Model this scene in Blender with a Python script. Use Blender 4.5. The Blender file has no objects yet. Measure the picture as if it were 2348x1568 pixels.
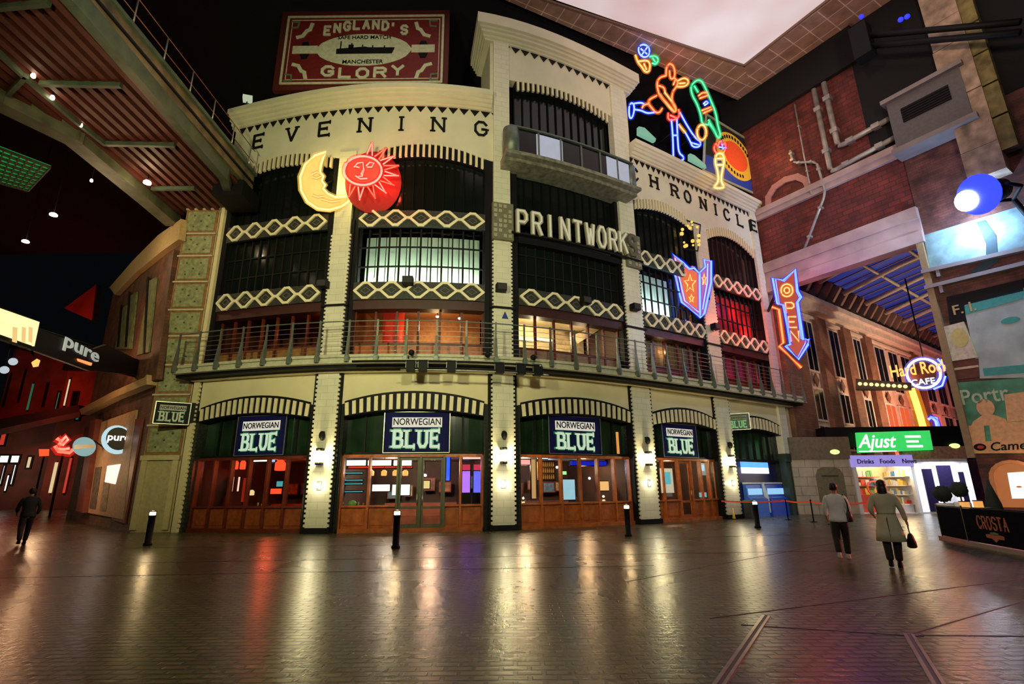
import bpy, bmesh, math, random
from mathutils import Vector
random.seed(7)
SC = bpy.context.scene
COL = SC.collection
# ---------------------------------------------------------------- camera, world, exposure
FOC, PITCH, ROLL, EYE = 1200.0, math.radians(15.8), math.radians(0.6), 1.6
cd = bpy.data.cameras.new('camera'); cam = bpy.data.objects.new('camera', cd); COL.objects.link(cam)
cam.location = (0, 0, EYE)
cam.rotation_mode = 'XYZ'
from mathutils import Matrix
cam.matrix_world = Matrix.Translation((0, 0, EYE)) @ Matrix.Rotation(math.pi/2 + PITCH, 4, 'X') @ Matrix.Rotation(-ROLL, 4, 'Z')
cd.sensor_fit = 'HORIZONTAL'; cd.sensor_width = 36.0; cd.lens = 36.0*FOC/2348.0; cd.clip_end = 400
SC.camera = cam
SC.view_settings.view_transform = 'Standard'; SC.view_settings.look = 'None'
SC.view_settings.gamma = 1.0; SC.view_settings.exposure = 0.0; SC.view_settings.use_curve_mapping = False
w = bpy.data.worlds.new('night'); SC.world = w; w.use_nodes = True
w.node_tree.nodes['Background'].inputs[0].default_value = (0.03, 0.035, 0.05, 1)
w.node_tree.nodes['Background'].inputs[1].default_value = 0.05
SC.cycles.max_bounces = 5; SC.cycles.diffuse_bounces = 2; SC.cycles.glossy_bounces = 3
SC.cycles.transmission_bounces = 3; SC.cycles.transparent_max_bounces = 16
SC.cycles.sample_clamp_indirect = 3.0; SC.cycles.caustics_reflective = False; SC.cycles.caustics_refractive = False

def light(kind, loc, energy, color, size=0.3, target=None, angle=60, blend=0.6, size_y=None):
    ld = bpy.data.lights.new('lamp_or_fill', kind); ld.energy = energy; ld.color = color
    if kind == 'SPOT':
        ld.spot_size = math.radians(angle); ld.spot_blend = blend; ld.shadow_soft_size = size
    elif kind == 'AREA':
        ld.size = size
        if size_y: ld.shape = 'RECTANGLE'; ld.size_y = size_y
    else:
        ld.shadow_soft_size = size
    o = bpy.data.objects.new('lamp_or_fill', ld); COL.objects.link(o); o.location = loc
    if target is not None:
        o.rotation_euler = (Vector(target)-Vector(loc)).to_track_quat('-Z', 'Y').to_euler()
    return o
WARM = (0.95, 0.93, 0.47)
# unseen floodlights for the facade and right wall, then added fill and uplight spots
light('SPOT', (-7, 1.5, 9), 7600, WARM, 0.5, (-9, 22, 12), 80, 0.7)
light('SPOT', (2, 0.5, 10), 6300, (0.98, 0.93, 0.56), 0.5, (1, 23, 12.5), 80, 0.7)
light('SPOT', (12, 6, 12), 4400, (1.0, 0.86, 0.66), 0.5, (13, 31, 16), 75, 0.7)
light('SPOT', (4, -3, 22), 2300, (1.0, 0.74, 0.66), 0.5, (22, 27, 20), 60, 0.8)

light('SPOT', (6, 8, 7), 4200, (1.0, 0.86, 0.72), 0.4, (22, 25, 6), 55, 0.9)  # added spot that brightens the posters on the mural wall
light('SPOT', (3, -4, 8), 1500, (1.0, 0.90, 0.72), 0.4, (8, 13, 0.8), 50, 0.9)  # added fill on the walkers and the right foreground
light('SPOT', (6, 12, 21.5), 2600, (1.0, 0.62, 0.45), 0.5, (15, 27, 30), 110, 0.9)  # added uplight to brighten the ceiling panels
light('SPOT', (16, 14, 20), 1800, (1.0, 0.72, 0.50), 0.5, (22, 24, 30), 110, 0.9)  # second added uplight, for the ceiling near the right wall
# ---------------------------------------------------------------- pixel rays: where a sight line meets a real plane
def ray(px, py):
    u = (px-1174)/FOC; v = (784-py)/FOC
    a = u*math.cos(ROLL)+v*math.sin(ROLL); b = -u*math.sin(ROLL)+v*math.cos(ROLL)
    return (a, math.cos(PITCH)-b*math.sin(PITCH), math.sin(PITCH)+b*math.cos(PITCH))
def gz(px, py, z=0.0):
    d = ray(px, py); k = (z-EYE)/d[2]; return (d[0]*k, d[1]*k)

# ---------------------------------------------------------------- mesh builder
class MB:
    def __init__(s): s.v = []; s.f = []; s.uv = []; s.m = []; s.sm = []
    def face(s, pts, uv=None, m=0, smooth=False):
        i = len(s.v); s.v += [tuple(p) for p in pts]; s.f.append(list(range(i, i+len(pts))))
        s.uv.append(uv or [(p[0], p[2]) for p in pts]); s.m.append(m); s.sm.append(smooth)
        return s
    def box(s, fr, u0, u1, v0, v1, w0, w1, m=0):
        P = lambda a, b, c: fr(a, b, c)
        for q in (((u0,v0,w1),(u1,v0,w1),(u1,v1,w1),(u0,v1,w1)), ((u1,v0,w0),(u0,v0,w0),(u0,v1,w0),(u1,v1,w0)),
                  ((u0,v0,w0),(u0,v0,w1),(u0,v1,w1),(u0,v1,w0)), ((u1,v0,w1),(u1,v0,w0),(u1,v1,w0),(u1,v1,w1)),
                  ((u0,v1,w1),(u1,v1,w1),(u1,v1,w0),(u0,v1,w0)), ((u0,v0,w0),(u1,v0,w0),(u1,v0,w1),(u0,v0,w1))):
            s.face([P(*c) for c in q], [(c[0]+c[2]*0.9, c[1]+c[2]*0.7) if abs(q[0][1]-q[2][1]) < 1e-9 or abs(q[0][0]-q[2][0]) < 1e-9 else (c[0], c[1]) for c in q], m)
        return s
    def slab(s, fr, t0, t1, lo, hi, w0, w1, n=8, m=0, us=1.0):
        """a curved wall piece between the height functions lo(t) and hi(t), w1 in front, w0 behind"""
        lo_ = lo if callable(lo) else (lambda t: lo); hi_ = hi if callable(hi) else (lambda t: hi)
        T = [t0+(t1-t0)*i/n for i in range(n+1)]
        for i in range(n):
            a, b = T[i], T[i+1]; A = [lo_(a), lo_(b), hi_(b), hi_(a)]
            ua, ub = a*us, b*us
            s.face([fr(a,A[0],w1), fr(b,A[1],w1), fr(b,A[2],w1), fr(a,A[3],w1)], [(ua,A[0]),(ub,A[1]),(ub,A[2]),(ua,A[3])], m)
            s.face([fr(b,A[1],w0), fr(a,A[0],w0), fr(a,A[3],w0), fr(b,A[2],w0)], [(ub,A[1]),(ua,A[0]),(ua,A[3]),(ub,A[2])], m)
            s.face([fr(a,A[3],w1), fr(b,A[2],w1), fr(b,A[2],w0), fr(a,A[3],w0)], [(ua,w1),(ub,w1),(ub,w0),(ua,w0)], m)
            s.face([fr(a,A[0],w0), fr(b,A[1],w0), fr(b,A[1],w1), fr(a,A[0],w1)], [(ua,w0),(ub,w0),(ub,w1),(ua,w1)], m)
        for t, q in ((t0, 0), (t1, 1)):
            p = [fr(t,lo_(t),w0), fr(t,lo_(t),w1), fr(t,hi_(t),w1), fr(t,hi_(t),w0)]
            s.face(p if q == 0 else p[::-1], [(w0,lo_(t)),(w1,lo_(t)),(w1,hi_(t)),(w0,hi_(t))], m)
        return s
    def prism(s, fr, pts, w0, w1, m=0):
        n = len(pts); ar = sum(pts[i][0]*pts[(i+1)%n][1]-pts[(i+1)%n][0]*pts[i][1] for i in range(n))
        if ar < 0: pts = pts[::-1]
        s.face([fr(p[0],p[1],w1) for p in pts], [tuple(p) for p in pts], m)
        s.face([fr(p[0],p[1],w0) for p in pts[::-1]], [tuple(p) for p in pts[::-1]], m)
        for i in range(n):
            a, b = pts[i], pts[(i+1)%n]
            s.face([fr(a[0],a[1],w0), fr(b[0],b[1],w0), fr(b[0],b[1],w1), fr(a[0],a[1],w1)], None, m)
        return s
    def ribbon(s, fr, pts, wd, w0, w1, closed=False, m=0, us=1.0):
        n = len(pts); rng = range(n if closed else n-1)
        for i in rng:
            a, b = pts[i], pts[(i+1)%n]; dx, dy = (b[0]-a[0])/us, b[1]-a[1]; L = math.hypot(dx, dy) or 1e-6
            ex, ey = dx/L*wd*0.5, dy/L*wd*0.5; nx, ny = -ey, ex
            s.prism(fr, [(a[0]-(ex*0.6-nx)*us, a[1]-ey*0.6+ny), (a[0]-(ex*0.6+nx)*us, a[1]-ey*0.6-ny),
                         (b[0]+(ex*0.6-nx)*us, b[1]+ey*0.6-ny), (b[0]+(ex*0.6+nx)*us, b[1]+ey*0.6+ny)], w0-(i % 4)*0.003*(1 if w1 > w0 else -1), w1+(i % 4)*0.003*(1 if w1 > w0 else -1), m)
        return s
    def tube(s, pts, r, sides=6, closed=False, m=0, caps=True):
        P = [Vector(p) for p in pts]; n = len(P); R = r if isinstance(r, (list, tuple)) else [r]*n
        rings = []
        for i in range(n):
            if closed: d = P[(i+1)%n]-P[i-1]
            else: d = P[min(i+1,n-1)]-P[max(i-1,0)]
            if d.length < 1e-9: d = Vector((0,0,1))
            d.normalize(); up = Vector((0,0,1)) if abs(d.z) < 0.9 else Vector((0,1,0))
            a = d.cross(up).normalized(); b = a.cross(d)
            rings.append([P[i]+a*(R[i]*math.cos(2*math.pi*k/sides))+b*(R[i]*math.sin(2*math.pi*k/sides)) for k in range(sides)])
        for i in range(n if closed else n-1):
            A, B = rings[i], rings[(i+1)%n]
            for k in range(sides): s.face([A[k], A[(k+1)%sides], B[(k+1)%sides], B[k]], None, m, True)
        if caps and not closed:
            s.face(rings[0][::-1], None, m); s.face(rings[-1], None, m)
        return s
    def lathe(s, c, prof, sides=16, m=0, sx=1.0, sy=1.0, rot=0.0, smooth=True):
        """prof: list of (radius, z)"""
        rg = []
        for r, z in prof:
            rg.append([(c[0]+r*(sx*math.cos(a)*math.cos(rot)-sy*math.sin(a)*math.sin(rot)), c[1]+r*(sx*math.cos(a)*math.sin(rot)+sy*math.sin(a)*math.cos(rot)), c[2]+z)
                       for a in [2*math.pi*k/sides for k in range(sides)]])
        for i in range(len(rg)-1):
            for k in range(sides): s.face([rg[i][k], rg[i][(k+1)%sides], rg[i+1][(k+1)%sides], rg[i+1][k]], None, m, smooth)
        s.face(rg[0][::-1], None, m); s.face(rg[-1], None, m)
        return s
    def ball(s, c, r, m=0, sx=1, sy=1, sz=1, n=10, bump=0.0):
        c = Vector(c)
        def q(i, j):
            th = math.pi*i/n; ph = 2*math.pi*(j % (2*n))/(2*n)
            rr = r*(1+bump*math.sin(5*ph+3*th)*math.sin(7*th))
            return c+Vector((sx*rr*math.sin(th)*math.cos(ph), sy*rr*math.sin(th)*math.sin(ph), sz*rr*math.cos(th)))
        for i in range(n):
            for j in range(2*n):
                f = [q(i,j), q(i+1,j), q(i+1,j+1), q(i,j+1)]
                if i == 0: f = [f[0], f[1], f[2]]
                elif i == n-1: f = [f[0], f[1], f[3]]
                s.face(f, None, m, True)
        return s

ROOTLOC = {}
def mesh_obj(name, mb, mats, off=(0,0,0), weld=False):
    me = bpy.data.meshes.new(name)
    me.from_pydata([(v[0]-off[0], v[1]-off[1], v[2]-off[2]) for v in mb.v], [], mb.f)
    for mm in (mats if isinstance(mats, (list, tuple)) else [mats]): me.materials.append(mm)
    me.polygons.foreach_set('material_index', mb.m); me.polygons.foreach_set('use_smooth', mb.sm)
    uvl = me.uv_layers.new(name='UVMap'); fl = []
    for u in mb.uv:
        for a in u: fl += [a[0], a[1]]
    uvl.data.foreach_set('uv', fl)
    bm = bmesh.new(); bm.from_mesh(me); bmesh.ops.remove_doubles(bm, verts=bm.verts, dist=0.0004); bm.to_mesh(me); bm.free()
    me.update()
    o = bpy.data.objects.new(name, me); COL.objects.link(o); return o
def thing(name, label, cat, loc, group=None):
    o = bpy.data.objects.new(name, None); COL.objects.link(o); o.location = loc; o.empty_display_size = 0.2
    o['label'] = label; o['category'] = cat
    if group: o['group'] = group
    ROOTLOC[o.name] = tuple(loc); return o
def part(name, mb, mats, parent, label=None):
    off = ROOTLOC[parent.name]; o = mesh_obj(name, mb, mats, off); o.parent = parent; ROOTLOC[o.name] = off
    if label: o['label'] = label
    return o
def solo(name, mb, mats, label, cat, group=None, kind=None):
    n = max(1, len(mb.v)); lo = [min(v[i] for v in mb.v) for i in range(3)]; hi = [max(v[i] for v in mb.v) for i in range(3)]
    off = ((lo[0]+hi[0])/2, (lo[1]+hi[1])/2, lo[2]); o = mesh_obj(name, mb, mats, off); o.location = off
    o['label'] = label; o['category'] = cat
    if group: o['group'] = group
    if kind: o['kind'] = kind
    ROOTLOC[o.name] = off; return o
def struct(name, mb, mats, label=None):
    o = mesh_obj(name, mb, mats); o['kind'] = 'structure'
    if label: o['label'] = label
    ROOTLOC[o.name] = (0,0,0); return o
def lamp_child(o, parent):
    off = ROOTLOC[parent.name]; o.parent = parent; o.location = Vector(o.location)-Vector(off); return o

# ---------------------------------------------------------------- materials
def _mat(name):
    m = bpy.data.materials.new(name); m.use_nodes = True; nt = m.node_tree
    return m, nt, nt.nodes['Principled BSDF']
def mat(name, col, rough=0.6, metal=0.0, var=0.12, scale=6.0, bump=0.0, spec=0.5, emit=None, es=0.0):
    m, nt, b = _mat(name)
    b.inputs['Roughness'].default_value = rough; b.inputs['Metallic'].default_value = metal
    b.inputs['Specular IOR Level'].default_value = spec
    b.inputs['Base Color'].default_value = (*col, 1)
    if var > 0:
        tc = nt.nodes.new('ShaderNodeTexCoord'); nz = nt.nodes.new('ShaderNodeTexNoise'); nz.inputs['Scale'].default_value = scale; nz.inputs['Detail'].default_value = 4
        rp = nt.nodes.new('ShaderNodeValToRGB'); rp.color_ramp.elements[0].position = 0.3; rp.color_ramp.elements[1].position = 0.7
        rp.color_ramp.elements[0].color = (*[c*(1-var) for c in col], 1); rp.color_ramp.elements[1].color = (*[min(1, c*(1+var)) for c in col], 1)
        nt.links.new(tc.outputs['Object'], nz.inputs['Vector']); nt.links.new(nz.outputs['Fac'], rp.inputs['Fac']); nt.links.new(rp.outputs['Color'], b.inputs['Base Color'])
        if bump:
            bp = nt.nodes.new('ShaderNodeBump'); bp.inputs['Strength'].default_value = bump; bp.inputs['Distance'].default_value = 0.02
            nt.links.new(nz.outputs['Fac'], bp.inputs['Height']); nt.links.new(bp.outputs['Normal'], b.inputs['Normal'])
    if emit: b.inputs['Emission Color'].default_value = (*emit, 1); b.inputs['Emission Strength'].default_value = es
    return m
def glow(name, col, st):
    m, nt, b = _mat(name); b.inputs['Base Color'].default_value = (0.02, 0.02, 0.02, 1)
    tc = nt.nodes.new('ShaderNodeTexCoord'); nz = nt.nodes.new('ShaderNodeTexNoise'); nz.inputs['Scale'].default_value = 3
    mr = nt.nodes.new('ShaderNodeMapRange'); mr.inputs[3].default_value = st*0.9; mr.inputs[4].default_value = st*1.1
    nt.links.new(tc.outputs['Object'], nz.inputs['Vector']); nt.links.new(nz.outputs['Fac'], mr.inputs[0]); nt.links.new(mr.outputs[0], b.inputs['Emission Strength'])
    b.inputs['Emission Color'].default_value = (*col, 1)
    return m
def brick(name, c1, c2, mortar, sw=0.45, sh=0.15, ms=0.02, rough=0.7, bump=0.3, coord='UV', off=0.5, noise=0.35, rvar=None, freq=2):
    m, nt, b = _mat(name)
    tc = nt.nodes.new('ShaderNodeTexCoord'); br = nt.nodes.new('ShaderNodeTexBrick')
    br.inputs['Color1'].default_value = (*c1, 1); br.inputs['Color2'].default_value = (*c2, 1); br.inputs['Mortar'].default_value = (*mortar, 1)
    br.inputs['Scale'].default_value = 1.0; br.inputs['Brick Width'].default_value = sw; br.inputs['Row Height'].default_value = sh
    br.inputs['Mortar Size'].default_value = ms; br.offset = off; br.inputs['Mortar Smooth'].default_value = 0.3; br.offset_frequency = freq
    nz = nt.nodes.new('ShaderNodeTexNoise'); nz.inputs['Scale'].default_value = 1.3; nz.inputs['Detail'].default_value = 6
    nt.links.new(tc.outputs[coord], br.inputs['Vector']); nt.links.new(tc.outputs['Object'], nz.inputs['Vector'])
    mx = nt.nodes.new('ShaderNodeMix'); mx.data_type = 'RGBA'; mx.blend_type = 'MULTIPLY'; mx.inputs['Factor'].default_value = 1.0
    mr = nt.nodes.new('ShaderNodeMapRange'); mr.inputs[1].default_value = 0.3; mr.inputs[2].default_value = 0.7; mr.inputs[3].default_value = 1-noise; mr.inputs[4].default_value = 1+noise
    nt.links.new(nz.outputs['Fac'], mr.inputs[0]); nt.links.new(br.outputs['Color'], mx.inputs['A']); nt.links.new(mr.outputs[0], mx.inputs['B'])
    nt.links.new(mx.outputs['Result'], b.inputs['Base Color'])
    b.inputs['Roughness'].default_value = rough
    bp = nt.nodes.new('ShaderNodeBump'); bp.inputs['Strength'].default_value = bump; bp.inputs['Distance'].default_value = 0.03 if rvar else 0.015; bp.invert = True
    nt.links.new(br.outputs['Fac'], bp.inputs['Height']); nt.links.new(bp.outputs['Normal'], b.inputs['Normal'])
    if rvar:
        n2 = nt.nodes.new('ShaderNodeTexNoise'); n2.inputs['Scale'].default_value = 0.35; n2.inputs['Detail'].default_value = 5
        r2 = nt.nodes.new('ShaderNodeMapRange'); r2.inputs[1].default_value = 0.35; r2.inputs[2].default_value = 0.65; r2.inputs[3].default_value = rvar[0]; r2.inputs[4].default_value = rvar[1]
        nt.links.new(tc.outputs['Object'], n2.inputs['Vector']); nt.links.new(n2.outputs['Fac'], r2.inputs[0]); nt.links.new(r2.outputs[0], b.inputs['Roughness'])
        n3 = nt.nodes.new('ShaderNodeTexNoise'); n3.inputs['Scale'].default_value = 9.0; n3.inputs['Detail'].default_value = 3
        nt.links.new(tc.outputs['Object'], n3.inputs['Vector'])
        b2 = nt.nodes.new('ShaderNodeBump'); b2.inputs['Strength'].default_value = 0.28; b2.inputs['Distance'].default_value = 0.02
        nt.links.new(n3.outputs['Fac'], b2.inputs['Height']); nt.links.new(bp.outputs['Normal'], b2.inputs['Normal']); nt.links.new(b2.outputs['Normal'], b.inputs['Normal'])
    return m
def glass(name, tint=(0.8, 0.85, 0.85), gl=0.12, rough=0.03):
    m, nt, b = _mat(name); nt.nodes.remove(b); out = nt.nodes['Material Output']
    tr = nt.nodes.new('ShaderNodeBsdfTransparent'); tr.inputs[0].default_value = (*tint, 1)
    g = nt.nodes.new('ShaderNodeBsdfGlossy'); g.inputs['Roughness'].default_value = rough
    mx = nt.nodes.new('ShaderNodeMixShader'); fr = nt.nodes.new('ShaderNodeFresnel'); fr.inputs[0].default_value = 1.45
    ad = nt.nodes.new('ShaderNodeMath'); ad.operation = 'ADD'; ad.inputs[1].default_value = gl*0.3
    ge = nt.nodes.new('ShaderNodeNewGeometry'); iv = nt.nodes.new('ShaderNodeMath'); iv.operation = 'SUBTRACT'; iv.inputs[0].default_value = 1.0; nt.links.new(ge.outputs['Backfacing'], iv.inputs[1])
    mu = nt.nodes.new('ShaderNodeMath'); mu.operation = 'MULTIPLY'; nt.links.new(iv.outputs[0], mu.inputs[0]); nt.links.new(ad.outputs[0], mu.inputs[1])
    nt.links.new(fr.outputs[0], ad.inputs[0]); nt.links.new(mu.outputs[0], mx.inputs[0]); nt.links.new(tr.outputs[0], mx.inputs[1]); nt.links.new(g.outputs[0], mx.inputs[2]); nt.links.new(mx.outputs[0], out.inputs[0])
    return m

CREAM = mat('cream_render', (0.72, 0.68, 0.52), 0.7, var=0.06, scale=1.2)
CREAM2 = mat('cream_panel', (0.74, 0.66, 0.42), 0.65, var=0.06, scale=1.0)
FAIENCE = brick('cream_faience', (0.76, 0.73, 0.58), (0.70, 0.68, 0.53), (0.50, 0.48, 0.36), 0.6, 0.3, 0.008, 0.35, 0.15, noise=0.06)
BLACK = mat('black_paint', (0.006, 0.006, 0.007), 0.6, var=0.2, spec=0.2)
DARKTILE = mat('black_tile', (0.018, 0.022, 0.018), 0.25, var=0.5, scale=20)
DGLASS = mat('dark_glass', (0.006, 0.009, 0.008), 0.12, var=0.3, scale=0.6, spec=0.4)
GREENGL = mat('green_black_glass', (0.012, 0.03, 0.015), 0.15, var=0.5, scale=0.9)
DECO = mat('dark_patterned_panel', (0.028, 0.03, 0.025), 0.6, var=0.7, scale=14)
DIAM = mat('cream_diamond', (0.85, 0.78, 0.52), 0.5, var=0.05)
WOOD = mat('red_wood', (0.44, 0.115, 0.028), 0.35, var=0.3, scale=4)
WOODD = mat('dark_red_wood', (0.12, 0.02, 0.01), 0.4, var=0.3, scale=4)
METAL = mat('grey_green_metal', (0.16, 0.19, 0.16), 0.45, 0.5, var=0.15)
STEEL = mat('brushed_steel', (0.45, 0.47, 0.43), 0.35, 0.8, var=0.1)
WHITE = mat('white_paint', (0.8, 0.8, 0.76), 0.5, var=0.04)
OLIVE = mat('olive_steel', (0.10, 0.11, 0.07), 0.6, 0.2, var=0.3, scale=3)
CLEAR = glass('shop_glass')
# ---------------------------------------------------------------- frames
def plane_fr(o, d, n=None):
    """o: (x, y) of u=0; d: plan direction of +u; w grows towards n (the camera side)"""
    L = math.hypot(*d); dx, dy = d[0]/L, d[1]/L; nx, ny = dy, -dx
    if n is not None and nx*n[0]+ny*n[1] < 0: nx, ny = -nx, -ny
    f = lambda u, v, w=0.0: (o[0]+dx*u+nx*w, o[1]+dy*u+ny*w, v)
    f.o = o; f.d = (dx, dy); f.n = (nx, ny)
    return f
def on(fr, px, py, w=0.0):
    """(u, z) where the sight line through a pixel meets the plane of fr, w metres in front of it"""
    r = ray(px, py); ox, oy = fr.o[0]+fr.n[0]*w, fr.o[1]+fr.n[1]*w; dx, dy = fr.d
    det = -dx*r[1]+r[0]*dy; s = (ox*r[1]-oy*r[0])/det; k = (dx*(-oy)+dy*ox)/det if False else None
    # solve o + d s = r k
    k = (ox*dy-oy*dx)/(r[0]*dy-r[1]*dx)
    return (s, EYE+r[2]*k)
XYF = lambda u, v, w=0.0: (u, v, w)
# facade plan: pilasters stand at whole t
PTS = [(-14.65,23.85),(-7.93,22.3),(-.45,22.86),(6.4,26.2),(11.8,29.7),(17.3,33.5)]
def _spl(v):
    n = len(v); a = [0]*n; M = [0.0]*n; cp = [0.0]*n; dp = [0.0]*n
    for i in range(1, n-1):
        dd = 6*(v[i-1]-2*v[i]+v[i+1]); den = 4-cp[i-1]; cp[i] = 1/den; dp[i] = (dd-dp[i-1])/den
    for i in range(n-2, 0, -1): M[i] = dp[i]-cp[i]*M[i+1]
    return M
_X = [p[0] for p in PTS]; _Y = [p[1] for p in PTS]; _MX = _spl(_X); _MY = _spl(_Y)
def _ev(v, M, t):
    i = int(min(max(math.floor(t), 0), len(v)-2)); u = t-i; a = 1-u
    return a*v[i]+u*v[i+1]+((a**3-a)*M[i]+(u**3-u)*M[i+1])/6
BL = [6.9, 7.5, 7.62, 6.43, 6.69]
def fpn(t):
    x, y = _ev(_X,_MX,t), _ev(_Y,_MY,t); e = 0.002; dx, dy = _ev(_X,_MX,t+e)-x, _ev(_Y,_MY,t+e)-y; L = math.hypot(dx, dy)
    return x, y, dx/L, dy/L, dy/L, -dx/L
def F(t, z, w=0.0):
    x, y, a, b, nx, ny = fpn(t); return (x+nx*w, y+ny*w, z)
def mt(t):  # t units per metre at t
    return 1.0/BL[int(min(max(math.floor(t), 0), 4))]
def tan_fr(t, w=0.0):
    """flat frame touching the facade at t"""
    x, y, a, b, nx, ny = fpn(t); f = lambda u, v, ww=0.0: (x+a*u+nx*(w+ww), y+b*u+ny*(w+ww), v)
    f.o = (x+nx*w, y+ny*w); f.d = (a, b); f.n = (nx, ny); return f
def chord_fr(t0, t1, w=0.0):
    """flat frame whose u runs 0..length between two facade points"""
    p, q = F(t0,0,w), F(t1,0,w); f = plane_fr((p[0],p[1]), (q[0]-p[0], q[1]-p[1]), (-p[0], -p[1])); f.L = math.hypot(q[0]-p[0], q[1]-p[1]); return f

# ---------------------------------------------------------------- lettering
FONT = {
'A':[[(0,0),(.5,1),(1,0)],[(.2,.38),(.8,.38)]], 'B':[[(0,0),(0,1),(.7,1),(.9,.85),(.9,.65),(.7,.52),(0,.52)],[(.7,.52),(1,.38),(1,.15),(.8,0),(0,0)]],
'C':[[(1,.8),(.75,1),(.3,1),(0,.72),(0,.28),(.3,0),(.75,0),(1,.2)]], 'D':[[(0,0),(0,1),(.6,1),(1,.7),(1,.3),(.6,0),(0,0)]],
'E':[[(1,1),(0,1),(0,0),(1,0)],[(0,.52),(.75,.52)]], 'F':[[(1,1),(0,1),(0,0)],[(0,.52),(.75,.52)]],
'G':[[(1,.8),(.75,1),(.3,1),(0,.72),(0,.28),(.3,0),(.75,0),(1,.2),(1,.45),(.6,.45)]], 'H':[[(0,0),(0,1)],[(1,0),(1,1)],[(0,.52),(1,.52)]],
'I':[[(.5,0),(.5,1)]], 'J':[[(.8,1),(.8,.2),(.55,0),(.2,0),(0,.2)]], 'K':[[(0,0),(0,1)],[(1,1),(0,.45)],[(.35,.62),(1,0)]], 'L':[[(0,1),(0,0),(1,0)]],
'M':[[(0,0),(0,1),(.5,.3),(1,1),(1,0)]], 'N':[[(0,0),(0,1),(1,0),(1,1)]], 'O':[[(.3,0),(0,.28),(0,.72),(.3,1),(.7,1),(1,.72),(1,.28),(.7,0),(.3,0)]],
'P':[[(0,0),(0,1),(.75,1),(1,.85),(1,.62),(.75,.48),(0,.48)]], 'R':[[(0,0),(0,1),(.75,1),(1,.85),(1,.64),(.75,.5),(0,.5)],[(.55,.5),(1,0)]],
'S':[[(1,.82),(.75,1),(.25,1),(0,.82),(0,.65),(.25,.53),(.75,.47),(1,.35),(1,.18),(.75,0),(.25,0),(0,.18)]], 'T':[[(0,1),(1,1)],[(.5,1),(.5,0)]],
'U':[[(0,1),(0,.25),(.25,0),(.75,0),(1,.25),(1,1)]], 'V':[[(0,1),(.5,0),(1,1)]], 'W':[[(0,1),(.25,0),(.5,.75),(.75,0),(1,1)]], 'X':[[(0,0),(1,1)],[(0,1),(1,0)]],
'Y':[[(0,1),(.5,.5),(1,1)],[(.5,.5),(.5,0)]], "'":[[(.5,1),(.4,.75)]], 'Z':[[(0,1),(1,1),(0,0),(1,0)]]}
SERIF = {'E':[(1,1),(1,0),(.75,.52)], 'V':[(0,1),(1,1)], 'N':[(0,0),(0,1),(1,1)], 'I':[(.5,0),(.5,1)], 'H':[(0,0),(0,1),(1,0),(1,1)], 'R':[(0,0),(0,1),(1,0)], 'L':[(0,1),(0,0),(1,0)],
         'B':[(0,0),(0,1)], 'U':[(0,1),(1,1)], 'G':[(1,.45)], 'C':[], 'O':[]}
def letter(mb, fr, ch, u, v, wd, ht, th, w0, w1, serif=False, m=0, lean=0.0):
    g = lambda p: (u+p[0]*wd+lean*p[1]*ht, v+p[1]*ht)
    for k, st in enumerate(FONT.get(ch, [])): mb.ribbon(fr, [g(p) for p in st], th, w0, w1+k*0.0125, m=m)
    if serif:
        for p in SERIF.get(ch, []):
            a = g(p); vert = ch == 'E' or (ch == 'L' and p == (1,0))
            if vert and p[0] > 0.5: mb.box(fr, a[0]-th*0.3, a[0]+th*0.3, a[1]-th*0.9, a[1]+th*0.9, w0, w1, m)
            else: mb.box(fr, a[0]-th*1.2, a[0]+th*1.2, a[1]-th*0.3, a[1]+th*0.3, w0, w1, m)
def word(mb, fr, s, u0, u1, v, ht, th, w0, w1, gap=0.25, serif=False, m=0, lean=0.0, fv=None):
    n = len(s); cw = (u1-u0)/(n+(n-1)*gap)
    for i, ch in enumerate(s):
        vv = v+(fv((i+0.5)/n) if fv else 0)
        ww = cw*0.5 if ch == "'" else cw
        letter(mb, fr, ch, u0+i*cw*(1+gap)+th/2, vv, ww-th, ht, th, w0, w1, serif, m, lean)
def font_mb(s, fr, u, v, size, w0, w1, align='CENTER', m=0, shear=0.0, sx=1.0):
    """lettering in Blender's own font, laid on a frame"""
    c = bpy.data.curves.new('lettering', 'FONT'); c.body = s; c.size = size; c.align_x = align; c.extrude = abs(w1-w0)/2; c.shear = shear; c.resolution_u = 3; c.offset = size*0.012
    o = bpy.data.objects.new('lettering', c); me = bpy.data.meshes.new_from_object(o)
    mb = MB(); wm = (w0+w1)/2
    V = [fr(u+p.co.x*sx, v+p.co.y, wm+p.co.z) for p in me.vertices]
    for p in me.polygons: mb.face([V[i] for i in p.vertices], None, m)
    bpy.data.objects.remove(o); bpy.data.curves.remove(c); bpy.data.meshes.remove(me)
    return mb
def join(*ms):
    r = MB()
    for q in ms:
        k = len(r.v); r.v += q.v; r.f += [[i+k for i in f] for f in q.f]; r.uv += q.uv; r.m += q.m; r.sm += q.sm
    return r
def ell(cx, cy, rx, ry, n=32, a0=0.0, a1=2*math.pi, rot=0.0):
    e = [] ; full = abs(a1-a0-2*math.pi) < 1e-6
    for k in range(n if full else n+1):
        a = a0+(a1-a0)*k/n; x, y = rx*math.cos(a), ry*math.sin(a)
        e.append((cx+x*math.cos(rot)-y*math.sin(rot), cy+x*math.sin(rot)+y*math.cos(rot)))
    return e
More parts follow.
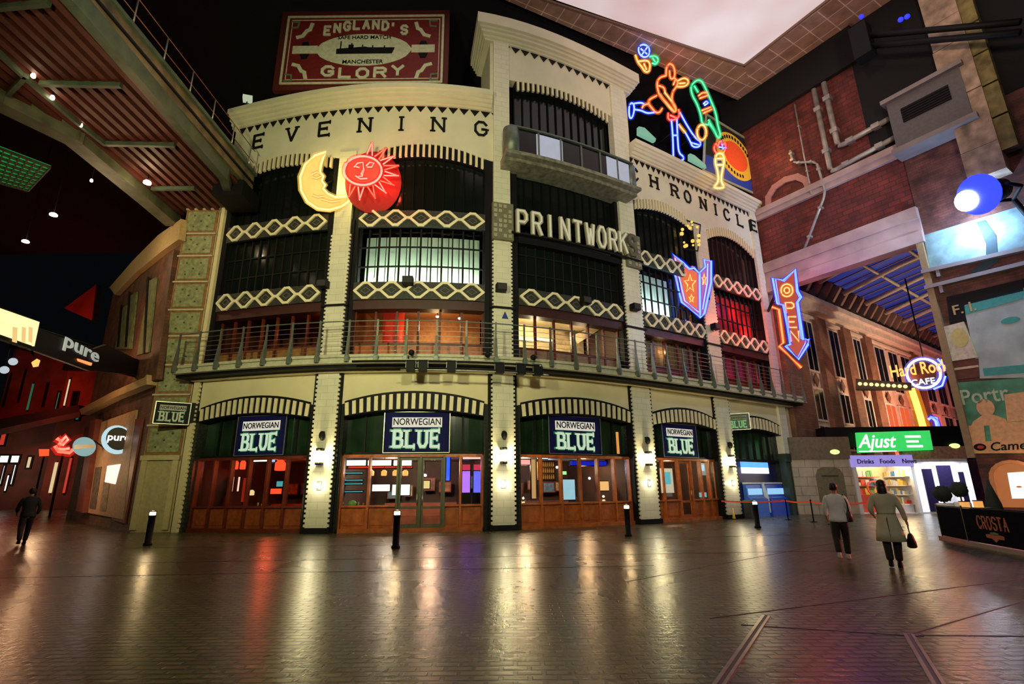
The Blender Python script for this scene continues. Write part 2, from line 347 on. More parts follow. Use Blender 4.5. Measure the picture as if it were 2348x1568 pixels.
# ================================================================ the corner building
BLD = thing('corner_building', 'cream four-storey curved corner building with pilasters, striped arches and a raised central bay', 'building', (0, 26, 0))
BAYN = ['first bay from the street corner', 'bay behind the moon and sun signs', 'tall central bay', 'bay under the skater sign', 'last bay beside the brick wall']
def arc(t0, t1, zs, zc): return lambda t: zs+(zc-zs)*(1-(2*(t-t0)/(t1-t0)-1)**2)
SEG = [(i+(0.105 if i else 0.075), i+1-0.105) for i in range(5)]
for i, (a, b) in enumerate(SEG):
    n = 10; ro, ri = arc(a, b, 5.25, 5.66), arc(a, b, 4.70, 4.97)
    part('spandrel', MB().slab(F, a-0.02, b+0.02, ro, 6.66, -0.35, 0.0, n, us=7), CREAM2, BLD)
    q = MB().slab(F, a, b, lambda t: ri(t)-0.03, lambda t: ro(t)+0.08, -0.45, 0.04, 14)
    k = 19 if i < 3 else 16
    for j in range(k):
        u = a+(b-a)*(j+0.26)/k; e = (b-a)*0.5/k; sh = (j+0.5)/k-0.5
        P = [(u, ri(u)), (u+e, ri(u+e)), (u+e+0.012*sh, ro(u+e)-0.03), (u+0.012*sh, ro(u)-0.03)]
        q.prism(F, P, 0.04, 0.10, 1)
    part('striped_arch', q, [BLACK, mat('voussoir_cream', (0.78, 0.70, 0.46), 0.5, var=0.05) if i == 0 else bpy.data.materials['voussoir_cream']], BLD)
    # transom glazing above the shopfront
    z = lambda t, r=ri: r(t)+0.02
    part('transom_window', MB().slab(F, a, b, 3.12, z, -0.55, -0.5, n), GREENGL, BLD)
    q = MB()
    for j in range(1, 7):
        u = a+(b-a)*j/7; q.box(F, u-0.006, u+0.006, 3.12, ri(u), -0.5, -0.42)
    q.slab(F, a, b, 3.06, 3.2, -0.55, -0.3, 6)
    part('transom_bars', q, BLACK, BLD)
    # recess sides, dark tiles beside each pilaster
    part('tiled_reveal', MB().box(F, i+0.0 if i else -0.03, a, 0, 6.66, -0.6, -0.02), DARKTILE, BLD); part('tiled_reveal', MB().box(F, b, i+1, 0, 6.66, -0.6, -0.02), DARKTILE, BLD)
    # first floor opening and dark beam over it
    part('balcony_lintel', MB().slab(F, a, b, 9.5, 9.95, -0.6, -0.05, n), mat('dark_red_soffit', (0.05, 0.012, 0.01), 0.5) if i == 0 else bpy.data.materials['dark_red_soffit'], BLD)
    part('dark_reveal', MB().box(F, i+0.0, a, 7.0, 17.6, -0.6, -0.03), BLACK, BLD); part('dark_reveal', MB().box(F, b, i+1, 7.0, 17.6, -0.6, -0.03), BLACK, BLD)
    # diamond bands
    for (zb, on_) in ((9.93, True), (13.55, i != 2)):
        if not on_:
            part('sign_beam', MB().slab(F, a, b, 13.1, 13.45, -0.3, 0.1, 6), BLACK, BLD); continue
        q = MB().slab(F, a, b, zb, zb+0.84, -0.1, 0.05, n); L = (b-a)/5
        zc = zb+0.42
        for j in range(5):
            c = a+L*(j+0.5); h = L*0.43; s = 1/mt(c)
            q.ribbon(F, [(c-h, zc), (c-h*0.22, zc+0.36), (c+h*0.22, zc+0.36), (c+h, zc), (c+h*0.22, zc-0.36), (c-h*0.22, zc-0.36)], 0.115, 0.05, 0.13, True, 1, mt(c))
            q.ribbon(F, [(c-h*0.42, zc), (c, zc+0.15), (c+h*0.42, zc), (c, zc-0.15)], 0.03, 0.05, 0.08, True, 2, mt(c))
            if j < 4: q.ribbon(F, [(c+h, zc), (c+L-h, zc)], 0.13, 0.05, 0.13, False, 1, mt(c))
        part('diamond_band', q, [DECO, DIAM, mat('dull_grey_line', (0.13, 0.12, 0.10), 0.6) if i == 0 and zb < 10 else bpy.data.materials['dull_grey_line']], BLD)
    # middle windows
    lit = i in (1, 3)
    gl = CLEAR if (lit or i == 4) else DGLASS
    part('middle_window', MB().slab(F, a, b, 10.77, 13.55, -0.33, -0.3, 6), gl, BLD)
    q = MB(); nb = 12 if i < 3 else 10
    for j in range(nb+1):
        u = a+(b-a)*j/nb; wd = 0.0055 if j % 2 == 0 else 0.004; q.box(F, u-wd, u+wd, 10.77, 13.55, -0.3, -0.22)
    for zz in (11.62, 12.6): q.slab(F, a, b, zz, zz+0.06, -0.3, -0.22, 6)
    part('glazing_bars', q, BLACK if lit or i == 4 else mat('dim_bar_%d' % i, (0.008, 0.008, 0.007), 0.6, spec=0.2), BLD)
    # top windows under the upper arch
    zs, zt = (16.9, 17.4) if i != 2 else (22.0, 22.42); zo, zp = (17.45, 18.1) if i != 2 else (22.6, 22.95)
    if i == 4: zs, zt, zo, zp = 16.7, 17.5, 17.3, 18.15
    zi, zz = arc(a, b, zs, zt), arc(a, b, zo, zp)
    part('upper_window', MB().slab(F, a, b, 14.3, lambda t: zi(t)+0.03, -0.42, -0.38, n), DGLASS, BLD)
    q = MB()
    for j in range(nb+1):
        u = a+(b-a)*j/nb; q.box(F, u-0.004, u+0.004, 14.3, zi(u), -0.38, -0.30)
    part('upper_glazing_bars', q, bpy.data.materials['dark_red_soffit'] if i == 4 else mat('black_bar_%d' % i, (0.004, 0.004, 0.004), 0.7, spec=0.1), BLD)
    q = MB().slab(F, a, b, lambda t: zi(t)+0.05, lambda t: zz(t)+0.02, -0.4, -0.05, n); k = 21
    for j in range(k):
        u = a+(b-a)*(j+0.25)/k; e = (b-a)*0.42/k
        q.prism(F, [(u, zi(u)), (u+e, zi(u+e)), (u+e, zz(u+e)), (u, zz(u))], -0.06, 0.06, 1)
    part('dentil_arch', q, [BLACK, bpy.data.materials['voussoir_cream']], BLD)
    top = 20.3 if i != 2 else 24.8
    part('upper_wall', MB().slab(F, (a-0.105 if i else 0.0) if i != 2 else a-0.12, b+0.12 if i != 2 else b+0.15, lambda t, zz=zz, a=a, b=b: zz(min(max(t, a), b)), top, -0.5, 0.0, 12, us=7), CREAM, BLD)
    # rows of dark triangles below the cornice
    q = MB(); zt0 = 20.28 if i != 2 else 24.78; k = 14
    for j in range(k):
        u0 = i+(j+0.1)/k+ (0.03 if i == 0 else 0); u1 = min(i+(j+0.95)/k+(0.03 if i == 0 else 0), i+0.995); q.prism(F, [(u0, zt0), (u1, zt0), ((u0+u1)/2, zt0-0.34)], 0.0, 0.035)
    part('triangle_frieze', q, BLACK, BLD)
# cornices: moulded steps
for (t0, t1, z0, n) in ((-0.02, 1.93, 20.28, 22), (3.1, 5.06, 20.28, 22), (1.9, 3.14, 24.78, 12)):
    q = MB(); T = z0 > 22
    for (za, zb, wf) in ((0, 0.14, 0.14), (0.14, 0.32, 0.24), (0.32, 0.5, 0.38), (0.5, 0.66, 0.48), (0.66, 0.92 if not T else 1.3, 0.6)):
        q.slab(F, t0-wf*0.12*T, t1+wf*0.12*T, z0+za, z0+zb, -0.6 if not T else -2.5, wf, n)
    part('cornice', q, CREAM, BLD)
# tower sides and dark fabric behind
part('tower_side_wall', MB().box(F, 1.925, 1.985, 20.3, 24.8, -2.5, -0.02), CREAM, BLD); part('tower_side_wall', MB().box(F, 3.04, 3.12, 20.3, 24.8, -2.5, -0.02), CREAM, BLD)
part('inner_wall', MB().slab(F, 0.02, 4.98, 14.2, 20.2, -1.2, -1.0, 24), BLACK, BLD); part('inner_wall', MB().slab(F, 1.98, 3.05, 17, 24.7, -1.2, -1.0, 8), BLACK, BLD); part('roof_slab', MB().slab(F, 0, 5, 20.1, 20.2, -6, -0.5, 20), BLACK, BLD)
# pilasters
def teeth(q, fr, hw, z0, z1, w0, w1, m=0, step=0.19):
    z = z0
    while z < z1-0.1:
        q.box(fr, -hw-0.07, -hw, z, z+step*0.55, w0, w1, m); q.box(fr, hw, hw+0.07, z, z+step*0.55, w0, w1, m); z += step
for i in range(1, 5):
    fr = tan_fr(i); hw = 0.47 if i < 3 else 0.60
    q = MB().box(fr, -hw-0.17, hw+0.17, 0, 6.7, -0.3, 0.06, 1).box(fr, -hw, hw, 0.22, 6.7, 0.0, 0.14); teeth(q, fr, hw, 0.25, 6.5, 0.06, 0.14)
    q.box(fr, -hw-0.12, hw+0.12, 0, 0.22, 0, 0.22, 1)
    part('pilaster', q, [FAIENCE, BLACK], BLD)
    hw = 0.42 if i < 3 else 0.55; top = 17.7 if i in (1, 4) else 24.8
    q = MB().box(fr, -hw-0.16, hw+0.16, 7.0, 14.0, -0.3, 0.05, 1).box(fr, -hw, hw, 7.05, top, -0.3, 0.13); teeth(q, fr, hw, 7.2, 13.2, 0.05, 0.13)
    part('upper_pilaster', q, [FAIENCE, BLACK], BLD)
    q = MB().box(fr, -hw-0.2, hw+0.2, 9.62, 9.72, 0.1, 0.2)
    part('cable_tray', q, BLACK, BLD)
fr = tan_fr(0.0); q = MB().box(fr, -0.02, 0.26, 0, 6.6, -0.2, 0.12).box(fr, -0.02, 0.2, 6.9, 17.6, -0.2, 0.12)
z = 0.2
while z < 6.3: q.box(fr, 0.26, 0.33, z, z+0.1, 0, 0.12); z += 0.19
part('corner_pilaster', q, mat('warm_cream', (0.80, 0.70, 0.42), 0.5, var=0.05), BLD)
fr = tan_fr(5.0); q = MB().box(fr, -0.75, 0.05, 3.6, 6.6, -0.3, 0.14).box(fr, -0.7, 0.05, 7.0, 20.3, -0.3, 0.14); q.box(fr, -0.8, 0.1, 3.1, 3.6, -0.3, 0.2, 1).box(fr, -0.75, 0.05, 0, 3.1, -0.3, 0.1, 1)
part('corner_pilaster', q, [FAIENCE, mat('dark_green_stone', (0.03, 0.05, 0.03), 0.4)], BLD)
for i in (2, 3):
    fr = tan_fr(i+(0.0 if i == 2 else 0.02)); q = MB().box(fr, -0.52, 0.52, 13.05, 15.0, 0.1, 0.3)
    for k in range(4):
        for j in range(7):
            if (j*3+k*5) % 4 != 1: q.box(fr, -0.46+k*0.24, -0.30+k*0.24, 13.15+j*0.26, 13.33+j*0.26, 0.3, 0.34, 1)
    part('ornament_block', q, [mat('ornament_grey_%d' % i, (0.17, 0.16, 0.11), 0.6), mat('ornament_light_%d' % i, (0.36, 0.34, 0.24), 0.6)], BLD)
# black letters on the friezes
for s, ts in (('EVENING', (.237,.533,.798,1.097,1.344,1.587,1.864)), ('CHRONICLE', (3.135,3.385,3.675,3.87,4.115,4.313,4.495,4.72,4.935))):
    for ch, t in zip(s, ts):
        q = MB(); wd = 0.56 if ch != 'I' else 0.2; fr = tan_fr(t)
        letter(q, fr, ch, -wd/2, 18.86, wd, 0.76, 0.11, 0.0, 0.18 if t > 4.9 else 0.06, serif=True); part('letter', q, BLACK, BLD)
# left return: tiled column facing the square
TF = plane_fr((-16.62, 24.0), (1, 0), (0, -1))
q = MB().box(TF, 0, 1.72, 0, 16.9, -0.6, 0.0)
part('column_body', q, mat('mustard_render', (0.50, 0.42, 0.22), 0.6, var=0.15), BLD)
zs = [on(TF, 340+(1045-y)*0.17, y)[1] for y in (1045, 975, 905, 837, 771, 711, 647, 588, 537, 481, 434)]
TILEG = mat('green_grey_tile', (0.30, 0.32, 0.17), 0.4, var=0.35, scale=7); TILER = mat('rust_border', (0.32, 0.15, 0.06), 0.5, var=0.3); TILEL = mat('pale_border', (0.55, 0.53, 0.36), 0.5)
for a, b in zip(zs, zs[1:]):
    q = MB().box(TF, 0.04, 1.66, a+0.05, b-0.05, 0, 0.04, 1).box(TF, 0.14, 1.56, a+0.15, b-0.15, 0.02, 0.07, 0)
    q.box(TF, -0.04, 1.70, b-0.05, b+0.03, 0, 0.1, 2)
    for kx in range(3):
        for kz in range(3):
            if (kx+kz) % 2 == 0: q.prism(TF, ell(0.50+kx*0.35, a+(b-a)*(0.28+0.22*kz), 0.05, 0.05, 8), 0.07, 0.085, 3)
    part('decorated_tile', q, [TILEG, TILER, TILEL, OLIVE], BLD)
q = MB().box(TF, 0.0, 0.25, 0.1, 3.1, 0, 0.1).box(TF, 1.4, 1.66, 0.1, 3.1, 0, 0.1).box(TF, -0.05, 1.7, 3.05, 3.25, 0, 0.14)
part('base_panel', q, mat('mustard_trim', (0.62, 0.52, 0.28), 0.5, var=0.1), BLD)

# ---------------------------------------------------------------- shopfronts
LBL = ['wood and glass shopfront of six panels glowing red inside, beside the tiled column', 'wood and glass shopfront with a dark double door in its middle', 'wood and glass shopfront of six panels under the central bay', 'wooden shopfront with panelled doors beside the cash machines']
GLS = glass('window_glass', (0.92, 0.93, 0.9), 0.05)
FRM = mat('door_frame_grey_green', (0.10, 0.10, 0.05), 0.4, var=0.2)
for i in range(4):
    a, b = SEG[i][0]+0.004, SEG[i][1]-0.004; c = F((a+b)/2, 0, -0.3); T = thing('shopfront', LBL[i], 'shopfront', c)
    cuts = {0: [a+(b-a)*k/6 for k in range(7)], 1: [a, 1.265, 1.425, 1.55, 1.68, 1.77, b], 2: [a+(b-a)*k/6 for k in range(7)], 3: [a, 3.22, 3.40, 3.55, 3.68, 3.79, b]}[i]
    fm = [WOODD, WOOD, WOOD, WOOD][i]
    q = MB().slab(F, a, b, 0, 0.16, -0.45, -0.1, 6); part('plinth', q, WOOD if i else WOODD, T)
    part('head_rail', MB().slab(F, a, b, 2.98, 3.1, -0.42, -0.22, 6), fm, T)
    for k, u in enumerate(cuts):
        e = 0.045*mt(u); part('mullion', MB().box(F, u-e, u+e, 0.1, 3.05, -0.42, -0.2), FRM if i == 1 and k in (2, 3, 4) else fm, T)
    for k in range(6):
        u0, u1 = cuts[k]+0.045*mt(a), cuts[k+1]-0.045*mt(a)
        if i == 1 and k in (2, 3) or i == 3 and k in (2,):
            d = part('door', MB().box(F, u0, u1, 0.16, 0.32, -0.36, -0.3).box(F, u0, u1, 2.85, 2.98, -0.36, -0.3).box(F, u0, u0+0.09*mt(a), 0.3, 2.9, -0.36, -0.3).box(F, u1-0.09*mt(a), u1, 0.3, 2.9, -0.36, -0.3).box(F, u0, u1, 0.9, 1.0, -0.36, -0.3), FRM if i == 1 else WOOD, T)
            part('door_glass', MB().box(F, u0, u1, 0.32, 2.9, -0.345, -0.335), GLS, d)
            h = u1-0.06*mt(a) if k == 2 else u0+0.06*mt(a)
            part('door_handle', MB().tube([F(h, 1.05, -0.24), F(h, 1.5, -0.24)], 0.02), STEEL, d)
            continue
        part('panel', MB().box(F, u0, u1, 0.16, 1.0, -0.40, -0.33).box(F, u0+0.1*mt(a), u1-0.1*mt(a), 0.28, 0.88, -0.33, -0.3), WOOD if i else mat('ember_wood', (0.26, 0.06, 0.015), 0.4, var=0.3) if k == 0 and i == 0 else bpy.data.materials['ember_wood'] if i == 0 else WOOD, T)
        part('sill', MB().box(F, u0, u1, 0.98, 1.06, -0.42, -0.22), fm, T)
        part('pane', MB().box(F, u0, u1, 1.06, 2.98, -0.345, -0.335), GLS, T)
# ---------------------------------------------------------------- balcony
q = MB()
for (z0, z1, w1) in ((6.74, 6.86, 1.12), (6.86, 7.0, 1.0), (7.0, 7.12, 1.08)): q.slab(F, -0.05, 5.14, z0, z1, -0.4, w1, 44)
BAL = thing('balcony', 'long curved first-floor balcony with a grey wire balustrade', 'balcony', F(2.5, 6.66, 0.5))
part('deck', q, mat('balcony_cream', (0.50, 0.49, 0.36), 0.6, var=0.15), BAL)
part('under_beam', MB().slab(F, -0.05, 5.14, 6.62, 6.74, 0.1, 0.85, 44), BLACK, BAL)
part('edge_moulding', MB().slab(F, 0.0, 5.1, 6.55, 6.63, 0.0, 0.35, 44), CREAM2, BAL)
tt = -0.02; k = 0
while tt < 5.12:
    fr = tan_fr(tt, 0.0); q = MB(); q.box(fr, -0.035, 0.035, 6.8, 8.62, 1.08, 1.14)
    q.prism(lambda u, v, w_: fr(w_, v, u), [(1.02, 6.78), (1.26, 6.78), (1.26, 7.0), (1.14, 7.9), (1.08, 7.9), (1.02, 7.0)], -0.05, 0.05)
    q.box(fr, -0.09, 0.09, 6.78, 7.05, 1.08, 1.22)
    part('post', q, METAL, BAL); tt += 1.16*mt(max(tt, 0))
for j in range(7):
    z = 7.25+j*0.215; n = 60
    part('rail', MB().tube([F(-0.03+5.15*s/n, z+(0.02 if j == 6 else 0), 1.1) for s in range(n+1)], 0.028 if j == 6 else 0.010, 5), METAL if j == 6 else STEEL, BAL)
# ================================================================ setting
def quad(fr, pts, w0, w1, q=None, m=0):
    q = q or MB(); return q.prism(fr, [on(fr, *p) for p in pts], w0, w1, m)
PAVE = brick('wet_brick_paving', (0.135,0.118,0.058), (0.070,0.060,0.030), (0.006,0.0055,0.004), 0.26, 0.13, 0.024, 0.3, 1.0, rvar=(0.25,0.30))
struct('floor', MB().face([(-120,-30,0),(120,-30,0),(120,160,0),(-120,160,0)], [(-120,-30),(120,-30),(120,160),(-120,160)]), PAVE)
GROOVE = mat('dark_joint', (0.012, 0.011, 0.009), 0.5); RAILM = mat('worn_rail_steel', (0.32, 0.27, 0.22), 0.3, 0.9, var=0.2)
def strip(name, a, b, wd, m, label=None, z=0.004, h=0.004):
    q = MB().ribbon(lambda u, v, w_: (u, v, w_), [a, b], wd, z-h, z+h); return q
for k, (a, b) in enumerate([((2.5,7.4),(12.5,11.5)), ((2.75,7.05),(4.5,6.45)), ((4.35,6.5),(14,12.2)), ((-14,11.2),(3,12.2)), ((-9,13.6),(9,14.6)), ((-12,17.2),(-2,17.4)), ((2,10.2),(10,17)), ((4.5,6.5),(9,6.2)), ((-2,17.4),(10,19.5))]):
    struct('trim_%d' % (k+1), strip('', a, b, 0.022, GROOVE, z=0.002, h=0.002), GROOVE)
for (a, b, lb) in (((3.22,7.5),(0.4,3.0),'narrow steel rail let into the brick paving in the middle of the square'), ((4.37,6.55),(2.6,3.4),'bright steel rail let into the paving at the lower right corner')):
    T = thing('embedded_rail', lb, 'rail', (a[0], a[1], 0), 'old rails let into the paving')
    d = Vector((b[0]-a[0], b[1]-a[1])).normalized(); n = (-d.y*0.07, d.x*0.07)
    part('rail_head', strip('', a, b, 0.035, RAILM, z=0.006, h=0.006), RAILM, T)
    part('check_rail', strip('', (a[0]+n[0], a[1]+n[1]), (b[0]+n[0], b[1]+n[1]), 0.03, RAILM, z=0.006, h=0.006), RAILM, T)
    part('groove', strip('', (a[0]+n[0]/2, a[1]+n[1]/2), (b[0]+n[0]/2, b[1]+n[1]/2), 0.08, GROOVE, z=0.003, h=0.003), GROOVE, T)
NIGHT = mat('dark_roof_sheet', (0.004, 0.0045, 0.006), 0.9, var=0.3, scale=0.5)
ZC = 30.0
fl = lambda pts, z0, z1: MB().prism(XYFZ, pts, z0, z1)
XYFZ = lambda u, v, w_: (u, v, w_)
struct('ceiling', fl([(-70,-20),(-8,-20),(-8,21),(19.5,34.5),(19.5,60),(-70,60)], 30.7, 30.9), NIGHT)
struct('ceiling.001', fl([(-8,-20),(60,-20),(60,60),(19.5,60),(19.5,34.5),(31,15.5),(-8,-2)], 30.7, 30.9), NIGHT)
GRID = brick('ceiling_grid_panels', (0.36,0.23,0.16), (0.32,0.20,0.14), (0.70,0.55,0.42), 1.1, 1.1, 0.035, 0.7, 0.0, off=0.0, noise=0.25)
O = [(-10,19.9),(19.45,34.4),(31,15.3),(2,-2)]; I = [(-10,20.2),(16.46,30.07),(25.2,15.0),(4,2)]
for k in range(4):
    a, b = k, (k+1) % 4
    q = MB(); P = [O[a], O[b], I[b], I[a]]; d = Vector((O[b][0]-O[a][0], O[b][1]-O[a][1])).normalized()
    uv = [((p[0]*d.x+p[1]*d.y), (-p[0]*d.y+p[1]*d.x)) for p in P]
    q.face([(p[0], p[1], ZC) for p in P], uv); q.face([(p[0], p[1], ZC+0.1) for p in P[::-1]], uv[::-1])
    for c in range(4): e = (c+1) % 4; q.face([(P[c][0],P[c][1],ZC), (P[e][0],P[e][1],ZC), (P[e][0],P[e][1],ZC+0.1), (P[c][0],P[c][1],ZC+0.1)])
    struct('ceiling.%03d' % (k+2), q, GRID)
# luminous roof light: the night sky over the town seen through a pale membrane
m_, nt_, b_ = _mat('skylight_membrane'); b_.inputs['Base Color'].default_value = (0.3,0.3,0.3,1)
tc = nt_.nodes.new('ShaderNodeTexCoord'); nz = nt_.nodes.new('ShaderNodeTexNoise'); nz.inputs['Scale'].default_value = 0.16; rp = nt_.nodes.new('ShaderNodeValToRGB')
rp.color_ramp.elements[0].color = (0.62,0.42,0.40,1); rp.color_ramp.elements[1].color = (0.80,0.70,0.72,1); rp.color_ramp.elements[0].position = 0.35; rp.color_ramp.elements[1].position = 0.62
nt_.links.new(tc.outputs['Object'], nz.inputs['Vector']); nt_.links.new(nz.outputs['Fac'], rp.inputs['Fac']); nt_.links.new(rp.outputs['Color'], b_.inputs['Emission Color']); b_.inputs['Emission Strength'].default_value = 0.85
struct('window_1', MB().prism(XYFZ, [(p[0]+d_[0], p[1]+d_[1]) for p, d_ in zip(I, [(-.2,0),(0,.2),(.2,0),(0,-.2)])], ZC+0.12, ZC+0.2), m_)
q = MB()
for k in range(4): a, b = I[k], I[(k+1) % 4]; q.ribbon(XYFZ, [a, b], 0.12, ZC-0.05, ZC+0.12)
struct('window_1_frame', q, mat('skylight_edge', (0.20,0.12,0.08), 0.6))
# back wall behind the building
BW = plane_fr((-15, 31), (36, 12), (0, -1)); struct('wall_back', MB().box(BW, 0, 38, 0, 30.7, -0.3, 0), NIGHT)
# ---------------------------------------------------------------- right wall above the arcade mouth
R = plane_fr((17.6, 33.6), (.66, -1), (-1, -.5))
RB = brick('dark_red_brick', (0.17,0.026,0.020), (0.10,0.016,0.013), (0.05,0.02,0.016), 0.6, 0.3, 0.03, 0.75, 0.3, noise=0.4)
RB2 = brick('brown_brick', (0.15,0.05,0.035), (0.10,0.035,0.028), (0.06,0.035,0.03), 0.45, 0.15, 0.012, 0.75, 0.3, noise=0.6)
MAUVE = mat('mauve_stone', (0.40, 0.29, 0.27), 0.6, var=0.2, scale=1.0)
LAV = mat('grey_stone', (0.24, 0.21, 0.21), 0.6, var=0.15, scale=1.2)
struct('wall_right', MB().box(R, -0.5, 9.0, 16.2, 27.3, -0.5, 0), RB)
struct('wall_right.001', MB().box(R, 8.95, 26, 0, 20.6, -0.5, 0), RB2)
struct('wall_right.002', MB().box(R, 7.6, 26, 20.6, 30.7, -0.45, 0.04), NIGHT)
struct('wall_right.003', MB().box(R, -1.5, 8.0, 27.3, 30.7, -0.5, 0.3), NIGHT)
struct('trim_20', MB().box(R, 0.0, 9.1, 15.75, 16.45, -0.6, 0.35).box(R, 0, 9.1, 15.0, 15.75, -0.5, 0.2).box(R, 0, 9.1, 14.35, 15.0, -0.5, 0.32), MAUVE)
struct('trim_21', MB().box(R, 0.0, 11.0, 20.15, 20.55, 0, 0.35).box(R, 0, 11.0, 19.8, 20.15, 0, 0.22), MAUVE)
struct('trim_22', MB().box(R, 8.7, 9.0, 2.9, 14.6, -0.2, 0.25), mat('ochre_post', (0.28,0.20,0.10), 0.5))
# arched stone window surround
q = MB(); P0 = [(1.0,20.55),(1.1,21.2),(1.6,21.7),(2.4,21.85),(3.2,21.65),(3.7,21.1),(3.8,20.55)]
q.ribbon(R, P0, 0.42, 0, 0.18); T = thing('arched_window', 'pink stone arched blind window at the foot of the red brick wall', 'window', R(2.4,20.5,0))
part('surround', q, mat('pink_stone', (0.42,0.20,0.17), 0.6), T); part('brick_infill', MB().prism(R, P0, 0.0, 0.06), RB, T)
# pipes
PIPE = mat('grey_pipe', (0.36, 0.34, 0.30), 0.4, 0.3, var=0.3, scale=2)
def pipe(name, label, pts, r, group='pipes on the red brick wall'):
    P = []
    for k, p in enumerate(pts):
        u, z = on(R, p[0], p[1], 0.25)
        P.append((u, z))
    Q = [P[0]]
    for k in range(1, len(P)-1):  # rounded elbows
        a, b, c = Vector(P[k-1]), Vector(P[k]), Vector(P[k+1]); e = min(0.4, (a-b).length*0.4, (c-b).length*0.4)
        s, t = b+(a-b).normalized()*e, b+(c-b).normalized()*e
        for j in range(5): x = j/4; Q.append(tuple(s*(1-x)**2+b*2*x*(1-x)+t*x*x))
    Q.append(P[-1])
    T = thing(name, label, 'pipe', R(P[0][0], P[0][1], 0.25), group)
    part('pipe_run', MB().tube([R(u, z, 0.25) for u, z in Q], r, 8), PIPE, T)
    q = MB()
    for k in range(len(P)-1):
        for x in (0.25, 0.75):
            u = P[k][0]*(1-x)+P[k+1][0]*x; z = P[k][1]*(1-x)+P[k+1][1]*x; part('pipe_clamp', MB().box(R, u-r*1.25, u+r*1.25, z-r*0.9, z+r*0.9, 0.0, 0.25+r*1.1), PIPE, T)
pipe('duct_pipe', 'thick grey pipe running down then right to the grey box on the brick wall', [(1889,190),(1922,338),(2040,272)], 0.17)
pipe('duct_pipe', 'thick grey pipe bending lower down, just left of its twin', [(1866,205),(1905,396),(2058,312)], 0.16)
pipe('drain_pipe', 'stepped thin pipe low on the brick wall ending at the stone ledge', [(1812,345),(1818,374),(1872,370),(1893,442),(1843,575)], 0.085)
pipe('conduit_pipe', 'thinnest vertical conduit on the brick wall above the arched blind window', [(1822,240),(1860,445)], 0.05)
# plant room box
T = thing('plant_room_box', 'grey box with a dark louvred window high on the right wall', 'box', R(10.8, 19.9, 0.6))
part('casing', MB().box(R, 9.1, 12.5, 19.75, 22.9, 0.04, 1.0), mat('grey_casing', (0.11,0.105,0.11), 0.6), T)
part('cornice', MB().box(R, 8.9, 12.7, 22.8, 23.05, 0.0, 1.25), LAV, T); part('ledge', MB().box(R, 8.9, 12.7, 19.5, 19.8, 0.0, 1.25), LAV, T)
q = MB().box(R, 9.7, 11.9, 21.2, 22.1, 1.0, 1.04)
for k in range(6): q.box(R, 9.7, 11.9, 21.2+k*0.15, 21.28+k*0.15, 1.03, 1.08)
part('louvre', q, BLACK, T)
# peeling stone column
T = thing('stone_column', 'tall pale weathered stone column at the upper right corner', 'column', R(13, 16.5, 0.3))
q = MB(); random.seed(3)
for k in range(9): z0 = 16.4+k*1.6; q.box(R, 11.6+0.06*random.random(), 13.1, z0, z0+1.58, 0, 0.9+0.08*random.random())
part('shaft', q, mat('weathered_stone', (0.36,0.27,0.19), 0.7, var=0.5, scale=1.6, bump=0.5), T)
q = MB()
for k in range(7): q.box(R, 13.1, 13.7, 17.4+k*1.9, 17.4+k*1.9+1.8, 0.2, 0.8)
part('lichen_strip', q, mat('olive_stone', (0.20,0.17,0.06), 0.8, var=0.5, scale=2), T)
# faded painted panels and posters on the mural wall
FADE = mat('faded_teal_mural', (0.20,0.32,0.33), 0.7, var=0.45, scale=1.1)
T = thing('painted_mural', 'faded teal and grey painted mural above the ledge on the right wall', 'mural', R(11, 13, 0.1))
part('panel', quad(R, [(2118,540),(2250,500),(2400,455),(2400,560),(2135,625)], 0, 0.05), FADE, T)
part('painted_figure', quad(R, [(2240,510),(2262,560),(2262,595),(2225,625),(2250,628),(2290,600),(2285,540),(2260,505)], 0.05, 0.07), mat('mural_dark', (0.02,0.05,0.06), 0.7), T)
for k, (pp, lb) in enumerate(((((2118,626),(2420,558)), 'upper of the two pale ledges across the mural wall'), (((2125,662),(2420,590)), 'lower of the two pale ledges across the mural wall'))):
    a, b = on(R, *pp[0]), on(R, *pp[1]); T = thing('wall_ledge', lb, 'ledge', R(a[0], a[1], 0))
    part('shelf', MB().prism(R, [(a[0],a[1]-0.1),(b[0],b[1]-0.1),(b[0],b[1]+0.1),(a[0],a[1]+0.1)], 0, 0.35), LAV, T)
    part('bracket', MB().box(R, a[0]+0.6, a[0]+0.75, a[1]-0.5, a[1], 0, 0.3), LAV, T)
T = thing('old_shop_board', 'black fascia board with gold lettering under the pale ledges', 'sign', R(9.8, 11, 0.1))
part('board', quad(R, [(2172,682),(2348,640),(2348,668),(2213,700),(2217,737),(2180,745)], 0, 0.10), BLACK, T)
u0, z0 = on(R, 2185, 715); part('lettering', font_mb('F. I.', R, u0, z0-0.2, 0.7, 0.10, 0.13, 'LEFT'), mat('dull_gold', (0.45,0.33,0.14), 0.5), T)
POST = []
def poster(label, pts, bg, w1=0.12):
    T = thing('wall_poster', label, 'poster', R(*on(R, *pts[0]), 0.1), 'posters on the mural wall'); part('sheet', quad(R, pts, 0, w1), bg, T); return T
T = poster('large pale blue poster with a teal bird on the mural wall', [(2210,700),(2420,640),(2420,865),(2248,868)], mat('pale_blue_print', (0.42,0.50,0.50), 0.6, var=0.25, scale=0.9), 0.08)
part('teal_bird', MB().prism(R, ell(*on(R,2318,735), 0.35, 0.16, 20), 0.08, 0.10), mat('teal_print', (0.05,0.32,0.30), 0.6), T)
part('teal_band', quad(R, [(2212,702),(2420,642),(2420,665),(2216,722)], 0.08, 0.10), bpy.data.materials['teal_print'], T)
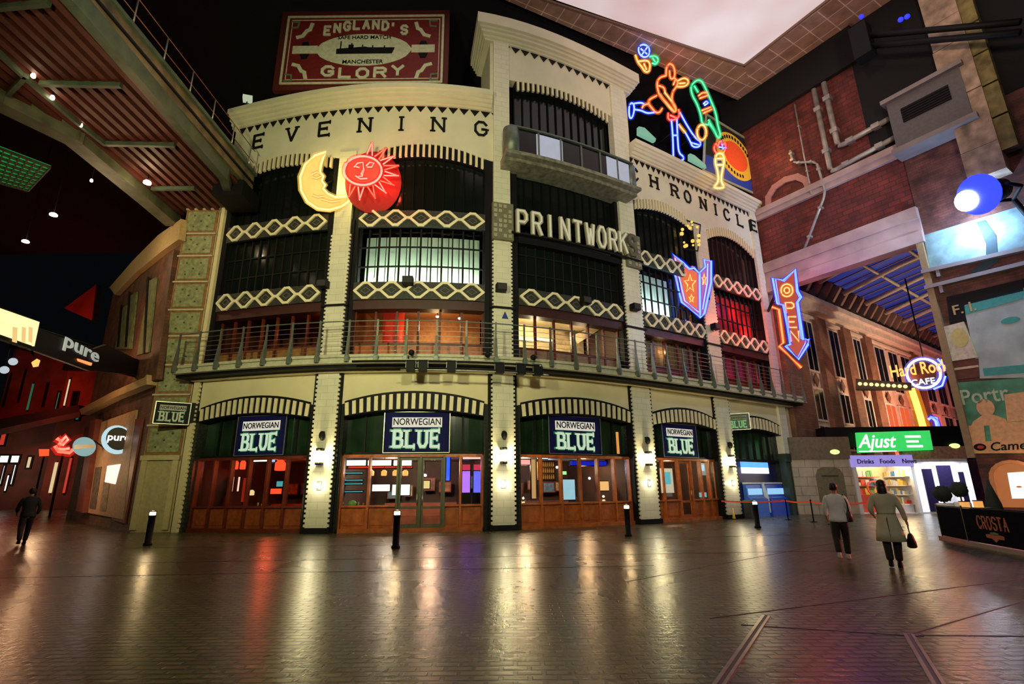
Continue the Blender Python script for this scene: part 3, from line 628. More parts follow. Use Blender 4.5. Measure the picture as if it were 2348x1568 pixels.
part('tan_lettering', quad(R, [(2262,880),(2420,868),(2420,880),(2265,890)], 0.05, 0.10), mat('tan_print', (0.62,0.45,0.30), 0.6, var=0.2), T)
part('green_caption', quad(R, [(2255,845),(2420,830),(2420,850),(2258,862)], 0.08, 0.10), bpy.data.materials['teal_print'], T)
T = poster('small cream poster with a yellow oval crest beside the large pale blue poster', [(2158,752),(2212,738),(2245,820),(2178,830)], mat('cream_print', (0.60,0.54,0.42), 0.6, var=0.2), 0.14)
part('crest', MB().prism(R, ell(*on(R,2203,775), 0.34, 0.5, 24), 0.14, 0.16), mat('crest_yellow', (0.55,0.48,0.18), 0.6), T)
T = thing('timber_board', 'brown timber board between the cream and the green posters', 'board', R(*on(R,2178,860),0.1)); part('plank', quad(R, [(2174,832),(2245,822),(2248,865),(2186,872)], 0, 0.1), mat('brown_board', (0.12,0.03,0.02), 0.6, var=0.3), T)
part('stripe', quad(R, [(2178,846),(2245,837),(2246,842),(2180,851)], 0.1, 0.12), bpy.data.materials['tan_print'], T)
T = poster('green poster with a cream head and looped capital letter, lowest on the mural wall', [(2188,878),(2420,862),(2420,1040),(2226,1040)], mat('green_print', (0.07,0.26,0.15), 0.6, var=0.4, scale=1.5), 0.11)
u0, z0 = on(R, 2204, 915); part('title', font_mb('Portr', R, u0, z0-0.3, 1.05, 0.11, 0.14, 'LEFT', sx=0.8), mat('pale_green_print', (0.45,0.55,0.38), 0.6), T)
c = on(R, 2262, 935); ORG = mat('peach_print', (0.75,0.42,0.20), 0.6, var=0.15)
part('portrait', MB().prism(R, ell(c[0], c[1], 0.34, 0.42, 20), 0.11, 0.14).prism(R, [(c[0]-0.75,c[1]-0.85),(c[0]+0.7,c[1]-0.85),(c[0]+0.6,c[1]-0.6),(c[0]+0.2,c[1]-0.35),(c[0]-0.2,c[1]-0.35),(c[0]-0.6,c[1]-0.6)], 0.11, 0.135), ORG, T)
part('peach_block', quad(R, [(2212,978),(2258,972),(2262,1012),(2220,1014)], 0.11, 0.14), ORG, T); part('peach_block', quad(R, [(2270,972),(2420,960),(2420,1006),(2276,1012)], 0.11, 0.14), ORG, T)
part('peach_block', quad(R, [(2305,905),(2420,890),(2420,958),(2312,968)], 0.11, 0.14), ORG, T)
T = thing('fascia_strip', 'peach fascia strip with black script and a red oval badge under the green poster', 'sign', R(*on(R,2222,1035),0.1))
part('board', quad(R, [(2220,1014),(2420,1006),(2420,1038),(2226,1040)], 0.11, 0.2), ORG, T)
c = on(R, 2247, 1025, 0.2); part('badge', MB().prism(R, ell(c[0], c[1], 0.24, 0.17, 20), 0.2, 0.22), BLACK, T); part('badge_dot', MB().prism(R, ell(c[0]+0.03, c[1], 0.13, 0.08, 16), 0.22, 0.24), mat('badge_red', (0.5,0.03,0.02), 0.5), T)
u0, z0 = on(R, 2270, 1031, 0.2); part('script', font_mb('Cameo', R, u0, z0-0.05, 0.55, 0.2, 0.22, 'LEFT', shear=0.2), BLACK, T)
# arched lit window low on the wall
T = thing('arched_shop_window', 'arched orange-framed window with a lit white poster behind the cafe barrier', 'window', R(10.3, 0.5, 0))
a0, a1 = on(R, 2288, 1150)[0], on(R, 2400, 1150)[0]; cx = (a0+a1)/2; hw = (a1-a0)/2
arcp = [(cx-hw, 0.6), (cx-hw, 1.9)]+[(cx-hw*math.cos(x), 1.9+0.75*math.sin(x)) for x in [math.pi*k/10 for k in range(11)]]+[(cx+hw, 1.9), (cx+hw, 0.6)]
part('frame', MB().ribbon(R, arcp, 0.14, 0, 0.15), mat('orange_frame', (0.65,0.30,0.12), 0.5), T)
part('lining', MB().prism(R, arcp, 0.0, 0.03), glow('orange_lit_wall', (0.75,0.22,0.06), 0.5), T)
part('poster_screen', quad(R, [(2311,1084),(2400,1078),(2400,1142),(2322,1143)], 0.03, 0.08), glow('white_screen', (1,0.97,0.85), 1.3), T)
part('red_mark', MB().prism(R, ell(*on(R,2338,1116), 0.1, 0.04, 14), 0.08, 0.09), mat('orange_ink', (0.8,0.35,0.1), 0.5), T)
lamp_child(light('POINT', R(11.0, 2.2, 0.9), 25, (1,0.5,0.25), 0.15), T)
# ---------------------------------------------------------------- moving-head spotlight with blue lens
c = on(R, 2268, 440, 2.0); C = Vector(R(c[0], c[1], 2.0))
T = thing('stage_spotlight', 'black stage spotlight with a glaring white and blue lens on the right wall', 'spotlight', tuple(C))
aim = Vector(ray(2215, 440)).normalized()*-1; aim = (Vector(ray(2150,470)).normalized()*C.length*0.9+Vector((0,0,EYE))-C).normalized()
side = Vector((0,0,1)).cross(aim).normalized(); LS = 0.55 if side.x > 0 else -0.55; upv = aim.cross(side)
def hd(a, r, n=16): return [C+aim*a+side*(r*math.cos(2*math.pi*k/n))+upv*(r*math.sin(2*math.pi*k/n)) for k in range(n)]
q = MB(); prof = [(-0.9,0.2),(-0.8,0.5),(0.0,0.62),(0.7,0.66),(0.72,0.6)]
rg = [hd(a, r) for a, r in prof]
for i in range(len(rg)-1):
    for k in range(16): q.face([rg[i][k], rg[i][(k+1)%16], rg[i+1][(k+1)%16], rg[i+1][k]], None, 0, True)
q.face(rg[0][::-1]); part('housing', q, BLACK, T)
part('blue_filter', MB().face(hd(0.73, 0.95, 24)).face(hd(0.70, 0.95, 24)[::-1]), glow('blue_filter_glow', (0.01,0.02,1.0), 4.0), T)
part('lens', MB().face([p_-side*LS for p_ in hd(0.80, 0.5)]).face([p_-side*LS for p_ in hd(0.76, 0.5)[::-1]]), glow('white_blue_lens', (0.75,0.9,1.0), 30.0), T)
for s_ in (-1, 1): part('yoke_arm', MB().tube([C+side*0.75*s_, C+side*0.75*s_-aim*0.9+Vector((0,0,-0.3)), C-aim*1.3+Vector((0.2,0.1,-0.6))], 0.09), BLACK, T)
part('bracket', MB().tube([C-aim*1.3+Vector((0.2,0.1,-0.6)), Vector(R(c[0]+1.0, c[1]-2.0, 0.1))], 0.12), BLACK, T)
sp = light('SPOT', tuple(C+aim*1.0), 2500, (0.55,0.75,1.0), 0.25, tuple(Vector(R(6.2, 17.0, 0.2))), 70, 0.9); lamp_child(sp, T)
lamp_child(light('POINT', tuple(Vector(R(c[0]-1.2, c[1]-0.9, 0.9))), 800, (0.45,0.65,1.0), 0.2), T)
# black gantry at the top right
T = thing('lighting_gantry', 'black overhead lighting gantry with small blue lamps in the top right corner', 'gantry', R(11, 25.8, 1.5))
for dz in (0, 0.8): a, b = on(R, 1960, 85+dz*30, 2.2), on(R, 2340, 50+dz*30, 2.2); part('boom', MB().tube([R(a[0],a[1],2.2), R(b[0],b[1],2.2)], 0.16), BLACK, T)
a = on(R, 1985, 75, 2.2); part('lamp_cluster', MB().box(R, a[0]-0.7, a[0]+0.2, a[1]-1.6, a[1]+0.6, 1.8, 2.6), BLACK, T)
for p in ((1975,38),(2080,38),(2065,45)): c = on(R, *p, 2.3); part('blue_lamp', MB().ball(R(c[0], c[1], 2.3), 0.14, n=6), glow('blue_bulb_%d' % p[0], (0.02,0.03,0.9), 1.5), T)

lamp_child(light('SPOT', R(20, 4.8, 4), 11000, (1,0.13,0.08), 0.3, (7.5, 8, 0), 62, 0.9), bpy.data.objects['arched_shop_window'])  # added red spot out of view, reddens the right paving; not the window's own lamp
# ---------------------------------------------------------------- arcade street seen through the opening
A = plane_fr((18.8, 34.6), (1.34, 1), (1, -1.34))
PINK = mat('pink_stone_wall', (0.55,0.40,0.30), 0.65, var=0.25, scale=0.8); PALE = mat('pale_faience', (0.62,0.52,0.45), 0.5, var=0.15, scale=2)
TAN = brick('tan_brick', (0.22,0.10,0.05), (0.17,0.075,0.038), (0.10,0.06,0.04), 0.5, 0.16, 0.012, 0.7, 0.2, noise=0.3)
T = thing('arcade_building', 'long pink stone Victorian facade lit red and orange inside the arcade', 'building', A(18, 0, 0))
part('wall', MB().box(A, -1.2, 40, 0, 14.6, -0.8, 0), PINK, T)
part('cornice', MB().box(A, -0.4, 40, 14.2, 14.7, 0, 0.5).box(A, -0.4, 40, 14.7, 15.1, 0, 0.8).box(A, -0.4, 40, 13.6, 13.8, 0, 0.2), PALE, T)
for (a, b) in ((-1.2, 2.0), (4.6, 6.0), (9.0, 10.4), (13.2, 14.6), (24.5, 26.0)):
    part('brick_pier', MB().box(A, a, b, 0, 13.8, 0, 0.35), TAN, T)
for k, (a, b) in enumerate(((2.5,4.1),(6.7,8.4),(11.1,12.6),(15.4,17.6),(18.4,20.6),(21.4,23.8),(27,29.4),(30.4,33),(34,37))):
    for (z0, z1) in ((4.2, 5.6), (6.1, 8.2), (9.6, 13.2)):
        w_ = part('window', MB().box(A, a, b, z0-0.15, z1+0.15, 0.0, 0.14), PALE, T)
        n = 2; q = MB()
        for j in range(n): u0 = a+0.15+(b-a-0.15)*j/n; q.box(A, u0, u0+(b-a-0.15)/n-0.15, z0, z1, 0.14, 0.16)
        part('pane', q, glow('lit_pane_%d' % k, (0.9,0.12,0.03), 0.9) if (k in (3,4,6) and z0 > 4 and z0 < 9) else DGLASS, w_)
    part('spandrel_ornament', MB().prism(A, [(a+(b-a)/2-0.4, 8.9), ((a+b)/2, 8.4), ((a+b)/2+0.4, 8.9), ((a+b)/2, 9.4)], 0.1, 0.18), TAN, T)
q = MB()
for k in range(26): u = 0.6+k*1.45; q.prism(lambda x, y, w_: A(w_, y, x), [(0.0,15.1),(1.1,16.6),(1.1,16.9),(0.0,16.9)], u, u+0.35)
part('corbel', q, mat('corbel_brown', (0.22,0.13,0.10), 0.6), T)
part('dark_parapet', MB().box(A, -0.4, 40, 15.1, 16.9, -0.8, -0.1), BLACK, T)
T = thing('arcade_roof', 'glazed arcade roof of deep blue panes between pale ribs', 'roof', A(15, 17, 5))
RIB = mat('pale_rib', (0.42,0.36,0.30), 0.5, var=0.2); BLUEP = glow('night_blue_pane', (0.012,0.035,0.30), 0.55)
rz = lambda w_: 16.8+2.2*(w_-1.0)/13
part('glazing', MB().face([A(-1,rz(1.0),1.0), A(40,rz(1.0),1.0), A(40,rz(14),14), A(-1,rz(14),14)]).face([A(-1,rz(14)+.1,14), A(40,rz(14)+.1,14), A(40,rz(1)+.1,1), A(-1,rz(1)+.1,1)]), BLUEP, T)
for k in range(9): u = 0.2+k*4.2; part('main_rib', MB().tube([A(u, rz(1.0)-0.5, 1.0), A(u, rz(5)-0.15, 5), A(u, rz(14)-0.15, 14)], 0.2, 6), RIB, T)
for k in range(30): u = 0.2+k*1.3; part('glazing_bar', MB().tube([A(u, rz(1.0)-0.1, 1.0), A(u, rz(14)-0.1, 14)], 0.055, 4), bpy.data.materials['corbel_brown'], T)
for w_ in (3.6, 6.2, 8.8, 11.4): part('purlin', MB().tube([A(-0.5, rz(w_)-0.16, w_), A(39, rz(w_)-0.16, w_)], 0.13, 5), RIB, T)
AE = plane_fr(A(39.5,0,0)[:2], (A.n[0], A.n[1]), (-A.d[0], -A.d[1]))
struct('wall_far', MB().box(AE, 0, 16, 0, 18.8, -0.4, 0), PINK)
# dark interior box behind the shops
BK = plane_fr((0, 33.2), (1, 0), (0, -1))
def bx(px, py=1100, w_=0): return on(BK, px, py, w_)[0]
# stone screen wall with arched niche
T = thing('stone_screen_wall', 'low pale stone block wall with a dark arched niche beside the passage', 'wall', (bx(1900), 33.2, 0))
xa, xb = bx(1832), bx(1957); part('coping', MB().box(BK, xa-0.3, xb+0.1, 3.25, 4.6, -1.2, 0.1), mat('dull_stone', (0.16,0.13,0.08), 0.7, var=0.2), T)
STN = brick('pale_blocks', (0.50,0.44,0.32), (0.44,0.38,0.28), (0.25,0.21,0.15), 0.9, 0.55, 0.02, 0.6, 0.3, noise=0.2)
part('blockwork', MB().box(BK, xa-0.3, xb, 0, 3.25, -1.2, 0), STN, T)
na, nb_ = bx(1872), bx(1935); cx = (na+nb_)/2; hw = (nb_-na)/2
part('niche_panel', MB().prism(BK, [(cx-hw,0.6),(cx+hw,0.6),(cx+hw,2.3),(cx+hw*0.8,2.65),(cx+hw*0.4,2.78),(cx-hw*0.4,2.78),(cx-hw*0.8,2.65),(cx-hw,2.3)], 0, 0.05), mat('olive_panel', (0.17,0.15,0.08), 0.6, var=0.2), T)
part('niche_caption', MB().box(BK, cx-0.5, cx+0.5, 2.2, 2.28, 0.05, 0.07), mat('dark_bronze', (0.06,0.05,0.03), 0.5), T)
# dark soffit band over the shops
T = thing('canopy_beam', 'black canopy beam with small green lamps above the lit shop', 'canopy', (bx(2000), 33.2, 4)); part('beam', MB().box(BK, bx(1895,1010), bx(2235,1010), 4.0, 5.2, -1.0, 0.0), BLACK, T)
for p in ((1914,1036),(2190,1022)): u, z = on(BK, *p, 0.1); part('green_lamp', MB().prism(BK, ell(u, z, 0.3, 0.15, 14), 0.0, 0.12), glow('lime_lamp_%d' % p[0], (0.65,1,0.25), 1.6), T)
# green banner
T = thing('green_banner_sign', 'bright green lit banner with white slanted lettering above the snack shop', 'sign', (bx(2040), 33.4, 3.9))
gp = [(1957,993),(2122,988),(2130,1032),(1962,1039)]; part('board', quad(BK, gp, 0.15, 0.35), glow('green_board', (0.05,0.75,0.14), 0.9), T)
WG = glow('white_letter', (0.85,1,0.85), 1.3); u, z = on(BK, 1970, 1030, 0.36); part('word', font_mb('Ajust', BK, u, z+0.1, 1.15, 0.35, 0.38, 'LEFT', shear=0.35, sx=0.92), WG, T)
q = MB()
for k, (x0, y0, l) in enumerate(((2075,1001,36),(2078,1012,28),(2080,1023,36))): u0, z0 = on(BK, x0, y0, 0.36); u1 = on(BK, x0+l, y0, 0.36)[0]; q.box(BK, u0, u1, z0-0.07, z0+0.07, 0.35, 0.38)
part('small_lines', q, WG, T); u0, z0 = on(BK, 1970, 1036, 0.36); part('underline', MB().box(BK, u0, u0+2.3, z0, z0+0.06, 0.35, 0.38), WG, T)
# snack shop
xa, xb = bx(1962), bx(2095); T = thing('snack_shop', 'brightly lit snack shop with cream walls and shelves under the green banner', 'shop', ((xa+xb)/2, 34, 0))
part('side_wall', MB().box(BK, xa-0.1, xa+0.1, 0, 3.3, -2.2, 0.1), WHITE, T); part('side_wall', MB().box(BK, xb-0.1, xb+0.1, 0, 3.3, -2.2, 0.1), WHITE, T)
CRW = mat('warm_cream_wall', (0.80,0.66,0.40), 0.6, var=0.1); part('back_panel', MB().box(BK, xa, xb, 0, 3.3, -2.3, -2.1), CRW, T)
part('ceiling_panel', MB().box(BK, xa, xb, 3.2, 3.3, -2.2, 0), WHITE, T); part('floor_panel', MB().box(BK, xa, xb, 0, 0.05, -2.2, 0.05), WHITE, T)
part('fascia', MB().box(BK, xa-0.15, xb+0.1, 2.75, 3.45, -0.1, 0.15), glow('lilac_fascia', (0.35,0.28,0.75), 0.9), T)
for k, wd_ in enumerate(('Drinks', 'Foods', 'News')): part('fascia_word', font_mb(wd_, BK, xa+0.7+k*1.35, 2.95, 0.38, 0.15, 0.18), mat('ink_blue_%d' % k, (0.05,0.03,0.15), 0.5), T)
GOODS = [mat('goods_%d' % k, c_, 0.5, var=0.1) for k, c_ in enumerate(((0.7,0.08,0.04),(0.8,0.5,0.1),(0.1,0.25,0.5),(0.75,0.72,0.65),(0.15,0.4,0.12)))]
for k in range(4):
    sh = part('shelf', MB().box(BK, xa+0.4, xb-1.0, 0.5+k*0.55, 0.55+k*0.55, -2.1, -1.6), WOOD, T); q = MB(); x = xa+0.45
    while x < xb-1.3: wd_ = random.uniform(0.1,0.3); q.box(BK, x, x+wd_, 0.55+k*0.55, 0.55+k*0.55+random.uniform(0.2,0.4), -2.05, -1.7, random.randrange(5)); x += wd_+0.04
    part('packets', q, GOODS, sh)
for k in range(4):
    sh = part('side_shelf', MB().box(BK, xb-0.45, xb-0.1, 0.5+k*0.55, 0.55+k*0.55, -2.0, -0.15), WHITE, T); q = MB(); y = -1.95
    while y < -0.4: wd_ = random.uniform(0.1,0.25); q.box(BK, xb-0.42, xb-0.14, 0.55+k*0.55, 0.55+k*0.55+random.uniform(0.2,0.4), y, y+wd_, random.choice((0,1,1,3,3,3,2,4))); y += wd_+0.03
    part('packets', q, GOODS, sh)
part('counter', MB().box(BK, xa+0.1, xa+1.6, 0.05, 1.1, -1.2, -0.6), GOODS[0], T); part('serving_hatch', MB().box(BK, xb-1.3, xb-0.2, 0.05, 0.5, -1.0, -0.2), WHITE, T)
q = MB().ribbon(BK, ell(xb-1.5, 1.5, 0.42, 0.42, 16), 0.1, -1.55, -1.5, True); part('round_logo', q, GOODS[0], T)
part('strip_lamp', MB().box(BK, xa+0.8, xb-0.8, 3.1, 3.18, -1.8, -1.5), glow('shop_tube', (1,0.85,0.55), 7), T)
part('strip_lamp', MB().box(BK, xa+0.8, xb-0.8, 3.1, 3.18, -0.9, -0.6), glow('shop_tube_2', (1,0.85,0.55), 7), T)
# white lit entrance
xa, xb = bx(2098), bx(2228); T = thing('white_shop_entrance', 'glaring white panelled entrance with narrow dark windows right of the snack shop', 'entrance', ((xa+xb)/2, 34, 0))
part('wall', MB().box(BK, xa, xb, 0, 3.2, -0.6, 0), mat('gloss_white', (0.85,0.86,0.9), 0.3), T); part('header', MB().box(BK, xa-0.2, xb, 3.2, 3.95, -0.6, 0.1), mat('peach_render', (0.55,0.30,0.20), 0.6, var=0.3), T)
for (a, b, z0, z1) in ((2118,2140,0.1,2.6),(2152,2185,1.3,2.8),(2200,2212,0.3,2.4)): part('dark_window', MB().box(BK, bx(a), bx(b), z0, z1, 0, 0.04), mat('purple_black_%d' % a, (0.02,0.015,0.05), 0.15), T)
for (a, b) in ((2100,2115),(2142,2150),(2188,2198),(2214,2226)): part('lit_strip', MB().box(BK, bx(a), bx(b), 0.1, 2.9, 0, 0.06), glow('white_strip_%d' % a, (0.88,0.9,1.0), 2.2), T)
lamp_child(light('AREA', ((xa+xb)/2, 32.0, 3.4), 260, (0.85,0.88,1.0), 2.0, ((xa+xb)/2, 31.0, 0)), T)
light('POINT', A(3.5, 2.5, 4.0), 120, (1,0.75,0.4), 0.3)
# arcade washes: pink and orange floodlights
light('SPOT', A(6, 3.6, 6), 3600, (1.0,0.50,0.34), 0.3, A(5, 9, 0), 110, 0.8)
light('SPOT', A(17, 3.6, 6), 3400, (1.0,0.28,0.16), 0.3, A(18, 8, 0), 110, 0.8)
light('SPOT', A(28, 3.6, 6), 2600, (1.0,0.30,0.25), 0.3, A(28, 9, 0), 110, 0.8)
light('SPOT', A(14, 5.0, 8), 4600, (1.0,0.75,0.5), 0.3, A(12, 14, 0), 120, 0.8)
# ================================================================ signs and lamps on the building
def facing(t, w):
    p = F(t, 0, w); return plane_fr((p[0], p[1]), (-p[1]*-1, -p[0]), (-p[0], -p[1]))
def face_pt(x, y): return plane_fr((x, y), (y, -x), (-x, -y))
def chaikin(ln):
    cl = len(ln) > 2 and ln[0] == ln[-1]
    if len(ln) < 3: return ln
    for _ in range(2):
        P = ln[:-1] if cl else ln; o = [] if cl else [P[0]]; n = len(P)
        for k in range(n if cl else n-1):
            a, b = P[k], P[(k+1) % n]; o += [(a[0]*.75+b[0]*.25, a[1]*.75+b[1]*.25), (a[0]*.25+b[0]*.75, a[1]*.25+b[1]*.75)]
        ln = o+([o[0]] if cl else [P[-1]])
    return ln
def neon(name, fr, lines, px, r, m, parent, w=0.0, closed=False, label=None):
    """one glass tube part with a painted halo: polylines given where they are seen, laid on the sign's own flat plane"""
    q = MB(); lines = [chaikin(ln) for ln in lines] if px is globals().get('J') else lines
    for ln in lines:
        cl = closed or (len(ln) > 2 and ln[0] == ln[-1]); P = [fr(*on(fr, *px(*p), w), w) for p in (ln[:-1] if cl else ln)]
        q.tube(P, r, 5, closed=cl)
    k = len(q.f)
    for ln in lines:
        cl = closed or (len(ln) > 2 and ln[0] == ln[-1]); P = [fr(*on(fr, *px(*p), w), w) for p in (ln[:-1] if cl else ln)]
        q.tube(P, r*2.5, 7, closed=cl, m=1, caps=False)  # wider shell paints a glow halo around the tube
    return part(name, q, [m, HALO.get(m.name, m)], parent, label)
HALO = {}
def sleeve(key, col, st, mixf=0.32):  # halo material: see-through emission imitating bloom around a neon tube
    m, nt, b = _mat(key+'_halo'); nt.nodes.remove(b); tr = nt.nodes.new('ShaderNodeBsdfTransparent'); em = nt.nodes.new('ShaderNodeEmission'); em.inputs[0].default_value = (*col, 1); em.inputs[1].default_value = st
    mx = nt.nodes.new('ShaderNodeMixShader'); mx.inputs[0].default_value = mixf; nt.links.new(tr.outputs[0], mx.inputs[1]); nt.links.new(em.outputs[0], mx.inputs[2]); nt.links.new(mx.outputs[0], nt.nodes['Material Output'].inputs[0]); HALO[key] = m
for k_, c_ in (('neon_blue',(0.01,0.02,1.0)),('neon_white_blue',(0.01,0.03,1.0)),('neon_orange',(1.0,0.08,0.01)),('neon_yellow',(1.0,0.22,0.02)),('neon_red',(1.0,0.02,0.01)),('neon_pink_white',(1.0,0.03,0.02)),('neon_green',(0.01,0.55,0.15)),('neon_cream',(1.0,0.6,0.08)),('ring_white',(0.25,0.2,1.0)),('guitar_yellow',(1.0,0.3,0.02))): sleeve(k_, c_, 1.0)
N_BLUE = glow('neon_blue', (0.16,0.34,1.0), 3); N_WB = glow('neon_white_blue', (0.42,0.62,1.0), 1.9); N_ORG = glow('neon_orange', (1.0,0.30,0.10), 2.4); N_YEL = glow('neon_yellow', (1.0,0.62,0.22), 1.8)
N_RED = glow('neon_red', (1.0,0.14,0.08), 3); N_PINK = glow('neon_pink_white', (1.0,0.42,0.30), 2); N_GRN = glow('neon_green', (0.16,0.80,0.45), 1.6); N_CRM = glow('neon_cream', (1.0,0.85,0.42), 1.6)
# --- big red match-label billboard on the roof
G = plane_fr((-20, 25.2), (1, 0), (0, -1)); gu0, gz0 = on(G, 624, 207); gu1, _ = on(G, 1026, 203); _, gz1 = on(G, 833, 25); gw, gh = gu1-gu0, gz1-gz0
g = lambda a, b: (gu0+a*gw, gz1-b*gh)
BR = mat('billboard_red', (0.15,0.012,0.010), 0.5, var=0.15); BC = mat('billboard_cream', (0.55,0.55,0.36), 0.5, var=0.15); BF = mat('billboard_rust', (0.09,0.012,0.008), 0.6)
T = thing('roof_billboard', 'dark red rectangular billboard with cream border, arched lettering and an oval ship picture', 'billboard', G((gu0+gu1)/2, gz0, 0))
part('outer_frame', MB().box(G, gu0, gu1, gz0, gz1, -0.3, 0), BF, T)
part('face', MB().box(G, *[g(.035,0)[0], g(.965,0)[0]], g(0,.95)[1], g(0,.05)[1], 0, 0.05), BR, T)
part('border', MB().ribbon(G, [g(.045,.085),g(.965,.085),g(.965,.93),g(.045,.93)], 0.13, 0.05, 0.09, True), BC, T)
part('inner_border', MB().ribbon(G, [g(.07,.13),g(.945,.13),g(.945,.885),g(.07,.885)], 0.04, 0.05, 0.08, True), BC, T)
q = MB(); a, b = g(.26,0)[0], g(.76,0)[0]; word(q, G, "ENGLAND'S", a, b, g(0,.325)[1], 0.60, 0.15, 0.05, 0.1, 0.22, serif=False, fv=lambda x: 0.55*(1-(2*x-1)**2)-0.10); part('title_lettering', q, BC, T)
q = MB(); word(q, G, 'GLORY', a+0.1, b-0.1, g(0,.845)[1], 0.62, 0.17, 0.05, 0.1, 0.3, fv=lambda x: -0.28*(1-(2*x-1)**2)+0.14); part('title_lettering', q, BC, T)
oc = g(.505,.52); lens = [(oc[0]+s_*0.285*gw*x, oc[1]+0.20*gh*(1 if s_ > 0 else -1)*(1-abs(x)**2.2)**0.62) for s_ in (1,-1) for x in [-1+2*k/16 for k in range(17)]]
part('oval', MB().prism(G, lens, 0.05, 0.08), BC, T)
q = font_mb('SAFE HARD MATCH', G, oc[0], oc[1]+0.135*gh, 0.36, 0.08, 0.1); part('small_lettering', q, BLACK, T)
part('small_lettering', font_mb('MANCHESTER', G, oc[0], oc[1]-0.175*gh, 0.38, 0.08, 0.1), BLACK, T)
sx, sz = oc; q = MB().prism(G, [(sx-1.6,sz-0.30),(sx+1.7,sz-0.30),(sx+1.85,sz+0.12),(sx+0.3,sz+0.14),(sx+0.1,sz+0.2),(sx-1.6,sz+0.05)], 0.08, 0.11)
for dx_, h in ((-1.4,.62),(-0.75,.48),(-0.1,.35),(0.5,.3),(1.2,.28)): q.box(G, sx+dx_, sx+dx_+0.07, sz, sz+h, 0.08, 0.1)
q.box(G, sx-0.9, sx-0.6, sz+0.05, sz+0.35, 0.08, 0.11); part('ironclad_ship', q, BLACK, T)
for (x0, x1) in ((.09,.235),(.785,.92)):
    q = MB().box(G, g(x0,0)[0], g(x1,0)[0], g(0,.56)[1], g(0,.465)[1], 0.05, 0.09); part('side_plaque', q, BC, T); xm = (g(x0,0)[0]+g(x1,0)[0])/2
    q = MB(); 
    for s_ in (1,-1): q.prism(G, [(xm-0.28, oc[1]+s_*0.27),(xm+0.28, oc[1]+s_*0.27),(xm+0.15, oc[1]+s_*0.62),(xm-0.15, oc[1]+s_*0.62)], 0.05, 0.08)
    part('plaque_wedge', q, BLACK, T)  # black wedges above and below each side plaque
for (cx_, cy_, sx_, sy_) in ((.15,.27,1,1),(.845,.27,-1,1),(.145,.78,1,-1),(.86,.79,-1,-1)):
    c0 = g(cx_, cy_); P = [(c0[0]+sx_*x, c0[1]+sy_*y) for x, y in ((-.42,-.48),(-.1,-.38),(.12,.0),(.3,.1),(.4,.5))]; part('scroll', MB().ribbon(G, P, 0.22, 0.05, 0.09), BC, T)
    c1 = (c0[0]-sx_*0.65, c0[1]+sy_*0.38); part('corner_flourish', MB().ribbon(G, [(c1[0]-sx_*.2,c1[1]+sy_*.3),(c1[0]+sx_*.25,c1[1]+sy_*.3),(c1[0]+sx_*.2,c1[1]-sy_*.1),(c1[0]-sx_*.15,c1[1]-sy_*.15)], 0.1, 0.05, 0.09), mat('flourish_%d' % int(cx_*1000+cy_*10), (0.14,0.16,0.10), 0.5), T)
q = MB(); 
for u in (gu0+1, gu1-1): q.box(G, u, u+0.15, 20.0, gz0, -0.3, -0.15)
part('support_post', q, BLACK, T)
lamp_child(light('SPOT', G((gu0+gu1)/2, 23.5, 7), 350, (1,0.95,0.75), 0.3, G((gu0+gu1)/2, 27.0, 0), 95, 0.7), T)
# --- moon
I1 = lambda x, y: (x, y)
Mf = facing(0.83, 1.0)
mo = [(748,348),(722,356),(699,378),(688,406),(690,436),(704,462),(728,478),(756,481),(784,473),(804,458),(817,437)]; mi = [(806,444),(790,451),(770,452),(752,444),(741,432),(746,424),(738,414),(742,404),(734,394),(736,378),(741,362)]
T = thing('moon_sign', 'yellow neon crescent moon with a face in profile', 'neon sign', Mf(*on(Mf, 750, 480), 0))
part('backing', quad(Mf, mo+mi, -0.25, -0.05), glow('moon_fill', (1.0,0.66,0.14), 1.0), T)
neon('outline_tube', Mf, [mo+mi+[mo[0]]], I1, 0.05, N_CRM, T, 0.05); neon('face_tube', Mf, [[(715,400),(727,394),(737,401)], [(716,406),(726,409),(736,404)], [(716,447),(728,452),(744,450)], [(736,456),(760,463),(780,460)]], I1, 0.03, N_YEL, T, 0.05)
part('support_arm', MB().tube([Mf(*on(Mf,735,420),-0.25), F(0.9, 16.2, 0)], 0.05), BLACK, T)
lamp_child(light('POINT', Mf(*on(Mf,765,420),0.7), 130, (1,0.75,0.2), 0.3), T)
# --- sun
Sf = facing(1.12, 1.0); T = thing('sun_sign', 'red neon sun with a face and pointed rays overlapping the moon', 'neon sign', Sf(*on(Sf, 832, 440), 0))
part('backing', quad(Sf, ell(832,391,44,34,28), -0.2, -0.05), glow('sun_fill', (0.95,0.05,0.02), 1.1), T)
neon('outline_tube', Sf, [ell(832,391,43,33,26)+[ell(832,391,43,33,26)[0]]], I1, 0.05, N_PINK, T, 0.06)
neon('face_tube', Sf, [[(812,383),(820,374),(832,372),(834,390),(830,404),(822,404)], [(840,380),(848,372),(858,374),(852,383),(842,383)], [(812,381),(824,384)], [(815,403),(826,410),(842,409)], [(832,390),(828,400)]], I1, 0.035, N_PINK, T, 0.06)
for k, an in enumerate([-72,-50,-30,-10,10,30,50,70,95,118]):
    a_ = math.radians(an); c_, s_ = math.cos(a_), math.sin(a_); tp = (832+(84 if k not in (0,9) else 68)*c_, 391+(68)*s_); w0 = 0.13
    b1 = (832+50*math.cos(a_-w0), 391+38*math.sin(a_-w0)); b2 = (832+50*math.cos(a_+w0), 391+38*math.sin(a_+w0))
    neon('ray_tube', Sf, [[b1, (tp[0]-4*c_, tp[1]-3*s_), tp, b2]], I1, 0.028, N_RED if k % 2 else N_PINK, T, 0.06)
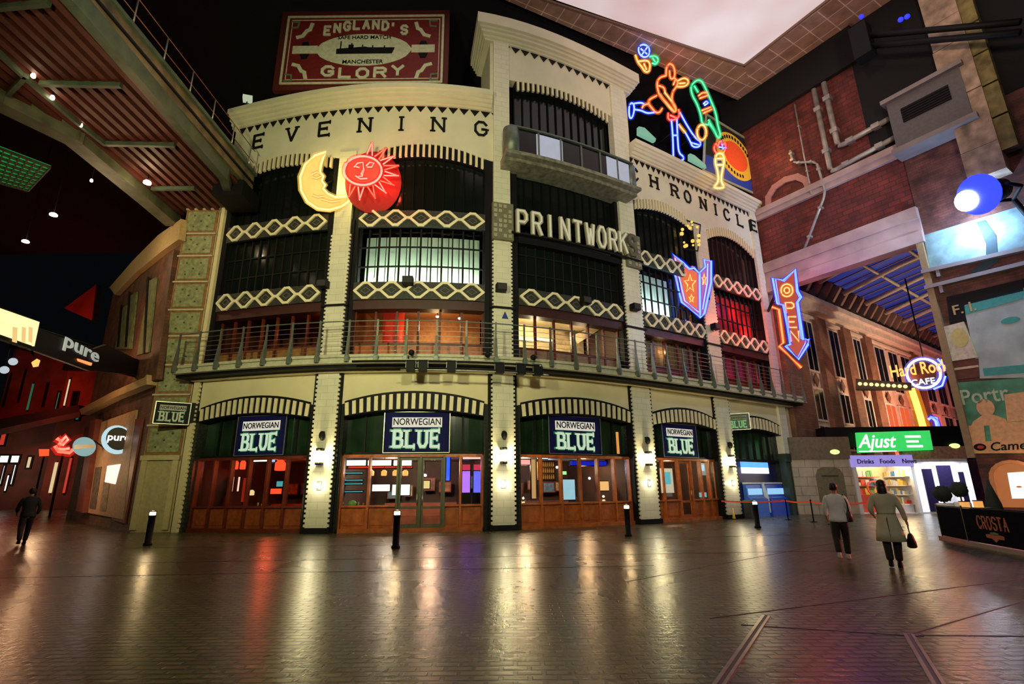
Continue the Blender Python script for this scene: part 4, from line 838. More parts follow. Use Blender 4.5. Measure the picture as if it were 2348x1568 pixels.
q = MB(); q.prism(Sf, [on(Sf,*p) for p in ell(858,402,66,72,30)], -0.7, -0.6); part('red_glow_disc', q, mat('red_glow', (0.34,0.012,0.01), 0.6), T)  # added disc, its red stands in for neon glow on the dark glass
lamp_child(light('POINT', Sf(*on(Sf,880,400),0.3), 260, (1,0.06,0.03), 0.3), T)
# --- neon juggler
J = lambda X, Y: (1440+X/4.125, 80+Y/4.125); Jf = tan_fr(3.62, -0.2)
T = thing('juggler_sign', 'neon figure of a kicking man in orange with blue legs on the parapet', 'neon sign', Jf(*on(Jf, *J(430,1190)), 0))
NR = 0.055
neon('head_tube', Jf, [[(360,385),(362,310),(392,268),(428,288),(446,350),(436,412),(398,418),(392,340)]], J, NR, N_ORG, T)
neon('torso_tube', Jf, [[(360,385),(302,400),(272,450),(282,520),(300,575),(400,680),(440,730)], [(440,410),(475,440),(460,490),(420,540),(412,620),(450,700)], [(290,480),(340,495),(350,535)], [(430,470),(445,430)]], J, NR, N_ORG, T)
neon('sash_tube', Jf, [[(345,540),(400,610),(452,680),(450,730),(420,720),(340,620),(300,560)]], J, NR*0.9, N_YEL, T)
neon('arm_tube', Jf, [[(470,435),(530,405),(572,425),(568,468),(525,490),(460,490)], [(480,460),(540,455)]], J, NR, N_YEL, T)
neon('raised_leg_tube', Jf, [[(270,575),(200,610),(192,650),(225,690),(260,735),(300,735),(322,695)], [(200,650),(150,660),(135,690)]], J, NR, N_ORG, T)
neon('raised_boot_tube', Jf, [[(55,650),(120,640),(150,650)], [(60,705),(130,715),(180,742),(245,735)], [(10,655),(50,640),(62,700),(40,790),(10,785),(10,655)]], J, NR, N_WB, T)
neon('hip_tube', Jf, [[(380,740),(378,800),(430,810),(490,770),(478,705)], [(400,760),(470,790)]], J, NR, N_RED, T)
neon('standing_leg_tube', Jf, [[(410,800),(420,900),(425,1000),(430,1170),(425,1190),(522,1190),(526,1150),(480,1120),(470,1000),(462,800)], [(425,950),(468,950)]], J, NR, N_WB, T)
neon('forward_leg_tube', Jf, [[(490,730),(560,860),(640,980),(690,1010),(680,1060),(610,1062),(590,1010),(540,920)], [(600,1020),(670,1040)]], J, NR, N_WB, T)
neon('knee_tube', Jf, [[(478,845),(540,922)]], J, NR, N_YEL, T)
q = MB()
for p in ((300,500),(440,900),(620,950)): u, z = on(Jf, *J(*p)); q.tube([Jf(u, z, 0), Jf(u, z-0.3, -2.2)], 0.04)
part('support_stay', q, BLACK, T)
lamp_child(light('POINT', Jf(*on(Jf,*J(470,1000)), 0.6), 160, (0.05,0.1,1.0), 0.3), T); lamp_child(light('POINT', Jf(*on(Jf,*J(360,550)), 0.5), 50, (1,0.2,0.05), 0.3), T)
T = thing('neon_ball', 'neon patchwork ball in blue, green and orange above the juggler', 'neon sign', Jf(*on(Jf, *J(160,350)), 0))
neon('blue_tube', Jf, [[(100,110),(150,85),(205,120),(200,200),(140,215),(100,170),(100,110)], [(120,130),(180,180)], [(180,120),(130,190)]], J, NR, N_WB, T)
neon('green_tube', Jf, [[(205,205),(268,198),(290,240),(262,282),(230,268)], [(230,215),(262,262)]], J, NR, N_GRN, T)
neon('orange_tube', Jf, [[(70,190),(95,262),(130,300),(160,350),(198,352),(212,285),(188,240),(100,250)], [(150,270),(175,330)]], J, NR, N_YEL, T)
part('support_stay', MB().tube([Jf(*on(Jf,*J(160,300)),0), Jf(*on(Jf,*J(220,500)),-2.3)], 0.04), BLACK, T)
Jf0 = Jf; Jf = tan_fr(4.1, 0.75); T = thing('bottle_sign', 'tilted green neon bottle with orange and blue label stripes', 'neon sign', Jf(*on(Jf, *J(850,980)), 0))
neon('glass_tube', Jf, [[(760,850),(700,845),(690,760),(655,655),(605,570),(592,485),(640,432),(692,425),(732,500),(792,640),(832,740),(848,850),(880,955),(850,982),(815,900),(760,830)], [(625,480),(665,545)], [(760,800),(830,930)]], J, NR, N_GRN, T)
neon('label_tube', Jf, [[(668,575),(700,548),(745,545)], [(680,600),(750,575)], [(700,715),(780,685)], [(715,740),(790,705)]], J, NR, N_ORG, T)
neon('stripe_tube', Jf, [[(715,650),(740,625),(765,640),(725,665)]], J, NR, N_WB, T)
neon('loop_tube', Jf, [ell(697,922,44,72,18)+[ell(697,922,44,72,18)[0]]], J, NR, N_YEL, T)
lamp_child(light('POINT', Jf(*on(Jf,*J(740,860)), 0.4), 40, (0.05,1,0.2), 0.3), T)
T = thing('goblet_sign', 'yellow neon goblet with a red flame at the parapet corner', 'neon sign', Jf(*on(Jf, *J(860,1450)), 0.5))
neon('stem_tube', Jf, [[(838,1120),(822,1200),(850,1290),(858,1390),(800,1450),(920,1450),(878,1390),(890,1290),(912,1200),(898,1120),(838,1120)], [(845,1170),(890,1170)], [(840,1230),(895,1230)]], J, NR, N_CRM, T, 0.5)
neon('flame_tube', Jf, [[(838,1120),(810,1080),(830,1020),(850,1060),(870,990),(895,1050),(925,1010),(920,1090),(898,1120)]], J, NR, N_RED, T, 0.5)
neon('spark_tube', Jf, [[(880,1000),(900,1080)], [(860,1060),(930,1070)]], J, NR*0.8, N_WB, T, 0.5)
lamp_child(light('POINT', Jf(*on(Jf,*J(850,1150)), 0.9), 80, (1,0.3,0.08), 0.2), T)
Jf = Jf0
# --- oval billboard
Bf = tan_fr(4.35, 0.0); bq = [(1618,262),(1740,337),(1733,446),(1612,392)]
T = thing('oval_billboard', 'black and blue billboard with a tilted yellow ring and red oval behind the neon goblet', 'billboard', Bf(*on(Bf, 1680, 440), 0))
part('face', quad(Bf, bq, -0.1, 0), mat('billboard_black', (0.02,0.02,0.018), 0.5), T); part('blue_field', quad(Bf, [(1612,352),(1738,405),(1733,446),(1612,392)], 0, 0.03), mat('billboard_blue', (0.02,0.06,0.42), 0.5), T)
part('frame', MB().ribbon(Bf, [on(Bf,*p) for p in bq], 0.16, 0, 0.06, True), mat('billboard_greenish', (0.35,0.36,0.22), 0.5), T)
c = on(Bf, 1684, 360); e1 = on(Bf, 1722, 378); rx = abs(e1[0]-c[0])*1.0; zt = on(Bf, 1672, 306)[1]-c[1]
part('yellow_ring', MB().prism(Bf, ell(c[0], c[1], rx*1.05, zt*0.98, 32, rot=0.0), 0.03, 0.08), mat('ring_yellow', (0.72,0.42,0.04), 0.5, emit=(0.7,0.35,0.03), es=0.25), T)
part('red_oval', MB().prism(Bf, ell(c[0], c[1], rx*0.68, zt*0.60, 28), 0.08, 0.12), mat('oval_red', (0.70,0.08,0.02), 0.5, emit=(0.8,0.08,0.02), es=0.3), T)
q = MB()
for k in range(15):
    a_ = 0.15*math.pi+0.85*math.pi*k/14; x, y = c[0]+rx*0.86*math.cos(a_), c[1]+zt*0.8*math.sin(a_); q.box(Bf, x-0.09, x+0.09, y-0.13, y+0.13, 0.08, 0.1)
    x, y = c[0]+rx*0.86*math.cos(-a_), c[1]+zt*0.8*math.sin(-a_)
    if 3 < k < 13: q.box(Bf, x-0.08, x+0.08, y-0.12, y+0.12, 0.08, 0.1)
part('ring_lettering', q, BLACK, T); part('support_post', MB().box(Bf, c[0]-1, c[0]-0.8, 21.15, c[1], -0.3, -0.1), BLACK, T)
lamp_child(light('POINT', Bf(c[0], c[1]-1.0, 2.2), 90, (1,0.6,0.3), 0.3), T)
for k, (P_, lb) in enumerate((([(1457,296),(1470,299),(1496,324),(1494,331),(1457,313)], 'pale green slatted floodlight on the parapet left of the juggler'), ([(1574,357),(1584,361),(1610,383),(1611,391),(1574,371)], 'pale green slatted floodlight on the parapet between the juggler and the goblet'))):
    T = thing('parapet_floodlight', lb, 'floodlight', Jf(*on(Jf, *P_[-1]), 0), 'parapet floodlights'); part('lit_grille', quad(Jf, P_, 0.1, 0.3), glow('mint_grille_%d' % k, (0.22,0.50,0.34), 0.8), T); part('bracket', MB().tube([Jf(*on(Jf,*P_[3]),0.1), Jf(on(Jf,*P_[3])[0], 21.0, 0.1)], 0.05), BLACK, T)
T = thing('parapet_floodlight', 'small pale floodlight at the left end of the curved parapet', 'floodlight', F(0.1,21.2,0.2), 'parapet floodlights'); fr = facing(0.1, 0.3); part('lit_grille', quad(fr, [(556,222),(578,226),(578,238),(557,235)], 0, 0.25), glow('grey_grille', (0.55,0.62,0.42), 0.8), T); part('bracket', MB().tube([fr(*on(fr,566,236),0.1), fr(on(fr,566,236)[0], 21.1, 0.1)], 0.04), BLACK, T)
# --- star arrow and OPEN arrow
K = lambda X, Y: (1100+X/3.09, 440+Y/3.09)
Af = facing(3.9, 2.3); T = thing('star_arrow_sign', 'folded blue neon arrow with orange faces and yellow stars beside the fourth pilaster', 'neon sign', Af(*on(Af, *K(1575,885)), 0))
part('left_face', MB().prism(Af, [on(Af,*K(*p)) for p in [(1360,440),(1445,505),(1500,545),(1555,580),(1560,880),(1430,780)]], -0.2, -0.04), glow('arrow_orange', (0.9,0.16,0.05), 0.9), T)
part('right_face', MB().prism(Af, [on(Af,*K(*p)) for p in [(1562,575),(1600,530),(1592,485),(1640,495),(1640,640),(1592,860),(1570,885)]], -0.2, -0.04), glow('arrow_orange_violet', (0.55,0.14,0.45), 0.9), T)
neon('outline_tube', Af, [[(1355,430),(1385,590),(1430,780),(1565,890),(1592,860),(1640,640),(1640,490),(1590,480),(1600,530),(1555,575),(1520,540),(1485,545),(1440,500),(1355,430)], [(1558,575),(1562,885)]], K, 0.055, N_BLUE, T)
neon('inner_tube', Af, [[(1385,470),(1410,590),(1452,770),(1550,850)], [(1615,510),(1612,640),(1580,830)]], K, 0.04, N_WB, T)
st = lambda cx, cy, r, sq: [(cx+sq*(r if k % 2 == 0 else r*0.42)*math.sin(math.pi*k/5), cy-(r if k % 2 == 0 else r*0.42)*1.3*math.cos(math.pi*k/5)) for k in range(11)]
neon('star_tube', Af, [st(1490,650,52,0.8), st(1590,620,34,0.45), st(1500,755,24,0.8)], K, 0.035, N_YEL, T)
part('bracket', MB().tube([Af(*on(Af,*K(1600,600)),-0.2), F(4.0, 12.5, 0.1)], 0.08), BLACK, T)
lamp_child(light('POINT', Af(*on(Af,*K(1480,620)),-0.9), 220, (0.12,0.15,1.0), 0.3), T)
Of = face_pt(15.6, 29.3); T = thing('open_arrow_sign', 'downward blue neon arrow reading OPEN in orange on the corner of the building', 'neon sign', Of(*on(Of, *K(2260,1185)), 0))
ol = [(2075,610),(2150,628),(2235,550),(2252,700),(2278,745),(2252,780),(2292,1048),(2332,1045),(2325,1082),(2260,1185),(2165,1092),(2200,1082),(2180,950),(2150,800),(2108,790)]
part('face', MB().prism(Of, [on(Of,*K(*p)) for p in ol], -0.25, -0.05), glow('open_face', (0.55,0.05,0.02), 0.8), T)
neon('outline_tube', Of, [ol+[ol[0]]], K, 0.06, N_BLUE, T); ins = [(x+(2200-x)*0.16, y+(870-y)*0.03) for x, y in ol]; neon('inner_tube', Of, [ins[:9]+ins[9:]+[ins[0]]], K, 0.03, N_WB, T)
neon('letter_tube', Of, [ell(2176,697,42,44,16)+[ell(2176,697,42,44,16)[0]], ell(2176,697,20,20,12)+[ell(2176,697,20,20,12)[0]]], K, 0.045, N_YEL, T)
def nl(ch, x, y, wd_, h): return [[(x+p[0]*wd_+p[1]*-0.06*h, y-p[1]*h) for p in s_] for s_ in FONT[ch]]
for ch, x, y in (('P',2170,860),('E',2190,960),('N',2205,1060)): neon('letter_tube', Of, nl(ch, x, y, 58, 76), K, 0.045, N_YEL, T)
neon('red_border_tube', Of, [[(2070,815),(2120,832),(2152,1068),(2122,1092),(2278,1245)]], K, 0.06, N_ORG, T)
part('bracket', MB().tube([Of(*on(Of,*K(2100,700)),-0.25), F(4.98, 13.0, 0.1)], 0.1), BLACK, T)
lamp_child(light('POINT', Of(*on(Of,*K(2060,800)),-0.4), 420, (1,0.10,0.05), 0.3), T); lamp_child(light('POINT', Of(*on(Of,*K(2320,640)),-0.3), 160, (0.06,0.06,1.0), 0.3), T)
# --- letters of the entertainment centre across the central bay
T = thing('channel_letter_sign', 'tall cream outlined block letters standing across the central bay', 'sign', F(2.5, 13.4, 0.5))
for k, ch in enumerate('PRINTWORKS'):
    t = 2.115+k*0.0975; fr = tan_fr(t, 0.35); z0 = 13.5+0.022*k; q = MB(); letter(q, fr, ch, -0.22, z0, 0.44 if ch != 'I' else 0.3, 1.12, 0.2, 0.0, 0.12)
    L_ = part('letter', q, mat('letter_grey_%d' % k, (0.40,0.37,0.24) if k < 9 else (0.12,0.11,0.08), 0.5), T)
    if k < 9: q = MB(); letter(q, fr, ch, -0.22, z0, 0.44 if ch != 'I' else 0.3, 1.12, 0.07, 0.12, 0.16); part('letter_tube', q, glow('soft_letter_%d' % k, (0.9,0.85,0.55), 0.55), L_)
part('mounting_rail', MB().slab(F, 2.05, 3.1, 13.42, 13.52, 0.3, 0.4, 8), BLACK, T)
# --- oriel on the central bay
T = thing('oriel_balcony', 'dark glazed oriel balcony with two pale lit blinds, high on the central bay', 'balcony', F(2.5, 16.9, 1.0))
q = MB()
for (z0, z1, w1) in ((16.95,17.12,1.0),(17.12,17.3,1.35),(17.3,17.42,1.2)): q.slab(F, 1.99, 3.0, z0, z1, -0.3, w1, 10)
part('ledge', q, mat('grey_ledge', (0.20,0.20,0.15), 0.5, var=0.4, scale=4), T)
part('roof_slab', MB().slab(F, 2.02, 2.97, 18.85, 18.92, -0.3, 1.12, 10), METAL, T); part('glazing', MB().slab(F, 2.05, 2.97, 17.42, 18.85, 0.95, 1.0, 10), DGLASS, T)
q = MB()
for k in range(7): u = 2.05+0.92*k/6; q.box(F, u-0.006, u+0.006, 17.42, 18.85, 1.0, 1.06)
part('glazing_bars', q, METAL, T)
for (a, b) in ((2.19,2.37),(2.72,2.93)): part('lit_blind', MB().slab(F, a, b, 17.5, 18.75, 1.01, 1.03, 4), glow('pale_blind_%d' % int(a*100), (0.50,0.52,0.62), 0.75), T)
part('corner_drum', MB().lathe(F(2.04, 17.42, 0.75), [(0.42,0),(0.42,1.45),(0.36,1.5)], 14), METAL, T); part('corner_drum', MB().lathe(F(2.97, 17.42, 0.7), [(0.38,0),(0.38,1.4),(0.3,1.45)], 14), METAL, T)
# --- four blue bar signs
NAVY = mat('navy_board', (0.008,0.010,0.085), 0.7, var=0.1, spec=0.1); PLATE = glow('white_plate', (0.85,0.80,0.66), 0.75); LETG = glow('pale_green_letter', (0.62,0.78,0.55), 0.85); LETO = mat('letter_green_edge', (0.05,0.35,0.25), 0.4)
def bar_sign(T, fr, u0, u1, z0, z1, ed=0.08, bg=None, pl=None, lg=None):
    W, Hh = u1-u0, z1-z0; part('board', MB().box(fr, u0, u1, z0, z1, -0.08, 0), bg or NAVY, T); part('edge_trim', MB().ribbon(fr, [(u0,z0),(u1,z0),(u1,z1),(u0,z1)], 0.03, 0, 0.02, True), STEEL, T)
    P_ = part('name_plate', MB().box(fr, u0+W*.12, u1-W*.12, z0+Hh*.62, z0+Hh*.86, 0, 0.04), pl or PLATE, T)
    q = font_mb('NORWEGIAN', fr, (u0+u1)/2, z0+Hh*.675, W*.145, 0.04, 0.055, sx=0.82); part('plate_lettering', q, BLACK, P_)
    q = MB(); word(q, fr, 'BLUE', u0+W*.13, u1-W*.13, z0+Hh*.14, Hh*.40, W*.062, 0.0, 0.04, 0.1, serif=True); part('lettering_edge', q, LETO, T)
    q = MB(); word(q, fr, 'BLUE', u0+W*.14, u1-W*.14, z0+Hh*.145, Hh*.38, W*.042, 0.04, 0.07, 0.14, serif=True); part('lettering', q, lg or LETG, T)
for (a, b, lb) in ((.36,.72,'navy bar sign with pale green lettering over the red-lit shopfront'), (1.335,1.705,'largest navy bar sign with pale green lettering over the dark double door'), (2.295,2.665,'navy bar sign with pale green lettering under the central bay, orange light beside it'), (3.245,3.665,'narrow navy bar sign with pale green lettering over the wooden doors')):
    fr = chord_fr(a, b, -0.22); T = thing('bar_sign', lb, 'sign', fr(fr.L/2, 3.15), 'navy bar signs under the arches'); bar_sign(T, fr, 0, fr.L, 3.16, 4.88)
fr = face_pt(*F(-0.02,0,0.6)[:2]); c0, c1 = on(fr, 350, 970), on(fr, 432, 970); T = thing('hanging_bar_sign', 'black projecting bar sign with pale lettering on the corner column', 'sign', fr(c0[0], c0[1]), 'projecting bar signs')
bar_sign(T, fr, c0[0], c1[0], on(fr,390,972)[1], on(fr,390,922)[1], bg=BLACK, pl=mat('dull_plate', (0.45,0.45,0.38), 0.5), lg=mat('dull_letter', (0.62,0.62,0.52), 0.5)); part('bracket', MB().box(fr, c1[0], c1[0]+0.3, c0[1]+0.1, c0[1]+1.0, -0.06, 0), BLACK, T)
fr = face_pt(*F(4.2,0,0.9)[:2]); c0, c1 = on(fr, 1668, 985), on(fr, 1722, 985); T = thing('hanging_bar_sign', 'small dark green projecting bar sign at the last pilaster', 'sign', fr(c0[0], c0[1]), 'projecting bar signs')
bar_sign(T, fr, c0[0], c1[0], on(fr,1695,985)[1], on(fr,1695,948)[1], bg=mat('bottle_green', (0.01,0.03,0.015), 0.4), pl=mat('green_plate', (0.25,0.32,0.2), 0.5), lg=glow('green_letter', (0.25,0.55,0.2), 0.7)); part('bracket', MB().box(fr, c0[0]-0.5, c0[0], c1[1]+0.9, c1[1]+1.0, -0.06, 0), BLACK, T)
# --- wall lamps
GLOBE = glow('lamp_glass', (1.0,0.88,0.50), 24); GLOBE2 = glow('lamp_glass_small', (1.0,0.93,0.70), 14)
PN = ['first', 'second', 'third', 'last']
for i in range(1, 5):
    fr = tan_fr(i+(0 if i < 3 else 0.01*(i-2)), 0.14)
    T = thing('wall_lamp', 'tubular up-and-down wall lamp on the %s white pilaster' % PN[i-1], 'lamp', fr(0, 2.7, 0), 'pilaster wall lamps')
    part('glass_tube', MB().tube([fr(0,2.82,0.2), fr(0,3.22,0.2)], 0.085, 10), GLOBE, T)
    for z in (2.72, 3.30): part('bracket', MB().box(fr, -0.16, 0.10, z-0.05, z+0.05, 0.0, 0.24).tube([fr(0,z-0.05,0.2), fr(0,z+0.05,0.2)], 0.11, 10), BLACK, T)
    lamp_child(light('POINT', fr(0, 3.02, 0.42), 78, (1,0.82,0.40), 0.09), T)
    T = thing('glint_dome', 'small glowing bulkhead lamp low on the %s white pilaster' % PN[i-1], 'lamp', fr(0, 1.75, 0), 'pilaster bulkhead lamps')  # glowing dome added for a bright spot taken as a reflection
    part('back_plate', MB().box(fr, -0.1, 0.1, 1.68, 2.02, 0, 0.03), STEEL, T); part('glass_dome', MB().ball(fr(0,1.85,0.07), 0.09, n=7), GLOBE2, T)
    lamp_child(light('POINT', fr(0, 1.85, 0.3), 16, (1,0.88,0.6), 0.06), T)
    T = thing('security_camera', 'black dome camera above the wall lamp on the %s white pilaster' % PN[i-1], 'camera', fr(0, 3.8, 0), 'pilaster cameras')
    part('dome', MB().ball(fr(0,3.88,0.13), 0.13, sz=1.4, n=7), BLACK, T); part('mount', MB().box(fr, -0.06, 0.06, 3.8, 4.05, 0, 0.12), BLACK, T)
# --- loudspeakers at band level
for t, z, lb in ((0.90,10.62,'black box loudspeaker left of the first white pilaster top'), (1.96,10.55,'black box loudspeaker on the second white pilaster'), (2.95,10.7,'black box loudspeaker on the third white pilaster'), (3.96,10.7,'black box loudspeaker on the last white pilaster'), (1.42,10.66,'black box loudspeaker hiding part of the diamond band behind the sun bay'), (2.52,10.5,'black box loudspeaker hiding part of the diamond band of the central bay')):
    fr = tan_fr(t, 0.2); T = thing('loudspeaker', lb, 'loudspeaker', fr(0,z,0), 'facade loudspeakers'); part('cabinet', MB().box(fr, -0.05, 0.42, z-0.16, z+0.18, 0, 0.35), BLACK, T); part('grille', MB().box(fr, -0.02, 0.39, z-0.13, z+0.15, 0.35, 0.36), mat('speaker_grille_%d' % int(t*100), (0.03,0.03,0.03), 0.8), T)
fr = tan_fr(2.0, 0.14); T = thing('triangle_badge', 'small blue triangular badge on the second white pilaster', 'sign', fr(0.05,9.1,0)); part('plate', MB().prism(fr, [(-0.05,9.15),(0.25,9.15),(0.10,9.5)], 0, 0.03), mat('badge_blue', (0.02,0.04,0.3), 0.5), T)
# --- lighting bar under the balcony
T = thing('lighting_bar', 'black lighting bar with hanging floodlights under the middle of the balcony', 'light bar', F(1.75, 6.3, 1.4))
part('bar', MB().tube([F(1.20+0.95*k/12, 6.72, 1.42) for k in range(13)], 0.05, 6), BLACK, T); part('lower_bar', MB().tube([F(1.45+0.75*k/12, 6.35, 1.45) for k in range(13)], 0.03, 6), STEEL, T)
for t in (1.50, 1.56, 1.70, 1.94, 2.05, 2.14):
    fr = tan_fr(t, 1.42); h = part('floodlight', MB().box(fr, -0.17, 0.17, 6.28, 6.66, -0.15, 0.18), BLACK, T); part('yoke', MB().ribbon(fr, [(-0.2,6.45),(-0.2,6.78),(0.2,6.78),(0.2,6.45)], 0.03, -0.03, 0.03), METAL, h)
for t in (1.50, 1.88, 2.12): fr = tan_fr(t, 1.3); part('camera_dome', MB().ball(fr(0,7.08,0.1), 0.13, n=6), BLACK, T)
# --- cafe neon in the arcade
HX, HY = 31.0, 36.2; Hf = face_pt(HX, HY); T = thing('cafe_neon_sign', 'oval white neon cafe sign with orange script hanging in the arcade', 'neon sign', Hf(*on(Hf, 2118, 890), 0))
part('disc', quad(Hf, ell(2118,856,38,32,28,rot=0.1), -0.12, -0.04), mat('sign_black_disc', (0.03,0.012,0.01), 0.5), T)
e_ = ell(2118,856,39,33,28,rot=0.1); neon('ring_tube', Hf, [e_+[e_[0]]], I1, 0.09, glow('ring_white', (0.75,0.8,1.0), 4), T); neon('outer_ring_tube', Hf, [[(2150,822),(2163,838),(2166,850)],[(2168,862),(2160,884),(2140,892)]], I1, 0.07, N_WB, T)
u0, z0 = on(Hf, 2043, 866); part('script', font_mb('Hard Rock', Hf, u0, z0, 1.25, 0.12, 0.2, 'LEFT', sx=0.62), glow('orange_script', (1.0,0.25,0.05), 3.2), T)
u0, z0 = on(Hf, 2118, 882); part('lower_word', font_mb('CAFE', Hf, u0, z0, 0.6, 0.12, 0.2), glow('white_word', (0.8,0.82,1.0), 2.5), T)
part('hanger', MB().tube([Hf(*on(Hf,2118,825),-0.1), Hf(on(Hf,2118,825)[0], 16.8, -0.1)], 0.05), BLACK, T); lamp_child(light('POINT', Hf(*on(Hf,2080,870),0.8), 220, (1,0.25,0.1), 0.3), T)
T = thing('guitar_neon_sign', 'leaning yellow neon guitar neck with a blue and white curl below the cafe sign', 'neon sign', Hf(*on(Hf, 2115, 985), 0.3))
neon('neck_tube', Hf, [[(2087,892),(2098,925),(2107,955),(2116,988)], [(2093,890),(2104,922),(2114,955),(2123,988)]], I1, 0.13, glow('guitar_yellow', (1.0,0.55,0.12), 4), T, 0.3); neon('curl_tube', Hf, [[(2128,962),(2136,957),(2146,965),(2150,980),(2148,995)]], I1, 0.10, N_WB, T, 0.3); neon('edge_tube', Hf, [[(2132,955),(2148,958),(2154,978),(2150,998)]], I1, 0.06, N_BLUE, T, 0.3)
part('back_panel', quad(Hf, [(2083,888),(2096,886),(2126,990),(2112,990)], 0.0, 0.12), BLACK, T)
Mq = face_pt(27.5, 36.5); T = thing('marquee_band', 'dark marquee canopy edged with small yellow bulbs beside the cafe sign', 'canopy', Mq(*on(Mq,1965,885),0))
part('canopy', quad(Mq, [(1962,868),(2090,878),(2090,893),(1962,893)], -0.6, 0), mat('marquee_brown', (0.09,0.06,0.03), 0.6), T)
for k in range(9): c = on(Mq, 1972+k*13, 880+k*0.8); part('bulb', MB().ball(Mq(c[0],c[1],0.08), 0.13, n=5), bpy.data.materials.get('marquee_bulb') or glow('marquee_bulb', (1,0.75,0.3), 1.6), T)
# ================================================================ rooms behind the shopfronts
DKB = mat('dark_brown_wall', (0.035,0.014,0.008), 0.7, var=0.4, scale=2); 
q = MB().slab(F, 0.02, 3.98, 0.0, 3.15, -6.3, -6.1, 24); part('bar_back_wall', q, DKB, BLD)
part('bar_ceiling', MB().slab(F, 0.02, 4.9, 3.1, 3.2, -6.2, -0.5, 30), DKB, BLD); part('bar_floor', MB().slab(F, 0.02, 4.9, 0.005, 0.03, -6.2, -0.45, 30), mat('bar_floor_wood', (0.06,0.03,0.02), 0.3, var=0.4), BLD)
for t in (0.02, 1.0, 2.0, 3.0, 4.0): part('party_wall', MB().box(F, t-0.01, t+0.01, 0, 3.1, -6.2, -0.6), DKB, BLD)
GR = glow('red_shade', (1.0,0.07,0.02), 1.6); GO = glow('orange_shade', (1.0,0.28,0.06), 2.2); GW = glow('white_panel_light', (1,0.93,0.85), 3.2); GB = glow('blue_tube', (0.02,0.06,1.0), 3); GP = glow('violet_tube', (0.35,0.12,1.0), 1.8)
GT = glow('teal_edge', (0.1,0.45,0.5), 0.9); GY = glow('yellow_panel', (1,0.75,0.3), 1.0); GGN = glow('lime_spot', (0.5,1.0,0.15), 1.2); GRN2 = glow('exit_green', (0.4,0.9,0.35), 1.3); GIC = glow('ice_poster', (0.35,0.6,0.75), 1.1)
def Z(i): # zoom frame of bay i on a plane w metres inside
    return chord_fr(SEG[i][0], SEG[i][1], -2.4)
def pend(i, px, py, m, lb, r=0.16, h=0.3, grp=None):
    fr = Z(i); u, z = on(fr, px, py); T = thing('pendant_lamp', lb, 'lamp', fr(u, z, 0), grp)
    part('shade', MB().lathe(fr(u, z-h/2, 0), [(r*0.8,0),(r,0.02),(r,h*0.7),(r*0.4,h)], 12), m, T); part('cord', MB().tube([fr(u,z+h/2,0), fr(u,3.1,0)], 0.012, 4), BLACK, T); return fr, u, z, T
def panel(i, px0, py0, px1, py1, m, name, lb, cat, w_=0.0, d=0.06, grp=None):
    fr = Z(i); a, b = on(fr, px0, py1, w_), on(fr, px1, py0, w_); T = thing(name, lb, cat, fr((a[0]+b[0])/2, a[1], w_), grp)
    part('face', MB().box(fr, a[0], b[0], a[1], b[1], w_, w_+d), m, T); part('back_board', MB().box(fr, a[0]-0.04, b[0]+0.04, a[1]-0.04, b[1]+0.04, w_-0.06, w_), BLACK, T); return T, fr, a, b
# bay behind the first arch: red lounge
S0 = lambda X, Y: (300+X/3.266, 820+Y/3.266)
for k, (X, Y, lb) in enumerate(((590,860,'left red pendant lamp in the red lounge'),(685,878,'second low red pendant lamp in the red lounge'),(1120,805,'largest red lampshade in the lounge window beside the white strip'),(785,800,'tall red pendant above the left white tube'),(840,800,'tall red pendant above the right white tube'))):
    big = k == 2; pend(0, *S0(X,Y), GR, lb, 0.24 if big else 0.13, 0.5 if big else (0.45 if k > 2 else 0.2), 'red lounge pendants')
for k, (X0, X1, lb) in enumerate(((757,775,'left white light tube in the red lounge'),(800,820,'right white light tube in the red lounge'))): panel(0, *S0(X0,893), *S0(X1,1000), glow('rose_tube_%d' % k, (1,0.6,0.5), 1.3), 'light_tube', lb, 'lamp', grp='lounge light tubes')
panel(0, *S0(925,755), *S0(1045,778), GW, 'light_strip', 'white light strip high in the red lounge window', 'lamp'); panel(0, *S0(1055,755), *S0(1082,780), glow('sky_spot', (0.3,0.5,1), 1.6), 'small_screen', 'tiny blue screen beside the white strip in the lounge', 'screen')
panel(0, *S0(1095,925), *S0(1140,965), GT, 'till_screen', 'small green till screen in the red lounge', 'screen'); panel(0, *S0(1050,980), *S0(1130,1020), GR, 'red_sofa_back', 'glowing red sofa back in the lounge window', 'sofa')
fr, u, z, T = pend(0, *S0(905,1010), GY, 'small yellow-green globe lamp on a lounge table', 0.12, 0.25)
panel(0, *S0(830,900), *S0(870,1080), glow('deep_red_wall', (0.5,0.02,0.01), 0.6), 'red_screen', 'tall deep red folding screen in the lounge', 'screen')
q = MB(); fr = Z(0)
